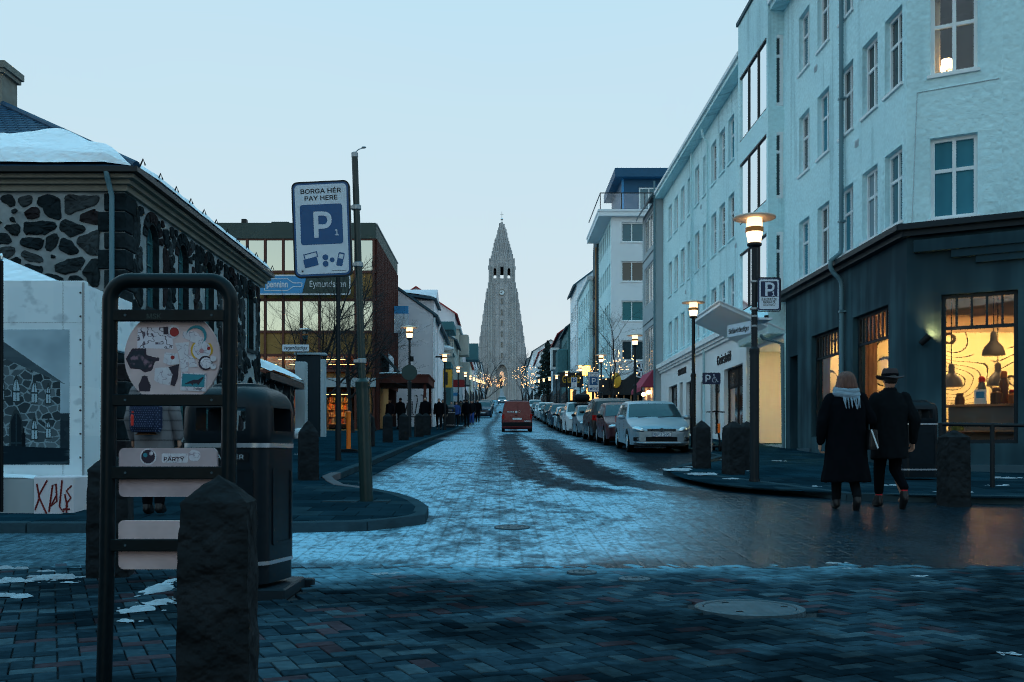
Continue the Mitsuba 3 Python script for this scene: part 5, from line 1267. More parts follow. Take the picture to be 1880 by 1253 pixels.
# ------------------------------------------------------------------ the church at the top of the street
ch = thing('church', 'tall grey concrete church tower with stepped columns, clock and pointed spire', 'church')
P('church_stone', proc(lambda p, n, uv: mix((0.50, 0.48, 0.48), (0.33, 0.33, 0.34), 0.6 * fbm(p.x * 0.5, p.y * 0.5, p.z * 0.12, 3) + 0.4 * cell_rand(p.x * 0.4, p.z * 0.22, 3)) * (1 - 0.22 * smoothstep(0.3, 0.5, dr.abs(p.x * 0.55 - dr.floor(p.x * 0.55) - 0.5))) * (1 - 0.25 * smoothstep(0.46, 0.5, dr.abs(p.z * 0.23 - dr.floor(p.z * 0.23) - 0.5)))), 0.9)
P('church_pale', mottle((0.42, 0.42, 0.42), 0.3, 0.4), 0.9)
CXc, CYc, ZC = 0.98, 404.0, 21.3
def hexcol(x, y, r, z0, z1, rot=0.0):
    a = np.arange(6) * PI / 3 + rot
    p = np.column_stack([x + r * np.cos(a), y + r * np.sin(a)])
    return prism(p, z0, z1, r * .25)
sf_ = Frame((CXc - 5.35, CYc), (CXc + 5.35, CYc))
port = arch(3.0, 7.7, ZC - 1, 36.4, True)
slits = [sg.box(5.1, z, 5.6, z + 2.2) for z in (38.8, 43.2, 47.5, 51.9, 56.2, 60.6)]
put(ch, 'tower_front', sf_.wall(ZC - 1, 69.0, [port] + slits, 1.2), 'church_stone')
put(ch, 'tower', [box(CXc - 5.35, CXc + 5.35, CYc + 1.2, CYc + 11, ZC - 1, 69.0)], 'church_stone')
put(ch, 'portal', [sf_.ext(port.buffer(.5).difference(port), .0, .5), sf_.ext(port.buffer(-.02), -1.15, -1.1)], 'church_pale')
lw_ = arch(4.3, 6.4, ZC + 6.5, 34.0, True)
put(ch, 'great_window', [sf_.ext(lw_.difference(lw_.buffer(-.2)), -1.09, -.9), sf_.box(5.2, 5.5, ZC + 6.5, 34, -1.05, -.95), sf_.box(4.65, 4.8, ZC + 6.5, 33, -1.05, -.95), sf_.box(5.95, 6.1, ZC + 6.5, 33, -1.05, -.95)], 'church_pale')
kk = put(ch, 'great_window_glass', sf_.ext(lw_.buffer(-.1), -1.088, -1.07), 'glass_dark')
scene[kk]['emitter'] = {'type': 'area', 'radiance': C(.085, .050, .028)}
for z in (38.8, 43.2, 47.5, 51.9, 56.2, 60.6): put(ch, 'slit_window', [sf_.box(4.95, 5.08, z - .2, z + 2.4, .002, .25), sf_.box(5.62, 5.75, z - .2, z + 2.4, .002, .25)], 'church_pale')
for z in (38.8, 43.2, 47.5, 51.9, 56.2, 60.6): put(ch, 'slit_glass', sf_.box(5.1, 5.6, z, z + 2.2, -.7, -.6), 'glass_dark')
for sgn in (-1, 1):
    for dx in (4.2, 4.75, 5.3): put(ch, 'corner_shaft', hexcol(CXc + sgn * dx, CYc - .12, .34, ZC - 1, 69.3), 'church_pale')
    for k in range(16):
        zt = 65.6 - 4.35 * k
        if zt < ZC + 4: break
        x = CXc + sgn * (6.0 + .64 * k); y = CYc + .4 + .55 * k
        put(ch, 'stepped_column', [hexcol(x, y, .46, ZC - 1, zt), hexcol(x - sgn * .28, y + .7, .46, ZC - 1, zt + 1.5), hexcol(x + sgn * .1, y + 1.6, .5, ZC - 1, zt - .3)], 'church_stone')
# belfry
for dx in (-3.4, -2.75, 2.75, 3.4): put(ch, 'rib', box(CXc + dx - .07, CXc + dx + .07, CYc - .22, CYc - .002, 37.5, 69.0), 'church_pale')
bf2 = Frame((CXc - 5.2, CYc + .2), (CXc + 5.2, CYc + .2))
belf = [arch(1.85, 2.95, 71.0, 75.2, True), arch(4.55, 5.85, 71.0, 77.4, True), arch(7.45, 8.55, 71.0, 75.2, True)]
put(ch, 'belfry_wall', bf2.wall(69.0, 79.0, belf, 1.0), 'church_stone')
bb = Frame((CXc + 5.2, CYc + 10.6), (CXc - 5.2, CYc + 10.6))
put(ch, 'belfry_back_wall', bb.wall(69.0, 76.2, [arch(1.75, 3.1, 70.6, 74.0), arch(4.35, 6.05, 70.6, 74.6), arch(7.3, 8.65, 70.6, 74.0)], 1.0), 'church_stone')
put(ch, 'belfry_side_wall', [box(CXc - 5.2, CXc - 4.2, CYc + 1.2, CYc + 9.6, 69, 76.2), box(CXc + 4.2, CXc + 5.2, CYc + 1.2, CYc + 9.6, 69, 76.2)], 'church_stone')
for s in (.15, .75, 1.35, 3.5, 4.0, 6.4, 6.9, 9.05, 9.65, 10.25): put(ch, 'belfry_shaft', hexcol(CXc - 5.2 + s, CYc + .05, .26, 69.0, 75.8), 'church_pale')
bl_ = thing('church_bell', 'dark bell with supporting frame seen in the belfry middle opening', 'bell')
put(bl_, 'bell', lathe([(.75, 0), (.6, .5), (.5, 1.2), (.3, 1.7), (0, 1.8)], 16, CXc, CYc + 5, 73.2), 'metal_dark')
put(bl_, 'beam', box(CXc - 4.2, CXc + 4.2, CYc + 4.8, CYc + 5.2, 75.0, 75.4), 'metal_dark')
cols = []
for i in range(-7, 8):
    for j in range(-7, 8):
        x, y = i * .74 + (.37 if j % 2 else 0), 5.4 + j * .72
        r_ = max(abs(x), abs(y - 5.4)) * .55 + .45 * math.hypot(x, y - 5.4)
        q = 1 - (np.clip((r_ - .3) / 5.4, 0, 1)) ** 1.12
        top = 74.6 + 20.6 * q + ((i * 7 + j * 3) % 3 - 1) * .35
        if r_ > 5.6: continue
        lo = 76.2 if abs(x) < 4.4 or True else 69
        if top > lo: cols.append(hexcol(CXc + x, CYc + y, .45, lo - .6, top))
put(ch, 'spire', cols, 'church_stone', kind='stuff')
ck = put(ch, 'clock', Frame((CXc - 1, CYc - .1), (CXc + 1, CYc - .1)).ext(sg.Point(1, 65.3).buffer(1.22).difference(sg.Point(1, 65.3).buffer(1.06)), 0, .3), 'sandstone')
put(ck, 'dial', Frame((CXc - 1, CYc - .1), (CXc + 1, CYc - .1)).ext(sg.Point(1, 65.3).buffer(1.07), .0, .12), 'paint_palegrey')
put(ck, 'hand', [box(CXc - .09, CXc + .09, CYc - .35, CYc - .25, 65.2, 66.1), box(CXc - .6, CXc + .1, CYc - .36, CYc - .26, 65.2, 65.4)], 'black')
put(ch, 'finial', [ball((CXc, CYc + 5.4, 95.9), .55, 2)], 'chrome')
put(ch, 'cross', [box(CXc - .07, CXc + .07, CYc + 5.33, CYc + 5.47, 96.3, 99.0), box(CXc - .7, CXc + .7, CYc + 5.35, CYc + 5.45, 97.8, 97.94)], 'metal_grey')
stt = thing('statue', 'dark green bronze figure on a tall pale ship-prow plinth before the church', 'statue')
P('bronze', (0.035, 0.075, 0.065), 0.5)
Ys = 362.0; zg = float(gz(0, Ys))
pl = tm([(0.1, Ys - .9, zg - .5), (2.4, Ys - .2, zg - .5), (2.4, Ys + 2, zg - .5), (0.1, Ys + 2.4, zg - .5), (.2, Ys - .5, zg + 4.6), (1.0, Ys - .2, zg + 4.6), (1.0, Ys + .9, zg + 4.6), (.2, Ys + 1.2, zg + 4.6)], [(3, 2, 1, 0), (4, 5, 6, 7), (0, 1, 5, 4), (1, 2, 6, 5), (2, 3, 7, 6), (3, 0, 4, 7)])
put(stt, 'plinth', pl, 'snow_dirty')
pts = [((.5, Ys, zg + 4.6), .62), ((.5, Ys, zg + 6.2), .55), ((.45, Ys, zg + 7.4), .62), ((.45, Ys, zg + 8.3), .36), ((.45, Ys, zg + 8.7), .27)]
hl = []
for (a, ra), (b, rb) in zip(pts, pts[1:]):
    hl.append(m3.Manifold.batch_hull([m3.Manifold.sphere(ra, 14).translate(a), m3.Manifold.sphere(rb, 14).translate(b)]))
hl += [m3.Manifold.batch_hull([m3.Manifold.sphere(.24, 10).translate((-.05, Ys, zg + 7.5)), m3.Manifold.sphere(.18, 10).translate((-.35, Ys - .2, zg + 6.3))]), m3.Manifold.batch_hull([m3.Manifold.sphere(.24, 10).translate((.95, Ys, zg + 7.5)), m3.Manifold.sphere(.18, 10).translate((1.25, Ys - .2, zg + 6.5))])]
fig = hl[0]
for h in hl[1:]: fig = fig + h
put(stt, 'figure', man(fig), 'bronze', smooth=60)
# ------------------------------------------------------------------ street lamps
def make_lamp():
    k = thing('street_lamp', 'dark street lamp', 'street lamp', 'street lamps along the street')
    put(k, 'base_post', lathe([(.085, -.1), (.085, .03), (.072, .05), (.070, 1.95), (.078, 1.97), (.078, 2.04), (.05, 2.07)], 16), 'metal_dark', smooth=40)
    put(k, 'post', cyl((0, 0, 2.05), (0, 0, 3.62), .047, .045, 14), 'metal_dark', smooth=40)
    put(k, 'holder', lathe([(.045, 3.60), (.11, 3.63), (.112, 3.66), (.09, 3.675)], 20), 'metal_dark', smooth=40)
    kg = glow(lathe([(.095, 3.675), (.125, 3.83), (.125, 3.835)], 22), (.20, .128, .064), 'lower_glass', k)
    put(k, 'band', lathe([(.128, 3.835), (.136, 3.84), (.136, 3.905), (.128, 3.91)], 22), 'orange_band', smooth=40)
    glow(lathe([(.120, 3.91), (.115, 4.03), (.10, 4.06)], 22), (.17, .105, .048), 'upper_glass', k)
    put(k, 'shade', lathe([(.10, 4.055), (.318, 4.045), (.325, 4.06), (.318, 4.072), (.14, 4.115), (.07, 4.13), (.0, 4.135)], 32), 'shade_pale', smooth=40)
    return k
P('orange_band', (0.55, 0.20, 0.03), 0.4)
P('shade_pale', (0.66, 0.54, 0.44), 0.5)
LR = [16.6, 30.4, 43.5, 58, 73, 88, 103, 118, 133, 149, 166, 184, 204, 226, 250]
LL = [40, 58, 77, 93, 108, 124, 140, 157, 175, 194, 215, 238]
ordn = ['nearest', 'second', 'third', 'fourth', 'fifth', 'sixth', 'seventh', 'eighth', 'ninth', 'tenth', 'eleventh', 'twelfth', 'thirteenth', 'fourteenth', 'fifteenth', 'sixteenth', 'seventeenth']
lamp0 = make_lamp()
first = True
for i, y in enumerate(LR):
    x = 4.20 if i == 0 else 5.85
    y_ = y
    g = float(gz(x, y_)) + KERB
    lab = f'lit street lamp with flat disc shade, {ordn[i]} on the right pavement'
    if i == 0: move(lamp0, mat4(x, y_, g, s=1.07)); labels[lamp0]['label'] = lab
    else: dup(lamp0, mat4(x - 4.20, y_ - 16.6, g - (float(gz(4.20, 16.6)) + KERB)), lab)
for i, y in enumerate(LL):
    x = -3.57 if i == 0 else -3.15
    dup(lamp0, mat4(x - 4.20, y - 16.6, float(gz(x, y)) - float(gz(4.20, 16.6))), f'lit street lamp with flat disc shade, {ordn[i]} on the left pavement')
ul = thing('street_lamp', 'unlit street lamp with snow on its disc in front of the ochre bookshop panels', 'street lamp', 'street lamps along the street')
for q in [q for q in list(scene) if q.startswith(lamp0 + '__')]:
    d = dict(scene[q]); d.pop('emitter', None); d['to_world'] = T(mat4(-9.25 - 4.20, 48 - 16.6, 2.45 - float(gz(4.20, 16.6)) - KERB) @ np.array(d['to_world'].matrix))
    if 'glass' in q: d['bsdf'] = {'type': 'ref', 'id': 'glass_teal'}
    scene[ul + q[len(lamp0):]] = d
put(ul, 'snow', ball((-9.25, 48, 2.45 + 4.4), .30, 2, (1, 1, .18)), 'snow', smooth=True)

# round sign back on the nearest left lamp, box on the post
x, y = -3.57, 40.0; g = float(gz(x, y)) + KERB
rsb = thing('round_sign', 'round dark sign seen from behind on the nearest left lamp', 'sign')
put(rsb, 'disc', tube([(x, y - .08, g + 2.55), (x, y - .095, g + 2.55)], .31, 32), 'sign_green')
put(rsb, 'clamp', box(x - .06, x + .06, y - .08, y + .06, g + 2.52, g + 2.58), 'metal_dark')
tb = thing('junction_box', 'small dark box strapped to the post of the nearest left lamp', 'box')
put(tb, 'case', box(x + .05, x + .16, y - .06, y + .06, g + 3.0, g + 3.2), 'black'); put(tb, 'strap', box(x - .06, x + .05, y - .06, y + .06, g + 3.08, g + 3.11), 'black')

# ------------------------------------------------------------------ parking signs
def letters(fr, lines, o, mat, parent, bold=True):
    return put(parent, 'lettering', [fr.text(t, s, z, h, o, bold, w, .003, center=True) for t, s, z, h, w in lines], mat)
def pay_sign(name, label, fr, s0, z0, W, H, lines=True, detail=True):
    """White pay-and-display board in a blue edge, P panel and three icons."""
    k = thing(name, label, 'sign')
    put(k, 'board', fr.ext(rrect(s0, s0 + W, z0, z0 + H, .06 * W / .65), -.02, 0), 'sign_blue')
    put(k, 'face', fr.ext(rrect(s0 + .035 * W, s0 + W * .965, z0 + .035 * W, z0 + H - .035 * W, .045), .0, .004), 'sign_white')
    put(k, 'frame', fr.ext(rrect(s0 - .015, s0 + W + .015, z0 - .015, z0 + H + .015, .07).difference(rrect(s0, s0 + W, z0, z0 + H, .06 * W / .65)), -.045, .006), 'metal_dark')
    c = s0 + W / 2
    pn = rrect(s0 + .12 * W, s0 + .88 * W, z0 + .335 * H, z0 + .765 * H, .03)
    put(k, 'panel', fr.ext(pn, .004, .007), 'sign_blue')
    hP = .265 * H
    m = fr.text('P', c + .0 * W, z0 + .415 * H, hP, .007, True, None, .004, center=True)
    put(k, 'symbol', [m, fr.text('1', c + .22 * W, z0 + .425 * H, .065 * H, .007, False, None, .004)], 'sign_white')
    if lines:
        letters(fr, [('BORGA HÉR', c, z0 + .885 * H, .047 * H, .74 * W), ('PAY HERE', c, z0 + .81 * H, .047 * H, .60 * W)], .004, 'sign_black', k)
    a, b = s0 + .16 * W, z0 + .10 * H
    def rot(p, d): return affinity.rotate(p, d, origin='centroid')
    put(k, 'card_icon', [fr.ext(rot(sg.box(a, b, a + .25 * W, b + .09 * H), 12), .004, .008)], 'sign_blue')
    put(k, 'card_icon', [fr.ext(rot(sg.box(a + .0, b + .09 * H, a + .25 * W, b + .15 * H).difference(sg.box(a + .012, b + .095 * H, a + .25 * W - .012, b + .15 * H - .01)), 12), .004, .008)], 'sign_blue')
    for (dx, dz, r) in [(.55, .195, .052), (.55, .125, .052), (.67, .165, .042)]: put(k, 'coin_icon', fr.ext(sg.Point(s0 + dx * W, z0 + dz * H).buffer(r * W), .004, .008), 'sign_blue')
    ph = rot(rrect(s0 + .76 * W, s0 + .87 * W, z0 + .095 * H, z0 + .24 * H, .012).difference(sg.box(s0 + .775 * W, z0 + .175 * H, s0 + .855 * W, z0 + .225 * H)), -14)
    put(k, 'phone_icon', fr.ext(ph, .004, .008), 'sign_blue')
    if detail: put(k, 'small_print', [fr.box(s0 + .66 * W, s0 + .92 * W, z0 + .045 * H, z0 + .05 * H, .004, .006), fr.ext(sg.Point(s0 + .13 * W, z0 + .055 * H).buffer(.012), .004, .006)], 'sign_black')
    return k
B = spot(673, 921, KERB)
print('pole', B)
po = thing('parking_pole', 'dark green pole, leaning slightly, that carries the large pay sign at the corner', 'pole')
bx_, by_, bz_ = 0, 0, 0
put(po, 'lower_tube', lathe([(.078, -.1), (.078, 1.32), (.084, 1.33), (.086, 1.40), (.05, 1.44)], 20), 'pole_green', smooth=40)
put(po, 'upper_tube', cyl((0, 0, 1.42), (0, 0, 4.05), .044, .036, 18), 'pole_green', smooth=40)
put(po, 'cap', lathe([(.04, 4.04), (.04, 4.09), (.02, 4.10)], 14), 'metal_grey')
put(po, 'arm', tube([(0, 0, 4.09), (.05, 0, 4.13), (.10, 0, 4.145)], .006, 6), 'metal_grey')
put(po, 'sensor', ball((.11, 0, 4.15), .018, 1, (1.6, 1, .8)), 'metal_grey')
for z in (3.42, 2.75, 1.62): put(po, 'clamp', [lathe([(.05, z), (.055, z + .005), (.055, z + .05), (.05, z + .055)], 14), box(-.09, -.03, -.045, .02, z + .01, z + .045)], 'metal_grey')
lean = math.atan2(22, 640)
sP = 640 * B[1] / F / 4.09
ML = mat4(*B, s=sP) @ trimesh.transformations.rotation_matrix(-lean, (0, 1, 0))
move(po, ML)
fP = Frame((-.735, -.03), (-.08, -.06))
ps = pay_sign('pay_sign', 'large white and blue pay sign with a P panel on the leaning pole', fP, 0, 2.655, .655, 1.09)
move(ps, ML)
paver = [prism(V([(B[0] + a, B[1] + b) for a, b in q]), B[2] - .05, B[2] + .012, .004) for q in ([(-.55, -.12), (-.1, -.16), (-.1, .2), (-.5, .2)], [(.1, -.16), (.30, -.12), (.30, .2), (.1, .2)])]
for p_ in paver: put('pavement', 'pole_paver', p_, 'kerb')
# thin pole behind
B2 = spot(621, 845, KERB)
tp = thing('thin_pole', 'tall thin dark pole behind the large pay sign', 'pole')
put(tp, 'lower_tube', cyl((B2[0], B2[1], B2[2] - .1), (B2[0], B2[1], B2[2] + 1.5), .065, n=12), 'metal_dark', smooth=40)
put(tp, 'upper_tube', cyl((B2[0], B2[1], B2[2] + 1.5), (B2[0], B2[1], B2[2] + 4.6), .048, n=12), 'metal_dark', smooth=40)
# signs on the nearest right lamp
LY = 16.6
fq = Frame((4.24, LY - .08), (4.68, LY - .08))
def vz(v, Y): return HC + (CZ - v) / F * Y
k = thing('parking_sign', 'small blue P1 sign with three lines of text on the nearest right lamp', 'sign')
z0, z1 = vz(570, LY - .1), vz(511, LY - .1); Wd, Hd = .36, z1 - z0
put(k, 'board', fq.ext(rrect(0, Wd, z0, z1, .035), -.015, 0), 'sign_navy')
put(k, 'face', fq.ext(rrect(.02, Wd - .02, z0 + .02, z1 - .02, .028), 0, .003), 'sign_white')
put(k, 'panel', fq.ext(sg.box(.045, z0 + .42 * Hd, Wd - .045, z1 - .05), .003, .005), 'sign_navy')
put(k, 'symbol', [fq.text('P', .09, z0 + .46 * Hd, .40 * Hd, .005, True, None, .003), fq.text('1', .215, z0 + .455 * Hd, .13 * Hd, .005, True, None, .003)], 'sign_white')
letters(fq, [('GJALDSKYLDA', Wd / 2, z0 + .305 * Hd, .042, .25), ('MIÐAMÆLIR', Wd / 2, z0 + .215 * Hd, .040, .20), ('PAY AND DISPLAY', Wd / 2, z0 + .14 * Hd, .024, .20)], .003, 'sign_black', k)
put(k, 'frame', fq.ext(rrect(-.02, Wd + .02, z0 - .02, z1 + .02, .045).difference(rrect(-.006, Wd + .006, z0 - .006, z1 + .006, .038)), -.03, -.015), 'metal_dark')
for z in (z0 + .02, z1 - .06): put(k, 'clamp', box(4.14, 4.27, LY - .06, LY + .06, z, z + .035), 'metal_grey')
k = thing('street_name_sign', 'white street name plate turned along the street on the nearest right lamp', 'sign')
fn = Frame((3.90, 17.25), (4.15, LY - .02))
put(k, 'plate', fn.box(0, .68, vz(612, LY), vz(589, LY), -.012, 0), 'sign_white')
put(k, 'lettering', fn.text('Skólavörðustígur', .04, vz(606, LY), .08, .001, True, .6, .003), 'sign_black')
for v in (583, 601): put(k, 'clamp', lathe([(.05, vz(v, LY)), (.056, vz(v, LY) + .002), (.056, vz(v, LY) + .03), (.05, vz(v, LY) + .032)], 14, 4.20, LY, 0), 'metal_grey')
k = thing('street_name_sign', 'thin street name plate seen almost edge on at the right of the nearest lamp', 'sign')
put(k, 'plate', box(4.26, 4.48, LY - .05, LY + .5, vz(588, LY), vz(584, LY)), 'sign_white')
put(k, 'clip', box(4.36, 4.42, LY - .06, LY, vz(584, LY), vz(580, LY)), 'black')
# disabled parking sign
Bd = spot(1306, 829, KERB)
k = thing('disabled_parking_sign', 'blue sign with a P and a wheelchair on a thin post before the white shop', 'sign')
fd_ = Frame((Bd[0] - .25, Bd[1] - .04), (Bd[0] + .25, Bd[1] - .04))
za, zb_ = vz(706, Bd[1]), vz(685, Bd[1])
put(k, 'board', fd_.ext(rrect(0, .49, za, zb_, .03), -.015, 0), 'sign_navy')
put(k, 'post', cyl((Bd[0], Bd[1], Bd[2] - .1), (Bd[0], Bd[1], zb_ - .02), .028, n=10), 'metal_grey')
wc_ = [fd_.put(tube([(.32 + .055 * math.cos(t), za + .105 + .055 * math.sin(t), .003) for t in np.linspace(PI * .62, PI * 2.1, 12)], .008, 5)), fd_.put(tube([(.31, za + .215, .003), (.318, za + .14, .003), (.375, za + .14, .003), (.40, za + .07, .003), (.425, za + .075, .003)], .009, 5)), fd_.ext(sg.Point(.308, za + .25).buffer(.02), 0, .004), fd_.box(.315, .36, za + .175, za + .188, 0, .004)]
put(k, 'symbol', [fd_.text('P', .06, za + .06, .19, 0, True, None, .003)] + wc_, 'sign_white')
# second pay sign and a small P sign up the street
Yp = 61.0; xp = (1090 - CX) / F * Yp
fz = Frame((xp - .34, Yp), (xp + .34, Yp))
pay_sign('pay_sign', 'smaller pay sign with a P panel far up the right pavement', fz, 0, vz(720, Yp), .66, vz(683, Yp) - vz(720, Yp))
pp2 = thing('sign_post', 'post of the far pay sign on the right', 'post'); put(pp2, 'tube', cyl((xp, Yp + .06, float(gz(xp, Yp))), (xp, Yp + .06, vz(683, Yp)), .035, n=10), 'metal_dark'); put(pp2, 'foot', lathe([(.08, 0), (.06, .1)], 10, xp, Yp + .06, float(gz(xp, Yp)) + KERB), 'metal_dark')
Yp = 74.0; xp = (1054 - CX) / F * Yp
k = thing('parking_sign', 'small white sign with a blue P panel further up the right pavement', 'sign')
fz = Frame((xp - .22, Yp), (xp + .22, Yp)); z0, z1 = vz(711, Yp), vz(693, Yp)
put(k, 'board', fz.ext(rrect(0, .44, z0, z1, .03), -.02, 0), 'sign_white'); put(k, 'panel', fz.box(.05, .39, z0 + .35, z1 - .03, .002, .006), 'sign_blue')
put(k, 'symbol', fz.text('P', .22, z0 + .38, .24, .006, True, None, .004, center=True), 'sign_white')
put(k, 'post', cyl((xp, Yp + .05, float(gz(xp, Yp))), (xp, Yp + .05, z1), .03, n=8), 'metal_dark')

k = thing('thin_rod', 'thin dark rod with a silver tip at the left edge before the hoarding', 'rod')
put(k, 'rod', cyl((-5.66, 11.45, .3), (-5.66, 11.45, vz(480, 11.45)), .022, n=10), 'black'); put(k, 'tip', lathe([(.012, 0), (.02, .02), (.02, .06), (.008, .09)], 10, -5.66, 11.45, vz(480, 11.45)), 'chrome')
# ------------------------------------------------------------------ stone bollards
def bollard(u, v, w, h, label, rot=0.0, apex=.14, mesh_seed=0, pos=None, flat=False):
    b = spot(u, v, KERB) if pos is None else V(pos)
    k = thing('stone_bollard', label, 'bollard', 'stone bollards along the pavements')
    r = np.random.default_rng(mesh_seed)
    a = w / 2; rings = [(-.15, 1.0), (.05, 1.0), (h * .35, .98), (h * .7, .96), (h - apex, .93), (h - apex * .35, .42)]
    c = np.array([(-1, -1), (0, -1.03), (1, -1), (1.03, 0), (1, 1), (0, 1.03), (-1, 1), (-1.03, 0)]) * a
    v_ = []
    for z, s in rings: v_ += [(x * s, y * s, z) for x, y in c]
    v_.append((0, 0, h))
    f = []
    for i in range(len(rings) - 1):
        for j in range(8): f.append((i * 8 + j, i * 8 + (j + 1) % 8, (i + 1) * 8 + (j + 1) % 8, (i + 1) * 8 + j))
    m = tm(v_, f); e = (len(rings) - 1) * 8
    m = cat([m, tm(v_, [(e + j, e + (j + 1) % 8, len(v_) - 1) for j in range(8)])])
    m = trimesh.Trimesh(m.vertices, m.faces, process=True)
    m = m.subdivide().subdivide().subdivide()
    d = (meshkit.fbm(m.vertices * 8 + mesh_seed, 4, mesh_seed) - .5) * .016 + (meshkit.fbm(m.vertices * 34, 2, mesh_seed) - .5) * .010
    m.vertices += m.vertex_normals * d[:, None]
    m.apply_transform(mat4(*b, rz=rot))
    put(k, 'shaft', m, 'basalt', smooth=32)
    return k
Yb = 3.72; xb_ = (402 - CX) / F * Yb
bollard(0, 0, .255, HC - (884 - CZ) / F * Yb + .02, 'large rough stone bollard in the foreground before the black sign frame', .10, .095, 1, pos=(xb_, Yb, 0))
bollard(203, 1056, .31, .96, 'stone bollard behind the left post of the black sign frame', .2, .13, 2, pos=spot(203, 1056, 0.0))
bollard(566, 880, .315, .97, 'weathered round-topped stone bollard left of the leaning pole', .3, .2, 3)
for i, (u, v) in enumerate([(677, 819), (712, 812), (741, 808), (769, 802), (782, 799)]):
    bollard(u, v, .33, .95, f'stone bollard along the left kerb, {ordn[i]} in the row', .1 * i, .12, 10 + i)
bollard(1288, 859, .31, .95, 'pointed stone bollard just right of the silver car', .05, .15, 4)
bollard(1346, 870, .31, .97, 'stone bollard left of the nearest right lamp post', .25, .13, 5)
bollard(1371, 862, .30, .95, 'stone bollard half hidden behind the nearest right lamp post', .25, .13, 7)
bollard(1751, 915, .315, .93, 'stone bollard on the right corner in front of the lit shop window', .12, .10, 6)

# ------------------------------------------------------------------ litter bins
def shell(z0, z1, w, d, r, n=6, sc=1.0):
    p = V(rrect(-w / 2, w / 2, -d / 2, d / 2, r).exterior.coords)[:-1]
    return p
def rsolid(levels, r=.09):
    """Loft of rounded rectangles: levels are (z, width, depth)."""
    L = [V(sg.polygon.orient(rrect(-w / 2, w / 2, -d / 2, d / 2, min(r, w * .3))).exterior.coords)[:-1] for z, w, d in levels]
    n = min(len(p) for p in L)
    v = np.vstack([np.column_stack([p[:n], np.full(n, lv[0])]) for p, lv in zip(L, levels)])
    f = [(k * n + i, k * n + (i + 1) % n, (k + 1) * n + (i + 1) % n, (k + 1) * n + i) for k in range(len(L) - 1) for i in range(n)]
    e = (len(L) - 1) * n
    return cat([tm(v, f), tm(v, [(0, j + 1, j) for j in range(1, n - 1)]), tm(v, [(e, e + j, e + j + 1) for j in range(1, n - 1)])])
P('bin_plastic', mottle((0.006, 0.012, 0.017), 0.3, 20), 0.36, spec=0.18)
P('band_silver', (0.45, 0.48, 0.52), 0.35, 0.7)
def make_bin(label, pos, rot, text=True):
    k = thing('litter_bin', label, 'litter bin')
    put(k, 'body', rsolid([(.03, .60, .52), (.16, .60, .52), (.165, .61, .53), (.93, .61, .53)], .10), 'bin_plastic', smooth=40)
    put(k, 'band', rsolid([(.935, .625, .545), (.965, .625, .545)], .105), 'band_silver', smooth=40)
    put(k, 'band', rsolid([(.155, .618, .538), (.18, .618, .538)], .105), 'band_silver', smooth=40)
    hood = to_man(rsolid([(.967, .62, .54), (1.02, .64, .56), (1.19, .63, .55), (1.25, .605, .525), (1.295, .56, .48), (1.33, .48, .40), (1.352, .36, .28)], .12))
    hood = hood - m3.Manifold.cube((.36, .9, .155), True).translate((0, 0, 1.125)) - m3.Manifold.cube((.9, .27, .155), True).translate((0, 0, 1.125))
    put(k, 'hood', man(hood), 'bin_plastic', smooth=30)
    put(k, 'liner', rsolid([(.93, .50, .42), (1.03, .50, .42)], .08), 'black')
    put(k, 'lid', rsolid([(1.345, .36, .28), (1.366, .34, .26), (1.374, .27, .2)], .08), 'bin_plastic', smooth=30)
    f = Frame((-.3, -.266), (.3, -.266))
    put(k, 'panel', f.ext(rrect(.07, .53, .25, .80, .02).difference(rrect(.085, .515, .265, .785, .015)), 0, .006), 'bin_plastic')
    f2 = Frame((.306, -.26), (.306, .26))
    put(k, 'side_panel', f2.ext(rrect(.12, .42, .28, .80, .02).difference(rrect(.14, .40, .30, .78, .015)), 0, .008), 'bin_plastic')
    if text:
        put(k, 'name_plate', f.ext(rrect(.10, .50, .845, .905, .008), .0, .005), 'black')
        put(k, 'lettering', f.text('DE RANGER', .3, .858, .030, .005, False, .33, .002, center=True), 'paint_grey')
    move(k, mat4(*pos, rz=rot))
    return k
mb_ = make_bin('large black litter bin with silver bands behind the black sign frame', (-1.79, 6.95, .07), -.22)
slb = thing('bin_slab', 'dark concrete slab under the foreground litter bin', 'slab')
put(slb, 'slab', cbox(-2.16, -1.42, 6.66, 7.36, -.02, .07, .012), 'trim_dark')
put(slb, 'edge_stone', cbox(-2.22, -1.36, 7.365, 7.44, -.02, .05, .01), 'trim_dark')
bR = spot(1680, 880, KERB); make_bin('black litter bin half hidden behind the man in the hat', tuple(bR), .05, False)
bL = spot(827, 786, KERB); make_bin('black litter bin on the left pavement before the far pedestrians', tuple(bL), .0, False)

# ------------------------------------------------------------------ black sign frame in the foreground
YF_ = 4.1
def fx(u): return (u - CX) / F * YF_
def fzv(v): return HC + (CZ - v) / F * YF_
sfk = thing('sign_stand', 'black tubular frame carrying the backs of a round and two oblong signs with stickers', 'sign frame')
xl, xr_, zt = fx(202), fx(423), fzv(516)
R = .085
path = [(xl - .028, YF_, -.1), (xl - .012, YF_, .5), (xl, YF_, zt - R)] + [(xl + R - R * math.cos(t), YF_, zt - R + R * math.sin(t)) for t in np.linspace(.15, PI / 2, 8)] + [(xr_ - R + R * math.sin(t), YF_, zt - R + R * math.cos(t)) for t in np.linspace(0, PI / 2 - .15, 8)] + [(xr_, YF_, zt - R), (xr_ - .012, YF_, .5), (xr_ - .028, YF_, -.1)]
P('frame_paint', mottle((0.005, 0.011, 0.014), 0.4, 30), 0.34, spec=0.15)
put(sfk, 'tube', tube(path, .031, 20), 'frame_paint', smooth=50)
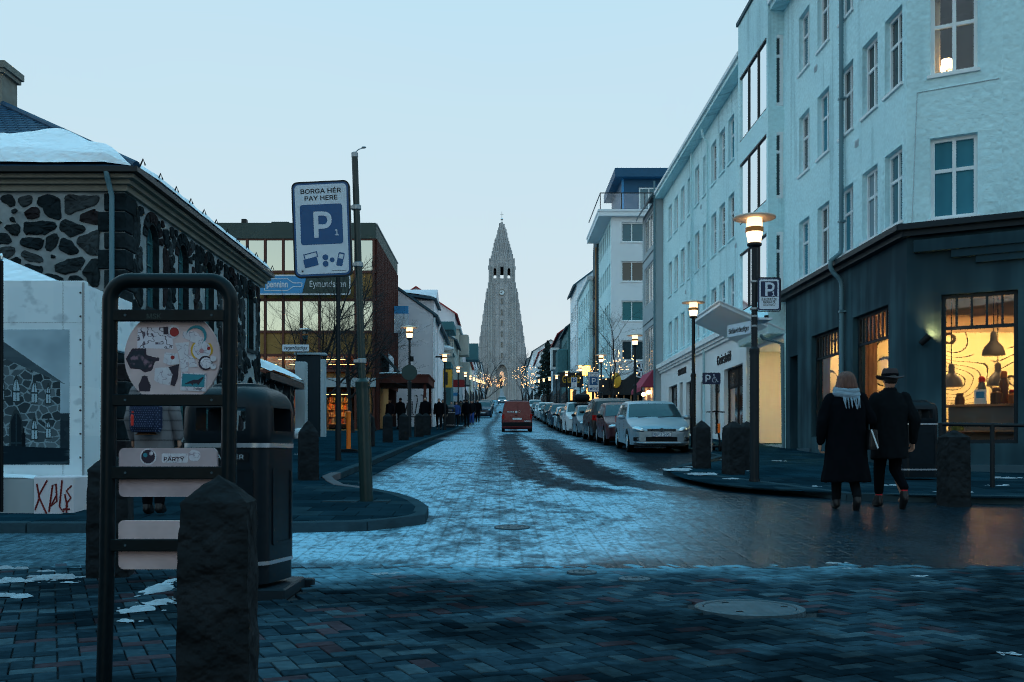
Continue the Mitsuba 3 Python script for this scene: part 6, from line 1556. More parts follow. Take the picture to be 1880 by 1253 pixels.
for a, b in ((570, 591), (725, 746), (857, 880), (990, 1012)):
    put(sfk, 'cross_bar', cbox(xl - .005, xr_ + .002, YF_ - .022, YF_ + .005, fzv(b), fzv(a), .003), 'frame_paint')
    for s in (xl + .07, xr_ - .07): put(sfk, 'bolt', tube([(s, YF_ - .022, fzv((a + b) / 2)), (s, YF_ - .025, fzv((a + b) / 2))], .005, 8), 'iron')
ff2 = Frame((0, YF_), (1, YF_))
dc = (fx(315), fzv(656)); DR = 88 / F * YF_
rd = thing('traffic_sign', 'back of a round traffic sign covered in stickers in the black frame', 'sign')
put(rd, 'disc', ff2.ext(sg.Point(*dc).buffer(DR, quad_segs=24), -.022, -.008), 'plate_back')
def sticker(poly, mat, o=0, name='sticker'): put(rd, name, ff2.ext(poly, -.008 + o * .0012, -.0070 + o * .0012), mat)
def pxp(pts): return sg.Polygon([(fx(220 + a * 200 / 1671), fzv(580 + b * 150 / 1253)) for a, b in pts])
def pxc(a, b, r): return sg.Point(fx(220 + a * 200 / 1671), fzv(580 + b * 150 / 1253)).buffer(r * 200 / 1671 / F * YF_)
P('st_white', proc(lambda p, n, uv: mix((0.66, 0.62, 0.66), (0.34, 0.26, 0.32), 0.7 * smoothstep(0.05, 0.02, dr.abs(fbm(p.x * 55, p.z * 55, 7, 2) - 0.47)) + 0.3 * noise(p.x * 90, p.z * 60, 1))), 0.6); P('st_ink', (0.03, 0.02, 0.035), 0.6); P('st_pink', (0.42, 0.22, 0.24), 0.6); P('st_teal', (0.02, 0.20, 0.26), 0.5)
P('st_doodle', proc(lambda p, n, uv: mix((0.66, 0.60, 0.66), (0.10, 0.07, 0.10), smoothstep(0.05, 0.02, dr.abs(fbm(p.x * 40, p.z * 55, 3, 2) - 0.5)))), 0.6)
P('st_galaxy', proc(lambda p, n, uv: mix((0.012, 0.02, 0.035), (0.22, 0.13, 0.17), smoothstep(0.5, 0.75, fbm(p.x * 45, p.z * 45, 1, 3)))), 0.5)
sticker(pxp([(265, 180), (800, 175), (805, 510), (255, 495)]), 'st_doodle')
sticker(pxc(800, 240, 108), 'st_white', 1); sticker(pxc(830, 250, 70), 'red', 2); sticker(pxp([(665, 170), (735, 170), (735, 280), (665, 285)]), 'st_ink', 3)
sticker(pxp([(80, 660), (180, 500), (390, 500), (400, 600), (540, 640), (595, 640), (590, 690), (530, 700), (480, 840), (370, 870), (300, 820), (150, 810)]), 'st_ink'); sticker(pxp([(110, 660), (200, 530), (360, 530), (370, 650), (500, 670), (480, 780), (360, 830), (170, 780)]), 'st_galaxy', 1)
sticker(pxp([(290, 1160), (275, 1060), (310, 1000), (330, 930), (370, 915), (410, 930), (430, 1000), (465, 1070), (450, 1160)]), 'st_ink')
sticker(pxp([(530, 800), (740, 790), (800, 900), (760, 1060), (640, 1050), (520, 1000)]), 'st_white'); sticker(pxp([(740, 790), (900, 740), (880, 960), (830, 1080), (770, 1060), (800, 900)]), 'st_ink', 1)
sticker(pxp([(680, 560), (880, 580), (910, 740), (760, 760), (660, 720)]), 'st_white', 2); sticker(pxc(805, 640, 30), 'red', 3)
sticker(pxp([(840, 420), (1050, 400), (1040, 860), (930, 860), (900, 600)]), 'st_white'); sticker(pxp([(960, 240), (1150, 240), (1320, 380), (1230, 430), (1100, 400), (960, 330)]), 'st_white', 1)
sticker(pxc(1170, 300, 155).difference(pxc(1150, 330, 140)), 'st_teal', 2); sticker(pxc(1250, 530, 170).intersection(pxp([(1070, 420), (1430, 420), (1430, 560), (1300, 680), (1070, 640)])), 'yellow', 1); sticker(pxc(1250, 530, 142), 'st_white', 2); sticker(pxc(1250, 540, 36), 'st_pink', 3); sticker(pxc(1360, 500, 26), 'red', 3)
sticker(pxc(1310, 725, 110), 'st_ink', 3); sticker(pxc(1318, 725, 85), 'st_white', 4); sticker(pxc(1430, 660, 45), 'st_white', 4); sticker(pxc(1430, 780, 45), 'st_white', 4)
sticker(pxp([(1045, 600), (1130, 640), (1190, 790), (1060, 790)]), 'st_white', 1)
sticker(pxp([(935, 870), (1330, 885), (1310, 1165), (920, 1145)]), 'st_white', 2); sticker(pxp([(955, 890), (1300, 905), (1290, 1095), (945, 1085)]), 'st_teal', 3)
sticker(pxp([(985, 1050), (1080, 1000), (1140, 980), (1200, 985), (1260, 940), (1285, 950), (1240, 1010), (1195, 1070), (1180, 1040), (1130, 1040), (1110, 1075), (1090, 1040)]), 'st_ink', 4)
put(rd, 'lettering', ff2.text('Postkort', fx(355), fzv(716.5), .011, -.0055, True, .035, .001), 'st_ink')
for nm, (u0, u1, v0, v1), lab, mt in (('traffic_sign', (217, 398, 823, 913), 'upper oblong sign back with two round stickers in the black frame', 'plate_dull'), ('traffic_sign', (216, 400, 956, 1046), 'lower plain oblong sign back in the black frame', 'plate_back')):
    k = thing(nm, lab, 'sign'); put(k, 'plate', ff2.ext(rrect(fx(u0), fx(u1), fzv(v1), fzv(v0), .022), .0055, .02), mt)
    M_ = np.eye(4); M_[1, 3] = .027; move(k, M_)
    if v0 < 900:
        def st2(u, v, r, m, o): put(k, 'sticker', ff2.ext(sg.Point(fx(u), fzv(v)).buffer(r / F * YF_), -.0069 + o * .001, -.0060 + o * .001), m)
        st2(271, 839, 15, 'st_white', 0); st2(271, 839, 12.5, 'st_ink', 1); st2(266, 836, 4, 'st_teal', 2); st2(277, 833, 3.5, 'st_white', 2)
        put(k, 'sticker', ff2.ext(rrect(fx(296), fx(344), fzv(850), fzv(833), .006), -.0069, -.006), 'st_white')
        put(k, 'lettering', ff2.text('PARTÝ', fx(299), fzv(847), .016, -.006, True, .085, .001), 'st_ink')
        st2(356, 837, 11, 'st_white', 0)
put(sfk, 'scratched_lettering', ff2.text('MSK', fx(272), fzv(587), .020, .0222, False, .06, .0006), 'copper_dark')

# ------------------------------------------------------------------ manholes, marker post, railing, scooter, snow
P('iron', proc(lambda p, n, uv: mix((0.060, 0.105, 0.130), (0.026, 0.052, 0.066), fbm(p.x * 12, p.y * 12, 0, 3))), 0.5, 0.0, bump=proc(lambda p, n, uv: smoothstep(.3, .5, dr.abs(p.x * 22 - dr.floor(p.x * 22) - .5)) + smoothstep(.3, .5, dr.abs(p.y * 22 - dr.floor(p.y * 22) - .5)), eps=3e-3), scale=0.004)
def manhole(x, y, r, label, up=0.004):
    k = thing('manhole_cover', label, 'manhole cover')
    sl_ = float(gz(x, y + .3) - gz(x, y - .3)) / .6
    M = mat4(x, y, float(gz(x, y)) + up, rx=math.atan(sl_))
    put(k, 'ring', lathe([(r, -.03), (r, .008), (r - .012, .012), (r - .045, .012), (r - .05, .006), (r - .05, -.03)], 40), 'iron', smooth=30, M=M)
    put(k, 'lid', lathe([(r - .056, -.03), (r - .056, .006), (r - .07, .010), (.0, .011)], 40), 'iron', smooth=30, M=M)
    for i in range(3): put(k, 'slot', box(-.02, .02, -.008, .008, .0115, .014).apply_translation(((r - .12) * math.cos(i * 2.1), (r - .12) * math.sin(i * 2.1), 0)), 'black', M=M)
manhole(1.55, 6.25, .335, 'large round iron manhole cover in the bricks at the lower right')
q = spot(940, 970); manhole(q[0], q[1], .20, 'small round cover in the icy road at the middle', .006)
for i, (u, v) in enumerate([(1068, 1053), (1165, 1066)]):
    q = spot(u, v); manhole(q[0], q[1], .12, ['little round cover at the brick edge, left of two', 'little round cover at the brick edge, right of two'][i], .006)
q = spot(640, 830, KERB)
k = thing('marker_post', 'bright orange plastic marker post on a black foot at the left kerb', 'marker post')
put(k, 'post', lathe([(.075, .05), (.062, .10), (.056, .55), (.062, .98), (.07, 1.0), (.07, 1.03), (.02, 1.05)], 18, *q), 'orange', smooth=40)
put(k, 'foot', rsolid([(0, .46, .34), (.05, .44, .32), (.075, .3, .22)], .05).apply_translation(q), 'rubber')
k = thing('railing', 'dark tubular railing at the right corner before the lit shop window', 'railing')
r1, r2 = spot(1727, 893, KERB), spot(1822, 896, KERB); r3 = r2 + (r2 - r1) * 1.2
for i, r_ in enumerate((r1, r2, r3)): put(k, 'post', cyl(r_ - [0, 0, .1], r_ + [0, 0, 1.0], .035, n=12), 'metal_dark', smooth=40)
put(k, 'rail', tube([r1 + [0, 0, .98], r3 + [0, 0, .98]], .03, 12), 'metal_dark', smooth=40)
q = spot(1322, 829, KERB)
k = thing('kick_scooter', 'parked black electric scooter with an orange tag before the white shop window', 'scooter')
put(k, 'stem', tube([q + [0, .0, .18], q + [-.10, .06, 1.05]], .026, 10), 'black'); put(k, 'handlebar', tube([q + [-.36, .03, 1.06], q + [-.1, .06, 1.08], q + [.15, .09, 1.06]], .018, 8), 'black')
put(k, 'deck', cbox(q[0] - .09, q[0] + .09, q[1] + .1, q[1] + .75, q[2] + .10, q[2] + .16, .02), 'black')
for dy_ in (0, .85): put(k, 'wheel', tube([q + [-.028, dy_, .11], q + [.028, dy_, .11]], .11, 18), 'rubber')
put(k, 'fender', tube([q + [0, -.13, .12], q + [0, -.08, .23], q + [0, .06, .25]], .03, 6), 'black'); put(k, 'tag', box(q[0] - .07, q[0] + .0, q[1] - .03, q[1] - .02, q[2] + .5, q[2] + .75), 'orange')
# snow left on the ground
sn = []
def bit(c, a, b, r, h):
    t = np.linspace(0, 2 * PI, 15)[:-1]
    rr = 0.35 + 1.0 * r.random(len(t)); rr = .5 * rr + .25 * (np.roll(rr, 1) + np.roll(rr, -1))
    p = np.column_stack([c[0] + a * rr * np.cos(t), c[1] + b * rr * np.sin(t)]); q = c + (p - c) * r.uniform(.35, .75, (len(t), 1))
    on = left_poly.contains(sg.Point(c)) or right_poly.contains(sg.Point(c))
    g = lambda x, y: gz(x, y) + (KERB if on else 0.0)
    n = len(t)
    v_ = np.vstack([np.column_stack([p, g(p[:, 0], p[:, 1]) + .003]), np.column_stack([q, g(q[:, 0], q[:, 1]) + h * r.uniform(.5, 1.2, n)]), [[c[0], c[1], float(g(c[0], c[1])) + h]]])
    f = [(i, (i + 1) % n, n + (i + 1) % n) for i in range(n)] + [(i, n + (i + 1) % n, n + i) for i in range(n)] + [(n + i, n + (i + 1) % n, 2 * n) for i in range(n)]
    sn.append(tm(v_, f))
def patch(u, v, du, dv, seed):
    """A patch of old snow: one or two larger pieces and a scatter of crumbs."""
    r = np.random.default_rng(seed)
    c = spot(u, v, 0)[:2]; a = du / F * c[1]; b = max(.03, dv / F * c[1] * 4.5)
    for i in range(int(6 + du * .5)):
        w = r.random() ** 2 * .45 + .05
        o = V([r.normal(0, .45) * a, r.normal(0, .5) * b])
        bit(c + o, a * w, max(.012, b * w * 1.3), r, min(.03, a * w * .25))
for a in [(300, 1082, 34, 14), (315, 1070, 26, 14), (262, 1120, 45, 7), (290, 1108, 40, 6), (235, 1143, 25, 4), (330, 1098, 20, 5), (40, 1068, 55, 5), (100, 1062, 60, 3.5), (30, 1095, 40, 5), (130, 1070, 20, 3), (0, 1045, 40, 2), (80, 1050, 25, 1.5), (1245, 874, 30, 6), (1290, 883, 34, 5), (1225, 862, 22, 3), (1265, 868, 18, 3), (1340, 892, 20, 1.6), (1500, 907, 14, 1.5), (1750, 918, 26, 2), (1770, 930, 12, 2), (1640, 905, 20, 1.5), (1830, 905, 22, 2.5), (1850, 890, 30, 2), (1700, 882, 30, 2), (1560, 853, 20, 1), (1430, 856, 14, 1.2), (1324, 853, 10, 1.2), (1330, 864, 9, 1.3), (1366, 876, 10, 1.5), (940, 1041, 1, 1), (700, 1055, 22, 1.5), (728, 1052, 14, 1), (1535, 1035, 20, 1.5), (1560, 1045, 14, 1), (1690, 1059, 18, 2), (1850, 1202, 22, 3), (850, 785, 22, 3), (890, 762, 20, 2), (525, 800, 12, 5), (548, 843, 8, 2)]:
    patch(*a, seed=int(a[0] + a[1]))
solo('snow_patches', sn, 'snow_dirty', 'scattered remains of dirty snow along the kerbs and on the paving', 'snow', kind='stuff', smooth=40)
# ------------------------------------------------------------------ cars (front at y = 0, wheels on z = 0)
P('car_glass', (0.010, 0.022, 0.028), 0.04, spec=0.7)
def paint(name, c, metal=0.35, rough=0.30): P(name, mottle(c, 0.12, 5), rough, metal, 0.4, clearcoat=0.5, clearcoat_gloss=0.9)
paint('paint_silver', (0.30, 0.39, 0.45), 0.5); paint('paint_burgundy', (0.06, 0.010, 0.016)); paint('paint_black', (0.012, 0.015, 0.018)); paint('paint_steel', (0.13, 0.20, 0.24))
paint('paint_pearl', (0.55, 0.58, 0.60), 0.1); paint('paint_navy', (0.02, 0.04, 0.07)); paint('paint_red', (0.15, 0.006, 0.010), 0.1, 0.45); paint('paint_graphite', (0.05, 0.06, 0.065))
P('lens_clear', (0.60, 0.66, 0.70), 0.06, 0.85); P('lens_red', (0.35, 0.008, 0.008), 0.15); P('plate_white', (0.62, 0.66, 0.68), 0.4)
KINDS = {
 'hatch': dict(L=4.2, W=1.76, top=[(0, .62), (.03, .69), (.10, .745), (.32, .81), (.85, .92), (1.15, .975), (1.5, 1.19), (1.88, 1.40), (2.15, 1.46), (2.9, 1.485), (3.5, 1.44), (3.8, 1.36), (4.02, 1.08), (4.12, .92), (4.18, .80), (4.2, .60)], belt=[(0, .80), (1.15, .90), (4.2, .99)], wheels=(.84, 3.42), win=(1.42, 3.72), ws=(1.20, 1.86), rw=(3.80, 4.03)),
 'suv': dict(L=4.6, W=1.88, top=[(0, .72), (.03, .84), (.10, .92), (.35, 1.0), (.95, 1.09), (1.25, 1.14), (1.6, 1.38), (1.95, 1.60), (2.25, 1.68), (3.2, 1.70), (4.0, 1.64), (4.3, 1.56), (4.48, 1.2), (4.55, 1.05), (4.58, .9), (4.6, .66)], belt=[(0, .95), (1.25, 1.05), (4.6, 1.16)], wheels=(.92, 3.65), win=(1.5, 4.15), ws=(1.3, 1.95), rw=(4.30, 4.49)),
 'van': dict(L=4.4, W=1.80, top=[(0, .66), (.03, .78), (.10, .86), (.35, .95), (.8, 1.05), (1.05, 1.11), (1.4, 1.45), (1.75, 1.72), (2.1, 1.81), (3.0, 1.83), (4.2, 1.81), (4.30, 1.77), (4.36, 1.2), (4.38, 1.0), (4.39, .9), (4.4, .60)], belt=[(0, .95), (1.1, 1.06), (4.4, 1.10)], wheels=(.85, 3.55), win=(1.35, 2.3), ws=(1.10, 1.76), rw=(4.32, 4.36)),
}
class Body:
    def __init__(s, kind, scale=1.0):
        k = KINDS[kind]; s.k = k; s.L, s.W = k['L'], k['W'] / 2
        t = V(k['top']); s.top = lambda y: np.interp(y, t[:, 0], t[:, 1])
        b = V(k['belt']); s.belt = lambda y: np.interp(y, b[:, 0], b[:, 1])
        L = s.L
        wy = V([0, .04, .12, .3, .65, 1.2, L - 1.2, L - .5, L - .18, L - .05, L]); ww = V([.66, .79, .88, .955, .99, 1, 1, .975, .94, .90, .86])
        s.w = lambda y: np.interp(y, wy, ww) * s.W
        if kind == 'van':
            ww2 = V([.66, .79, .88, .955, .99, 1, 1, .99, .98, .96, .94]); s.w = lambda y: np.interp(y, wy, ww2) * s.W
        s.tum = .30 if kind == 'hatch' else .26 if kind == 'suv' else .16
    def side(s, y, z):
        w = s.w(y); b = s.belt(y)
        x = w * (1 - .035 * ((z - .62) / .4) ** 2)
        xb = w * (1 - .035 * ((b - .62) / .4) ** 2)
        return np.where(z > b, xb - s.tum * (z - b) - .25 * (z - b) ** 2 * .4, x)
    def ring(s, y):
        zt = float(s.top(y)); zb = .21 if .1 < y < s.L - .1 else .30
        zs = list(np.linspace(zb + .02, min(float(s.belt(y)), zt - .07), 6)) + list(np.linspace(min(float(s.belt(y)), zt - .07) + .004, zt - .06, 4))
        P_ = [(0, zb), (.8 * float(s.w(y)), zb)] + [(float(s.side(y, z)), z) for z in zs]
        xl_ = P_[-1][0]
        P_ += [(xl_ - .015, zt - .035), (xl_ - .05, zt - .015), (xl_ * .7, zt), (0, zt + .012)]
        return P_
    def topz(s, x, y):
        P_ = s.ring(y)[-5:]
        xs = [p[0] for p in P_][::-1]; zs = [p[1] for p in P_][::-1]
        return float(np.interp(abs(x), xs, zs))
    def mesh(s):
        ys = sorted(set(np.round(np.concatenate([[0, .02, .05, .1, .18], np.linspace(.3, s.L - .35, 24), [p[0] for p in s.k['top']], [s.L - .2, s.L - .1, s.L - .03, s.L]]), 3)))
        R = []
        for y in ys:
            h = s.ring(y); full = h + [(-x, z) for x, z in h[-2:0:-1]]
            R.append([(x, y, z) for x, z in full])
        n = len(R[0]); v = np.vstack(R)
        f = [(k * n + i, k * n + (i + 1) % n, (k + 1) * n + (i + 1) % n, (k + 1) * n + i) for k in range(len(R) - 1) for i in range(n)]
        e = (len(R) - 1) * n
        m = cat([tm(v, f), tm(v, [(0, j + 1, j) for j in range(1, n - 1)]), tm(v, [(e, e + j, e + j + 1) for j in range(1, n - 1)])])
        m = trimesh.Trimesh(m.vertices, m.faces, process=True)
        m.fix_normals()
        return m
def car(kind, label, mat, pos, heading=0.0, cat_='car', group=None, near=False, lit=False, front=True, roof_box=False, name='parked_car', tilt=0.0, rearlit=False):
    B_ = Body(kind); k = thing(name, label, cat_, group)
    L, W = B_.L, B_.W
    body = to_man(B_.mesh())
    wr = .315 if kind != 'suv' else .36
    for y in B_.k['wheels']:
        for sx in (-1, 1): body = body - m3.Manifold.cylinder(.5, wr + .045, wr + .045, 28, True).rotate((0, 90, 0)).translate((sx * (W - .02), y, wr))
    put(k, 'body', man(body), mat, smooth=38)
    put(k, 'underbody', box(-W * .82, W * .82, .25, L - .25, .17, .55), 'black')
    for y in B_.k['wheels']:
        for sx in (-1, 1):
            x = sx * (W - .10)
            q = put(k, 'wheel', tube([(x - .09, y, wr), (x - .07, y, wr), (x + .07, y, wr), (x + .09, y, wr)], [wr - .03, wr, wr, wr - .03], 24), 'rubber', smooth=40)
            put(q, 'rim', [tube([(x + sx * .07, y, wr), (x + sx * .094, y, wr)], [wr * .66, wr * .64], 20)] + [box(x + sx * .09, x + sx * .10, y - .02, y + .02, wr - wr * .6, wr + wr * .6)], 'chrome' if near else 'metal_grey')
    # glass
    y0, y1 = B_.k['ws']
    def top_patch(ya, yb, fa, fb, n=7, off=.006, m=7):
        v = []
        for i in range(n):
            y = ya + (yb - ya) * i / (n - 1); xl_ = (B_.ring(y)[-4][0]) * (fa + (fb - fa) * i / (n - 1))
            for j in range(m):
                x = xl_ * (2 * j / (m - 1) - 1); v.append((x, y - off * .6 * (1 if yb < L * .6 else -1), B_.topz(x, y) + off))
        f = [(i * m + j, i * m + j + 1, (i + 1) * m + j + 1, (i + 1) * m + j) for i in range(n - 1) for j in range(m - 1)]
        return tm(v, f)
    put(k, 'windscreen', top_patch(y0, y1, .93, .95), 'car_glass', smooth=True)
    if kind != 'van': put(k, 'rear_window', top_patch(*B_.k['rw'], .88, .86), 'car_glass', smooth=True)
    wa, wb = B_.k['win']
    def side_patch(ya, yb, sx, skew0=.0, skew1=.0, n=6, m=5):
        v = []
        for j in range(m):
            t = j / (m - 1)
            for i in range(n):
                q = i / (n - 1)
                y = (ya + skew0 * t) + ((yb - skew1 * t) - (ya + skew0 * t)) * q
                zlo = float(B_.belt(y)) + .03; zhi = float(B_.top((ya + yb) / 2)) - .105
                z = zlo + (min(zhi, float(B_.top(y)) - .085) - zlo) * t
                v.append((sx * (float(B_.side(y, z)) + .006), y, z))
        f = [(j * n + i, j * n + i + 1, (j + 1) * n + i + 1, (j + 1) * n + i) for j in range(m - 1) for i in range(n - 1)]
        return tm(v, f if sx > 0 else [q[::-1] for q in f])
    mid = wa + (wb - wa) * .47
    for sx in (-1, 1):
        put(k, 'side_window', side_patch(wa - .10, mid - .03, sx, .44, 0), 'car_glass')
        if kind != 'van': put(k, 'side_window', side_patch(mid + .03, wb, sx, 0, .18), 'car_glass')
        mx, my, mz = sx * (W + .085), wa - .02, float(B_.belt(wa)) + .09
        put(k, 'mirror', [ball((mx, my, mz), 1, 2, (.105, .075, .07)), cyl((sx * (W - .06), my + .03, mz - .05), (mx, my, mz - .02), .025, n=6)], mat if near or kind == 'suv' else 'black', smooth=40)
    # front and rear dress
    zf = float(B_.top(.03)); hx = W * .70
    for sx in (-1, 1):
        if near:
            hl_ = m3.Manifold.sphere(1, 28).scale((.205, .13, .088)).rotate((0, -sx * 12, sx * 24)).translate((sx * (hx + .005), .125, zf - .035))
            q = put(k, 'headlight', man(hl_), 'lens_clear', smooth=60)
            put(q, 'lamp', [lathe([(.05, 0), (.055, .01), (.02, .02)], 14).apply_transform(mat4(sx * (hx - .06), .02, zf - .035, rx=PI / 2)), lathe([(.04, 0), (.045, .01), (.02, .02)], 14).apply_transform(mat4(sx * (hx + .06), .035, zf - .03, rx=PI / 2))], 'chrome')
        else:
            hm = ball((sx * hx, .10, zf - .04), 1, 2, (.17, .10, .075))
            if lit: glow(hm, (2.6, 2.2, 1.6), 'headlight', k)
            else: put(k, 'headlight', hm, 'lens_clear', smooth=60)
        rm = box(sx * (W * .93), sx * W * .72, L - .12, L - .004 + .008, .82, 1.02) if kind != 'van' else box(sx * W * .965, sx * W * .83, L - .12, L + .012, .78, 1.06)
        if rearlit: glow(rm, (.55, .045, .03), 'tail_light', k, 'lens_red')
        else: put(k, 'tail_light', rm, 'lens_red')
    if front:
        put(k, 'grille', [box(-.40, .40, -.012, .06, zf - .075, zf - .015)], 'black')
        if near: put(k, 'grille_bar', [box(-.40, .40, -.018, .0, z, z + .010) for z in (zf - .064, zf - .040, zf - .018)], 'chrome')
        put(k, 'intake', cbox(-.44, .44, -.014, .06, .335, .455, .008) if near else cbox(-.5, .5, -.012, .06, .33, .46, .008), 'black')
        q = put(k, 'number_plate', box(-.26, .26, -.034, -.004, .475, .585), 'plate_white')
        if near:
            put(q, 'edge', [box(-.268, .268, -.036, -.008, a, b) for a, b in ((.467, .477), (.583, .593))] + [box(a, b, -.036, -.008, .477, .583) for a, b in ((-.268, -.258), (.258, .268))], 'sign_blue')
            fr = Frame((-.24, -.0345), (.24, -.0345))
            put(q, 'lettering', [fr.text('BP I 200', .05, .492, .072, 0, True, .41, .002), fr.box(.012, .04, .50, .565, 0, .002)], 'sign_blue')
            fe = Frame((-.1, -.022), (.1, -.022)); c = sg.Point(.1, zf - .042)
            em = [c.buffer(.062).difference(c.buffer(.052))]
            em += [sg.LineString([(.1 + a * .05, zf - .042 + b * .05) for a, b in pts]).buffer(.0055) for pts in ([(-.5, .85), (0, .05), (.5, .85)], [(-.95, .35), (-.45, -.8), (0, .0), (.45, -.8), (.95, .35)])]
            put(k, 'emblem', fe.ext(shapely.union_all(em).intersection(c.buffer(.062)), 0, .008), 'chrome')
            put(k, 'emblem_ground', fe.ext(c.buffer(.054), -.01, -.0005), 'black')
            for sx in (-1, 1):
                put(k, 'fog_light', [cbox(sx * .60, sx * .80 if False else sx * .78, .02 + .0, .14, .345, .45, .01)], 'black')
                put(k, 'fog_lens', tube([(sx * .66, .005, .395), (sx * .66, .02, .395)], .032, 14), 'lens_clear')
            put(k, 'bumper_strip', [tube([(-W * .80, .055, .635), (-W * .6, .002, .63), (W * .6, .002, .63), (W * .80, .055, .635)], .013, 6)], mat)
            put(k, 'lip', tube([(-W * .86, .10, .295), (-W * .62, .0, .285), (W * .62, .0, .285), (W * .86, .10, .295)], .022, 6), mat)
            put(k, 'wiper', [tube([(-.5, 1.17, 1.0), (.05, 1.24, 1.035)], .008, 5), tube([(.08, 1.16, 1.0), (.55, 1.22, 1.025)], .008, 5)], 'black')
    else:
        put(k, 'number_plate', box(-.26, .26, L - .002, L + .012, .72, .83), 'plate_white')
    put(k, 'door_seam', [box(sx * (float(B_.side(y, .7)) + .001) - .002, sx * (float(B_.side(y, .7)) + .001) + .002, y - .004, y + .004, .36, float(B_.belt(y))) for sx in (-1, 1) for y in (wa + .06, mid, wb - .25)], 'black')
    if roof_box: put(k, 'roof_box', rsolid([(0, .7, 1.7), (.12, .8, 1.9), (.28, .72, 1.7), (.33, .5, 1.3)], .12).apply_translation((0, 2.6, 1.78)), 'black', smooth=40); put(k, 'roof_bar', [box(-.62, .62, y, y + .06, 1.70, 1.78) for y in (2.0, 3.1)], 'black')
    M = mat4(*pos, rz=heading) @ mat4(rx=tilt)
    move(k, M)
    return k
def slope(y): return math.atan(float(gz(0, y + 2) - gz(0, y - 2)) / 4)
XC = 4.55
def parked(kind, label, mat, y, away=False, dx=0.0, **q):
    x = XC + dx; L = KINDS[kind]['L']
    if away: return car(kind, label, mat, (x, y + L, float(gz(x, y + L))), PI, tilt=-slope(y + 2), front=False, group='cars parked along the right kerb', **q)
    return car(kind, label, mat, (x, y, float(gz(x, y))), 0, tilt=slope(y + 2), group='cars parked along the right kerb', **q)
parked('hatch', 'silver hatchback parked nearest on the right, number plate BP 200', 'paint_silver', 28.3, near=True)
parked('hatch', 'dark burgundy car parked directly behind the silver hatchback', 'paint_burgundy', 34.0, dx=-.08)
parked('suv', 'black car with a wide rear window, third in the right-hand row', 'paint_black', 39.4, away=True, dx=-.05)
parked('hatch', 'steel blue hatchback facing the camera, fourth in the right-hand row', 'paint_steel', 45.4, dx=-.15)
parked('suv', 'white tall car with a black roof box in the right-hand row', 'paint_pearl', 50.6, dx=-.25, roof_box=True)
parked('hatch', 'black small car behind the white tall car on the right', 'paint_black', 57.5, dx=-.2)
parked('hatch', 'pale silver small car, seventh in the right-hand row', 'paint_pearl', 63.0, dx=-.1)
parked('suv', 'dark tall car with pale roof bars, eighth in the right-hand row', 'paint_navy', 69.0, dx=-.1)
for i, (y, kd, mt, lb) in enumerate([(75, 'hatch', 'paint_graphite', 'grey car ninth in the right-hand row'), (81, 'suv', 'paint_black', 'black tall car tenth in the right-hand row'), (88, 'hatch', 'paint_steel', 'bluish car eleventh in the right-hand row'), (95, 'suv', 'paint_pearl', 'white tall car twelfth in the right-hand row'), (104, 'hatch', 'paint_pearl', 'white car thirteenth in the right-hand row'), (114, 'hatch', 'paint_graphite', 'grey car fourteenth in the right-hand row'), (126, 'suv', 'paint_pearl', 'white tall car last in the right-hand row')]):
    parked(kd, lb, mt, y)
def left_parked(kind, label, mat, y, x=-1.75, **q): return car(kind, label, mat, (x, y, float(gz(x, y))), 0, tilt=slope(y), group='cars parked on the left further up', **q)
left_parked('suv', 'dark car parked at the left kerb, nearest of the left-hand row', 'paint_navy', 106)
left_parked('hatch', 'steel grey car second in the left-hand row up the street', 'paint_steel', 114)
left_parked('suv', 'black car third in the left-hand row up the street', 'paint_black', 123)
left_parked('hatch', 'silver car fourth in the left-hand row up the street', 'paint_silver', 135)
left_parked('hatch', 'dark car fifth in the left-hand row up the street', 'paint_graphite', 150)
car('hatch', 'oncoming car with its headlights on far up the street', 'paint_steel', (.55, 205, float(gz(.5, 205))), 0, tilt=slope(205), lit=True, name='oncoming_car')
yv = 58.6; xv = 1.03
van = car('van', 'dark red delivery van seen from behind with its tail lights on', 'paint_red', (xv, yv + 4.4, float(gz(xv, yv + 4.4))), PI, tilt=-slope(yv + 2), front=False, rearlit=True, cat_='van', name='delivery_van')
Mv = mat4(xv, yv + 4.4, float(gz(xv, yv + 4.4)), rz=PI) @ mat4(rx=-slope(yv + 2))
fvn = Frame((.9, 4.402), (-.9, 4.402))
extra = [put(van, 'bumper', cbox(-.86, .86, 4.2, 4.44, .34, .58, .03), 'black'), put(van, 'lettering', [fvn.text('Nordið', .30, 1.14, .085, .006, True, .42), fvn.ext(sg.Point(.84, 1.175).buffer(.07), .0, .008), fvn.text('Alþýða', 1.32, .63, .06, .004, True, .34), fvn.box(1.28, 1.72, .60, .612, 0, .006)], 'plate_white'), put(van, 'emblem', fvn.ext(sg.Point(1.02, 1.2).buffer(.06).difference(sg.Point(1.02, 1.2).buffer(.045)), 0, .02), 'chrome'), put(van, 'door_gap', fvn.box(.895, .905, .6, 1.7, -.003, .004), 'black'), put(van, 'handle', fvn.box(.75, .88, .98, 1.0, 0, .03), 'black')]
for q in extra: scene[q]['to_world'] = T(Mv)
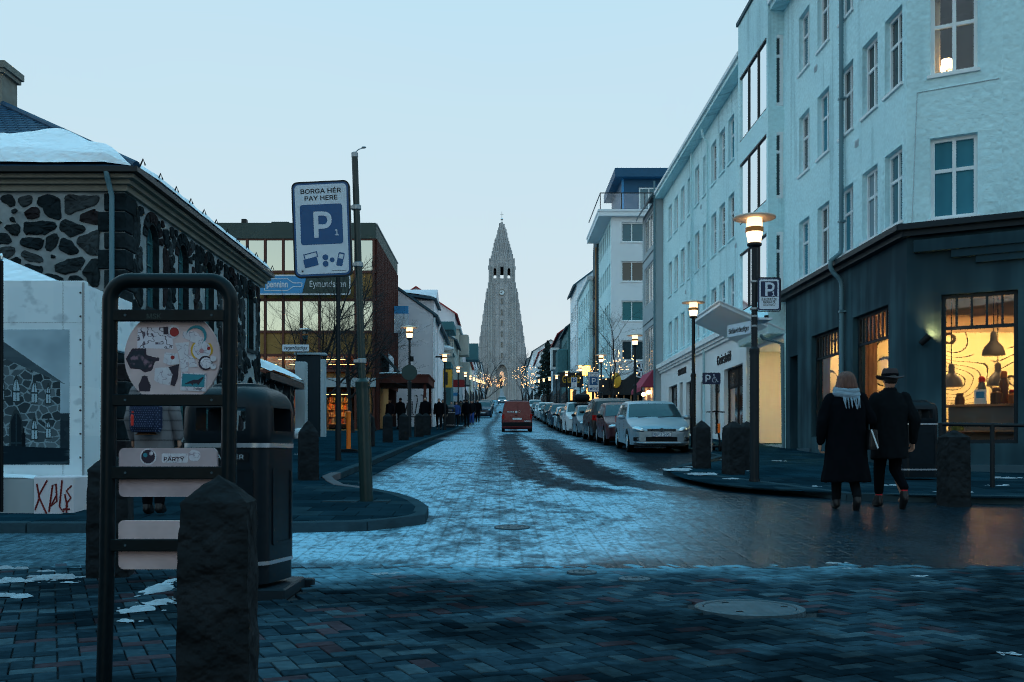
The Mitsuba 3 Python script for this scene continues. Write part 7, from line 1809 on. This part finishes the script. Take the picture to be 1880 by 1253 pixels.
# ------------------------------------------------------------------ people
P('cloth_black', mottle((0.003, 0.004, 0.006), 0.3, 30), 0.9, spec=0.05)
P('cloth_dark', mottle((0.006, 0.008, 0.010), 0.3, 30), 0.9, spec=0.05)
P('cloth_navy', mottle((0.010, 0.016, 0.030), 0.3, 30), 0.9)
P('cloth_grey', mottle((0.15, 0.14, 0.145), 0.2, 12), 0.85)
P('cloth_blue', mottle((0.02, 0.06, 0.22), 0.3, 12), 0.85)
P('cloth_olive', mottle((0.035, 0.035, 0.03), 0.3, 12), 0.85)
P('scarf', proc(lambda p, n, uv: mix((0.28, 0.36, 0.42), (0.16, 0.22, 0.27), noise(p.x * 30, p.y * 30, p.z * 90))), 0.95)
P('hair_auburn', proc(lambda p, n, uv: mix((0.16, 0.065, 0.045), (0.06, 0.024, 0.018), noise(p.x * 130, p.y * 130, p.z * 12))), 0.5)
P('hair_dark', (0.02, 0.014, 0.011), 0.5)
P('felt_hat', mottle((0.050, 0.038, 0.040), 0.2, 25), 0.9)
P('leather', (0.008, 0.008, 0.009), 0.35)
P('sock_red', (0.50, 0.02, 0.03), 0.8)
def S(p, r, n=12): return m3.Manifold.sphere(r, n).translate(tuple(map(float, p)))
def bone(a, ra, b, rb, n=12): return m3.Manifold.batch_hull([S(a, ra, n), S(b, rb, n)])
def join(ms):
    return m3.Manifold.batch_boolean(ms, m3.OpType.Add)
def soft(m, ln=.03, it=8):
    q = man(m.refine_to_length(ln)); q = trimesh.Trimesh(q.vertices, q.faces, process=True)
    trimesh.smoothing.filter_taubin(q, iterations=it)
    return q
def ell(z, rx, ry, cx=0, cy=0, n=18):
    a = np.arange(n) * 2 * PI / n
    return np.column_stack([cx + rx * np.cos(a), cy + ry * np.sin(a), np.full(n, z)])
def loft(levels):
    return join([m3.Manifold.hull_points(np.vstack([ell(*a), ell(*b)])) for a, b in zip(levels, levels[1:])])
def hand(w, d, side, curl=.9, s=1.0):
    """Palm, four bent fingers and a thumb hanging from the wrist w in direction d (pointing down the arm); thumb to the front (+y)."""
    w, d = V(w), V(d) / np.linalg.norm(d); f = V([0, 1.0, 0]); f = f - d * (f @ d); f /= np.linalg.norm(f); n = np.cross(d, f) * side
    pc = w + d * .05 * s
    ms = [m3.Manifold.batch_hull([S(w, .024 * s, 8)] + [S(w + d * .085 * s + f * q * s, .014 * s, 8) for q in (-.033, .033)])]
    for i, (q, ln) in enumerate([(.032, .040), (.011, .046), (-.011, .043), (-.031, .033)]):
        a = w + d * .088 * s + f * q * s
        b = a + (d * math.cos(curl * .5) - n * math.sin(curl * .5)) * ln * s
        c = b + (d * math.cos(curl * 1.5) - n * math.sin(curl * 1.5)) * ln * .75 * s
        e = c + (d * math.cos(curl * 2.2) - n * math.sin(curl * 2.2)) * ln * .5 * s
        ms += [bone(a, .0095 * s, b, .0088 * s, 7), bone(b, .0088 * s, c, .008 * s, 7), bone(c, .008 * s, e, .007 * s, 7)]
    a = w + d * .03 * s + f * .026 * s; b = a + (d * .7 + f * .6 - n * .3) * .038 * s; c = b + (d * .9 + f * .1 - n * .4) * .03 * s
    ms += [bone(a, .013 * s, b, .0105 * s, 7), bone(b, .0105 * s, c, .008 * s, 7)]
    return join(ms)
def person(label, pos, heading, H=1.75, top='cloth_black', legs='cloth_dark', hair='hair_dark', stride=.22, coat=None, hat=None, arms=None, group=None, bulk=1.0, near=False, scarf=None, socks=None, lift=0.0):
    k = thing('person', label, 'person', group)
    s = H / 1.75
    st = stride
    J = {'hipL': V([-.09, 0, .93]), 'hipR': V([.09, 0, .93])}
    J['kneeL'] = V([-.095, st * .55, .50]); J['ankL'] = V([-.10, st * .55 - .0, .085]) if st >= 0 else V([-.10, st * .9, .16])
    J['kneeR'] = V([.095, -st * .25, .50]); J['ankR'] = V([.10, -st * .95, .10 + lift])
    if lift: J['kneeR'] = V([.09, .06, .50])
    J['shL'], J['shR'] = V([-.185, 0, 1.42]), V([.185, 0, 1.42])
    A = arms or {}
    J['elL'] = V(A.get('elL', (-.25, -.06, 1.13))); J['elR'] = V(A.get('elR', (.25, -.02, 1.13)))
    J['wrL'] = V(A.get('wrL', (-.265, .06, .885))); J['wrR'] = V(A.get('wrR', (.265, .05, .885)))
    torso = [(.90, .16, .11), (1.02, .145, .10), (1.18, .155, .11), (1.34, .18, .115), (1.44, .155, .09), (1.50, .07, .065)]
    head = m3.Manifold.batch_hull([m3.Manifold.sphere(1, 16).scale((.076, .095, .09)).translate((0, -.005, 1.665)), m3.Manifold.sphere(.045, 12).translate((0, .045, 1.575)), m3.Manifold.sphere(.06, 12).translate((0, -.015, 1.60))])
    nose = bone((0, .088, 1.655), .011, (0, .108, 1.625), .014, 7)
    ears = [m3.Manifold.sphere(1, 8).scale((.012, .022, .032)).translate((q * .079, -.005, 1.635)) for q in (-1, 1)]
    ms = [loft(torso), bone((0, -.005, 1.46), .052, (0, 0, 1.58), .05), head, nose] + ears
    for a in 'LR':
        ms += [bone(J['hip' + a], .085, J['knee' + a], .056), bone(J['knee' + a], .056, J['ank' + a], .038), bone(J['sh' + a], .055, J['el' + a], .042), bone(J['el' + a], .042, J['wr' + a], .028)]
        ms.append(bone(J['ank' + a], .036, J['ank' + a] + V([0, .12, -.055]), .028))
    body = to_man(soft(join(ms), .035 if near else .06, 6))
    for a, q in (('L', -1), ('R', 1)): body = body + hand(J['wr' + a], J['wr' + a] - J['el' + a], q)
    sc = lambda m: trimesh.Trimesh(m.vertices * s, m.faces, process=False)
    put(k, 'body', sc(man(body)), 'skin', smooth=55)
    face = [ball((q * .03, .083, 1.66), .011, 1) for q in (-1, 1)]
    put(k, 'eyes', [sc(f) for f in face], 'paint_white'); put(k, 'mouth', sc(box(-.022, .022, .083, .092, 1.588, 1.594)), 'red')
    ln = .03 if near else .07
    # trousers
    tr = [loft([(.88, .17 * bulk, .125), (1.0, .16 * bulk, .12)])]
    for a in 'LR': tr += [bone(J['hip' + a], .105, J['knee' + a], .074), bone(J['knee' + a], .074, J['ank' + a] + V([0, 0, .125 if socks else .05]), .058)]
    put(k, 'trousers', sc(soft(join(tr), ln, 6)), legs, smooth=60)
    for a in 'LR':
        an_ = J['ank' + a]; tilt_ = (a == 'R' and lift > 0)
        toe = V([0, .15, -.045]) if not tilt_ else V([0, .06, -.16])
        sh_ = m3.Manifold.batch_hull([S(an_ + V([0, -.03, -.03]), .045, 10), S(an_ + V([0, .0, .06]), .05, 10), S(an_ + toe * .6, .045, 10), S(an_ + toe, .035, 10)])
        put(k, 'shoe', sc(soft(sh_, .03, 3)), 'leather', smooth=60)
        if socks: put(k, 'sock', sc(man(bone(an_ + V([0, 0, .05]), .044, an_ + V([0, -.002, .12]), .043))), socks, smooth=60)
    # jacket or coat
    b = bulk
    if coat:
        lv = [(z, rx, ry) for z, rx, ry in coat]
    else:
        lv = [(.84, .20 * b, .15), (1.0, .19 * b, .145), (1.2, .20 * b, .15), (1.36, .215 * b, .145), (1.45, .18 * b, .115), (1.52, .085, .085)]
    jk = [loft(lv)]
    for a in 'LR': jk += [bone(J['sh' + a], .085 * b ** .5, J['el' + a], .072), bone(J['el' + a], .072, J['wr' + a] + (J['el' + a] - J['wr' + a]) * .08, .058)]
    jm = soft(join(jk), ln, 8)
    jm.vertices += jm.vertex_normals * ((meshkit.fbm(jm.vertices * [11, 11, 3.2], 3, 5) - .5) * .055)[:, None]
    put(k, 'coat' if coat else 'jacket', sc(jm), top, smooth=60)
    put(k, 'collar', sc(soft(loft([(1.47, .095, .095), (1.56, .080, .085)]), .03, 3)), top, smooth=60)
    if hat != 'only':
        if hair == 'bob':
            hm = m3.Manifold.batch_hull([m3.Manifold.sphere(1, 20).scale((.115, .12, .105)).translate((0, -.02, 1.675)), m3.Manifold.sphere(1, 16).scale((.145, .115, .06)).translate((0, -.035, 1.565))]) - m3.Manifold.cube((.15, .12, .17), True).translate((0, .11, 1.61))
            q = soft(hm, .015, 3); q.vertices += q.vertex_normals * ((meshkit.noise(q.vertices * [70, 70, 9], 2) - .5) * .012)[:, None]
            put(k, 'hair', sc(q), 'hair_auburn', smooth=70)
        else:
            hm = m3.Manifold.sphere(1, 16).scale((.086, .104, .095)).translate((0, -.015, 1.675)) - m3.Manifold.cube((.3, .12, .2), True).translate((0, .10, 1.60))
            put(k, 'hair', sc(man(hm)), hair, smooth=60)
    if hat == 'fedora':
        brim = lathe([(.10, 1.695), (.155, 1.682), (.172, 1.690), (.174, 1.697), (.155, 1.692), (.098, 1.705)], 28)
        a_ = np.arctan2(brim.vertices[:, 1], brim.vertices[:, 0]); r_ = np.hypot(brim.vertices[:, 0], brim.vertices[:, 1])
        brim.vertices[:, 2] += .02 * np.cos(2 * a_) * (r_ / .17) ** 2; brim.vertices[:, 1] *= 1.12
        q = put(k, 'hat', [sc(brim), sc(lathe([(.103, 1.69), (.104, 1.74), (.094, 1.79), (.078, 1.808), (.04, 1.797), (0, 1.79)], 26))], 'felt_hat', smooth=50)
        put(q, 'hat_band', sc(lathe([(.1045, 1.705), (.1055, 1.708), (.1055, 1.738), (.1045, 1.741)], 26)), 'cloth_black')
    if hat == 'beanie':
        put(k, 'hat', sc(man(m3.Manifold.sphere(1, 14).scale((.092, .108, .10)).translate((0, -.005, 1.685)) - m3.Manifold.cube((.4, .4, .2), True).translate((0, 0, 1.56)))), 'cloth_dark' if top != 'cloth_grey' else 'cloth_navy', smooth=60)
    if scarf:
        m = []
        for z, r_, t in ((1.475, .118, .048), (1.525, .108, .046), (1.565, .095, .036)):
            a = np.linspace(0, 2 * PI, 25); m.append(tube(np.column_stack([r_ * 1.12 * np.cos(a), -.01 + r_ * np.sin(a), z + .014 * np.sin(a * 2 + z * 9)]), t, 8, cap=False))
        q = put(k, 'scarf', [sc(x) for x in m], scarf, smooth=70)
        fr_ = [tube([(x, -.135, 1.45), (x + rnd.uniform(-.02, .02), -.185, 1.40), (x + rnd.uniform(-.035, .035), -.20, 1.33 - rnd.uniform(0, .05))], [.012, .009, .004], 5) for x in np.linspace(-.06, .13, 9)]
        put(q, 'fringe', [sc(x) for x in fr_], scarf)
    move(k, mat4(*pos, rz=heading))
    return k
pw = spot(1553, 936); pm = spot(1634, 933)
person('woman in a long black coat with auburn bob and grey scarf, walking arm in arm', pw, -.08, 1.78, 'cloth_black', 'cloth_dark', 'bob', .16,
    coat=[(.36, .315, .25), (.6, .285, .225), (.95, .25, .19), (1.2, .245, .175), (1.36, .245, .165), (1.45, .19, .125), (1.52, .09, .09)], bulk=1.12, near=True, scarf='scarf', lift=.03,
    arms={'elL': (-.30, -.04, 1.13), 'wrL': (-.315, .03, .86), 'elR': (.31, .0, 1.14), 'wrR': (.33, .20, 1.05)})
person('man in a dark knee-length coat and brown felt hat, seen from behind', pm, .05, 1.80, 'cloth_dark', 'cloth_black', 'hair_dark', .20,
    coat=[(.64, .245, .19), (.85, .23, .175), (1.1, .215, .16), (1.32, .23, .155), (1.44, .20, .12), (1.52, .09, .09)], hat='fedora', near=True, socks='sock_red', lift=.05, bulk=1.05,
    arms={'elL': (-.27, .0, 1.14), 'wrL': (-.20, .16, .98), 'elR': (.30, -.06, 1.13), 'wrR': (.325, .04, .86)})
hb = thing('handbag', 'dark handbag with a pale edge held between the couple', 'bag')
Mw = mat4(*pw, rz=-.08)
hbp = [put(hb, 'bag', rsolid([(.74, .13, .22), (.80, .14, .24), (1.0, .10, .20)], .04).apply_translation((.30, -.10, .04)), 'leather', smooth=40), put(hb, 'edge', tube([(.262, -.225, 1.04), (.345, -.225, .80)], .010, 6), 'paint_white'), put(hb, 'strap', tube([(.27, -.10, 1.03), (.30, .02, 1.2), (.30, .08, 1.06)], .01, 6), 'leather')]
for q in hbp: scene[q]['to_world'] = T(Mw)
# woman with a rucksack behind the black frame
pb = spot(283, 946, KERB); pb = V([pb[0], pb[1], pb[2]])
P('puffer', proc(lambda p, n, uv: mix((0.15, 0.135, 0.14), (0.06, 0.055, 0.06), smoothstep(0.36, 0.5, dr.abs(p.z * 9 - dr.floor(p.z * 9) - 0.5)))), 0.7)
def _dots(p, n, uv):
    w = p.z * 40; row = dr.floor(w); h = row * .5 - dr.floor(row * .5); u = p.x * 40 + h
    return dr.select(dr.square(u - dr.floor(u) - .5) + dr.square(w - row - .5) < 0.035, mi.Color3f(.13, .17, .26), mi.Color3f(0.006, 0.012, 0.038))
P('dotted', proc(_dots), 0.8)
person('woman in a grey padded jacket with a rucksack, behind the black sign frame', pb, .0, 1.72, 'puffer', 'cloth_black', 'bob', .12, coat=[(.62, .225, .17), (.85, .22, .17), (1.1, .215, .165), (1.34, .225, .155), (1.45, .18, .12), (1.52, .095, .09)], bulk=1.15, near=True)
rk2 = thing('rucksack', 'dark blue rucksack with white dots and a red bottle on the woman in grey', 'rucksack')
put(rk2, 'bag', rsolid([(.93, .30, .13), (.97, .34, .17), (1.2, .34, .18), (1.34, .28, .14), (1.38, .2, .08)], .06).apply_translation((pb[0] - .01, pb[1] - .235, pb[2])), 'dotted', smooth=40)
put(rk2, 'base', rsolid([(.90, .28, .12), (.975, .345, .176)], .06).apply_translation((pb[0] - .01, pb[1] - .235, pb[2])), 'glass_brown')
put(rk2, 'bottle', lathe([(.022, 0), (.024, .11), (.012, .13), (.012, .16)], 10, pb[0] - .12, pb[1] - .335, pb[2] + 1.0), 'red_cap')
put(rk2, 'pocket', rsolid([(.98, .24, .03), (1.14, .24, .03)], .012).apply_translation((pb[0] - .01, pb[1] - .335, pb[2])), 'dotted')
# pedestrians further away
G = 'pedestrians on the left pavement'
def ped(label, x, y, hd, H=1.75, **q):
    return person(label, V([x, y, float(gz(x, y)) + KERB]), hd, H, group=G, **q)
ped('man in black walking towards the camera past the left bollards', (781 - CX) / F * 54, 54, PI, 1.82, top='cloth_black', legs='cloth_black')
ped('person in a dark coat standing under the bookshop canopy, left one', (716 - CX) / F * 58.2, 58.2, 2.6, 1.72, top='cloth_navy', stride=.04)
ped('person in a blue-black jacket standing under the bookshop canopy, right one', (735 - CX) / F * 57.6, 57.6, .6, 1.80, top='cloth_dark', stride=.06)
ped('person in a dark coat with pale hair behind the far litter bin', (806 - CX) / F * 57, 57, PI, 1.78, top='cloth_black', hair='cloth_grey')
ped('person in a black jacket right behind the pale-haired one', (813 - CX) / F * 60, 60, PI, 1.76, top='cloth_dark')
ped('person in a bright blue jacket walking on the left pavement', (838 - CX) / F * 68, 68, PI, 1.66, top='cloth_blue')
ped('person in grey beside the one in bright blue', (829 - CX) / F * 70, 70, PI, 1.70, top='cloth_grey')
ped('tall person in black at the kerb ahead of the blue jacket', (857 - CX) / F * 66, 66, 0, 1.86, top='cloth_black')
ped('person in black with blue jeans at the left kerb', (866 - CX) / F * 74, 74, PI, 1.78, top='cloth_dark', legs='cloth_blue')
ped('person in a dark jacket stepping at the kerb by the parked cars', (877 - CX) / F * 82, 82, PI, 1.86, top='cloth_black')
ped('person in an olive coat among the far left walkers', (846 - CX) / F * 78, 78, 0, 1.78, top='cloth_olive')
ped('person with a dark beanie among the far left walkers', (852 - CX) / F * 84, 84, PI, 1.80, top='cloth_navy', hat='beanie')
ped('person in dark clothes furthest up the left pavement', (868 - CX) / F * 90, 90, PI, 1.80, top='cloth_dark')
# ------------------------------------------------------------------ bare winter trees
def bare_tree(label, pos, H, seed, spread=.55, trunk=.10, first=.25, levels=5, name='bare_tree', lights=0, lightr=.03, droop=0.0, kids=(3, 4)):
    r = np.random.default_rng(seed)
    k = thing(name, label, 'tree')
    tr, cr, tips = [], [], []
    def grow(p, d, ln, rad, lv):
        n = 3 if lv > 1 else 4
        pts = [p]; q = p; dd = d
        for i in range(n):
            dd = dd + r.normal(0, .13, 3) + V([0, 0, .05 if lv else .02 - droop]); dd /= np.linalg.norm(dd)
            q = q + dd * ln / n; pts.append(q)
        m = tube(pts, np.linspace(rad, rad * .62, n + 1), 7 if lv == 0 else 5 if lv < 3 else 3, cap=False)
        (tr if lv == 0 else cr).append(m)
        tips.extend(pts[1:] if lv > 1 else [])
        if lv >= levels: return
        m_ = r.integers(kids[0], kids[1] + 1) + (1 if lv == 0 else 0)
        for i in range(m_):
            t = first + (1 - first) * (i + r.random()) / m_ if lv == 0 else .3 + .7 * (i + r.random()) / m_
            j = min(int(t * n), n - 1); b = pts[j] + (pts[j + 1] - pts[j]) * (t * n - j)
            a = r.random() * 2 * PI
            side = V([math.cos(a), math.sin(a), 0]); side = side - dd * (side @ dd); side /= np.linalg.norm(side) + 1e-9
            nd = dd * (1 - spread) + side * spread + V([0, 0, .12]); nd /= np.linalg.norm(nd)
            grow(b, nd, ln * r.uniform(.52, .74) * (1 - .25 * t if lv == 0 else 1), rad * (1 - .4 * t) * .58, lv + 1)
        grow(pts[-1], dd, ln * .6, rad * .6, lv + 1)
    grow(V(pos), V([0, 0, 1.0]), H * .5, trunk, 0)
    put(k, 'trunk', tr, 'bark', smooth=60); put(k, 'crown', cr, 'bark', smooth=60)
    if lights:
        tips = sorted(tips, key=lambda p: p[2] + abs(p[0] - pos[0]) * .4)[:int(len(tips) * .6)]
        sel = [tips[i] for i in r.choice(len(tips), min(lights, len(tips)), replace=False)]
        fl_ = thing('string_lights', 'tiny warm fairy lights wound through the ' + label.split(',')[0], 'fairy lights', kind='stuff')
        m = cat([ball(p, lightr, 0) for p in sel])
        scene[fl_] = mikit.ply(m, 'lamp_glass'); scene[fl_]['emitter'] = {'type': 'area', 'radiance': C(*(WARM * .5))}
    return k
gt = lambda x, y: (x, y, float(gz(x, y)) + KERB - .05)
bare_tree('bare tree with a dark trunk before the lit bookshop, left of two', gt((585 - CX) / F * 46, 46), 7.6, 3, trunk=.11, kids=(3, 5))
bare_tree('bare tree behind the leaning pole, right of two before the bookshop', gt((648 - CX) / F * 47.5, 47.5), 7.4, 5, trunk=.11, kids=(3, 5))
bare_tree('small bare tree at the slatted bookshop corner', gt((690 - CX) / F * 52, 52), 5.6, 8, trunk=.07, levels=4)
bare_tree('bare tree with fairy lights before the dark cafe', gt(6.9, 62), 7.2, 12, trunk=.09, lights=110, lightr=.028, spread=.6)
for i, (x, y, h, s, n) in enumerate([(-2.6, 168, 9, 21, 90), (-2.9, 196, 9, 22, 70), (5.6, 190, 10, 23, 90), (6.2, 165, 9, 24, 60), (5.2, 230, 10, 25, 80), (-3.0, 235, 9, 26, 60)]):
    bare_tree(['bare lit tree in front of the church, left side', 'second bare lit tree on the left below the church', 'bare lit tree right of the church foot', 'nearer bare lit tree on the right up the street', 'bare lit tree furthest on the right', 'bare lit tree furthest on the left'][i], gt(x, y), h, s, trunk=.13, levels=4, lights=int(n * .6), lightr=.045)
# dark evergreen on the right far up
r = np.random.default_rng(4)
k = thing('evergreen_tree', 'dark evergreen tree beyond the right-hand lamps, below the church', 'tree')
P('needle', mottle((0.018, 0.036, 0.034), 0.4, 3), 0.8)
x0, y0 = 7.2, 150.0; g0 = float(gz(x0, y0))
put(k, 'trunk', cyl((x0, y0, g0), (x0, y0, g0 + 9), .25, .08), 'bark')
v, f = [], []
for i in range(5200):
    z = r.random() ** .8; rr = (2.6 * (1 - z) ** .7 * (.55 + .45 * math.sin(z * 31 + 1) ** 2)) * r.random() ** .45; a = r.random() * 2 * PI
    c = V([x0 + rr * math.cos(a), y0 + rr * math.sin(a), g0 + 2 + 8.2 * z]); d = r.normal(0, 1, 3); d /= np.linalg.norm(d); e = np.cross(d, r.normal(0, 1, 3)); e /= np.linalg.norm(e)
    v += [c + d * .22, c - d * .12 + e * .10, c - d * .12 - e * .10]; f.append((3 * i, 3 * i + 1, 3 * i + 2))
put(k, 'crown', tm(v, f), 'needle')
# houses behind the camera, seen only in the reflections of glass
def backhouse(label, x0, x1, y0, y1, ze, zr, wall):
    bh = thing('street_house', label, 'building')
    put(bh, 'wall', box(x0, x1, y0, y1, -.2, ze), wall)
    ym = (y0 + y1) / 2
    put(bh, 'roof', tm([(x0 - .4, y0 - .4, ze), (x1 + .4, y0 - .4, ze), (x1 + .4, y1 + .4, ze), (x0 - .4, y1 + .4, ze), (x0 + 3, ym, zr), (x1 - 3, ym, zr)], [(0, 1, 5), (0, 5, 4), (2, 3, 4), (2, 4, 5), (1, 2, 5), (3, 0, 4), (0, 3, 2), (0, 2, 1)]), 'metal_dark')
    fr = Frame((x1, y1), (x0, y1))
    for s in np.arange(1.2, fr.L - 1.5, 2.2):
        for z in np.arange(1.4, ze - 2, 2.9): window(bh, fr, s, s + 1.1, z, z + 1.5, -.07, (.5,), (), 'paint_white', 'glass_dark', .07)
backhouse('dark house on the left behind the camera', -30, -8, -20, -9, 6.2, 9.5, 'paint_slate')
backhouse('grey house on the right behind the camera', 7, 30, -21, -9, 6.6, 9.5, 'paint_grey')
backhouse('grey house on the left side of the crossing beyond the frame', -40, -19, -3.5, 5.5, 6.5, 9.5, 'paint_grey')
backhouse('pale house on the right side of the crossing beyond the frame', 24, 44, -3, 8, 7, 10, 'paint_palegrey')
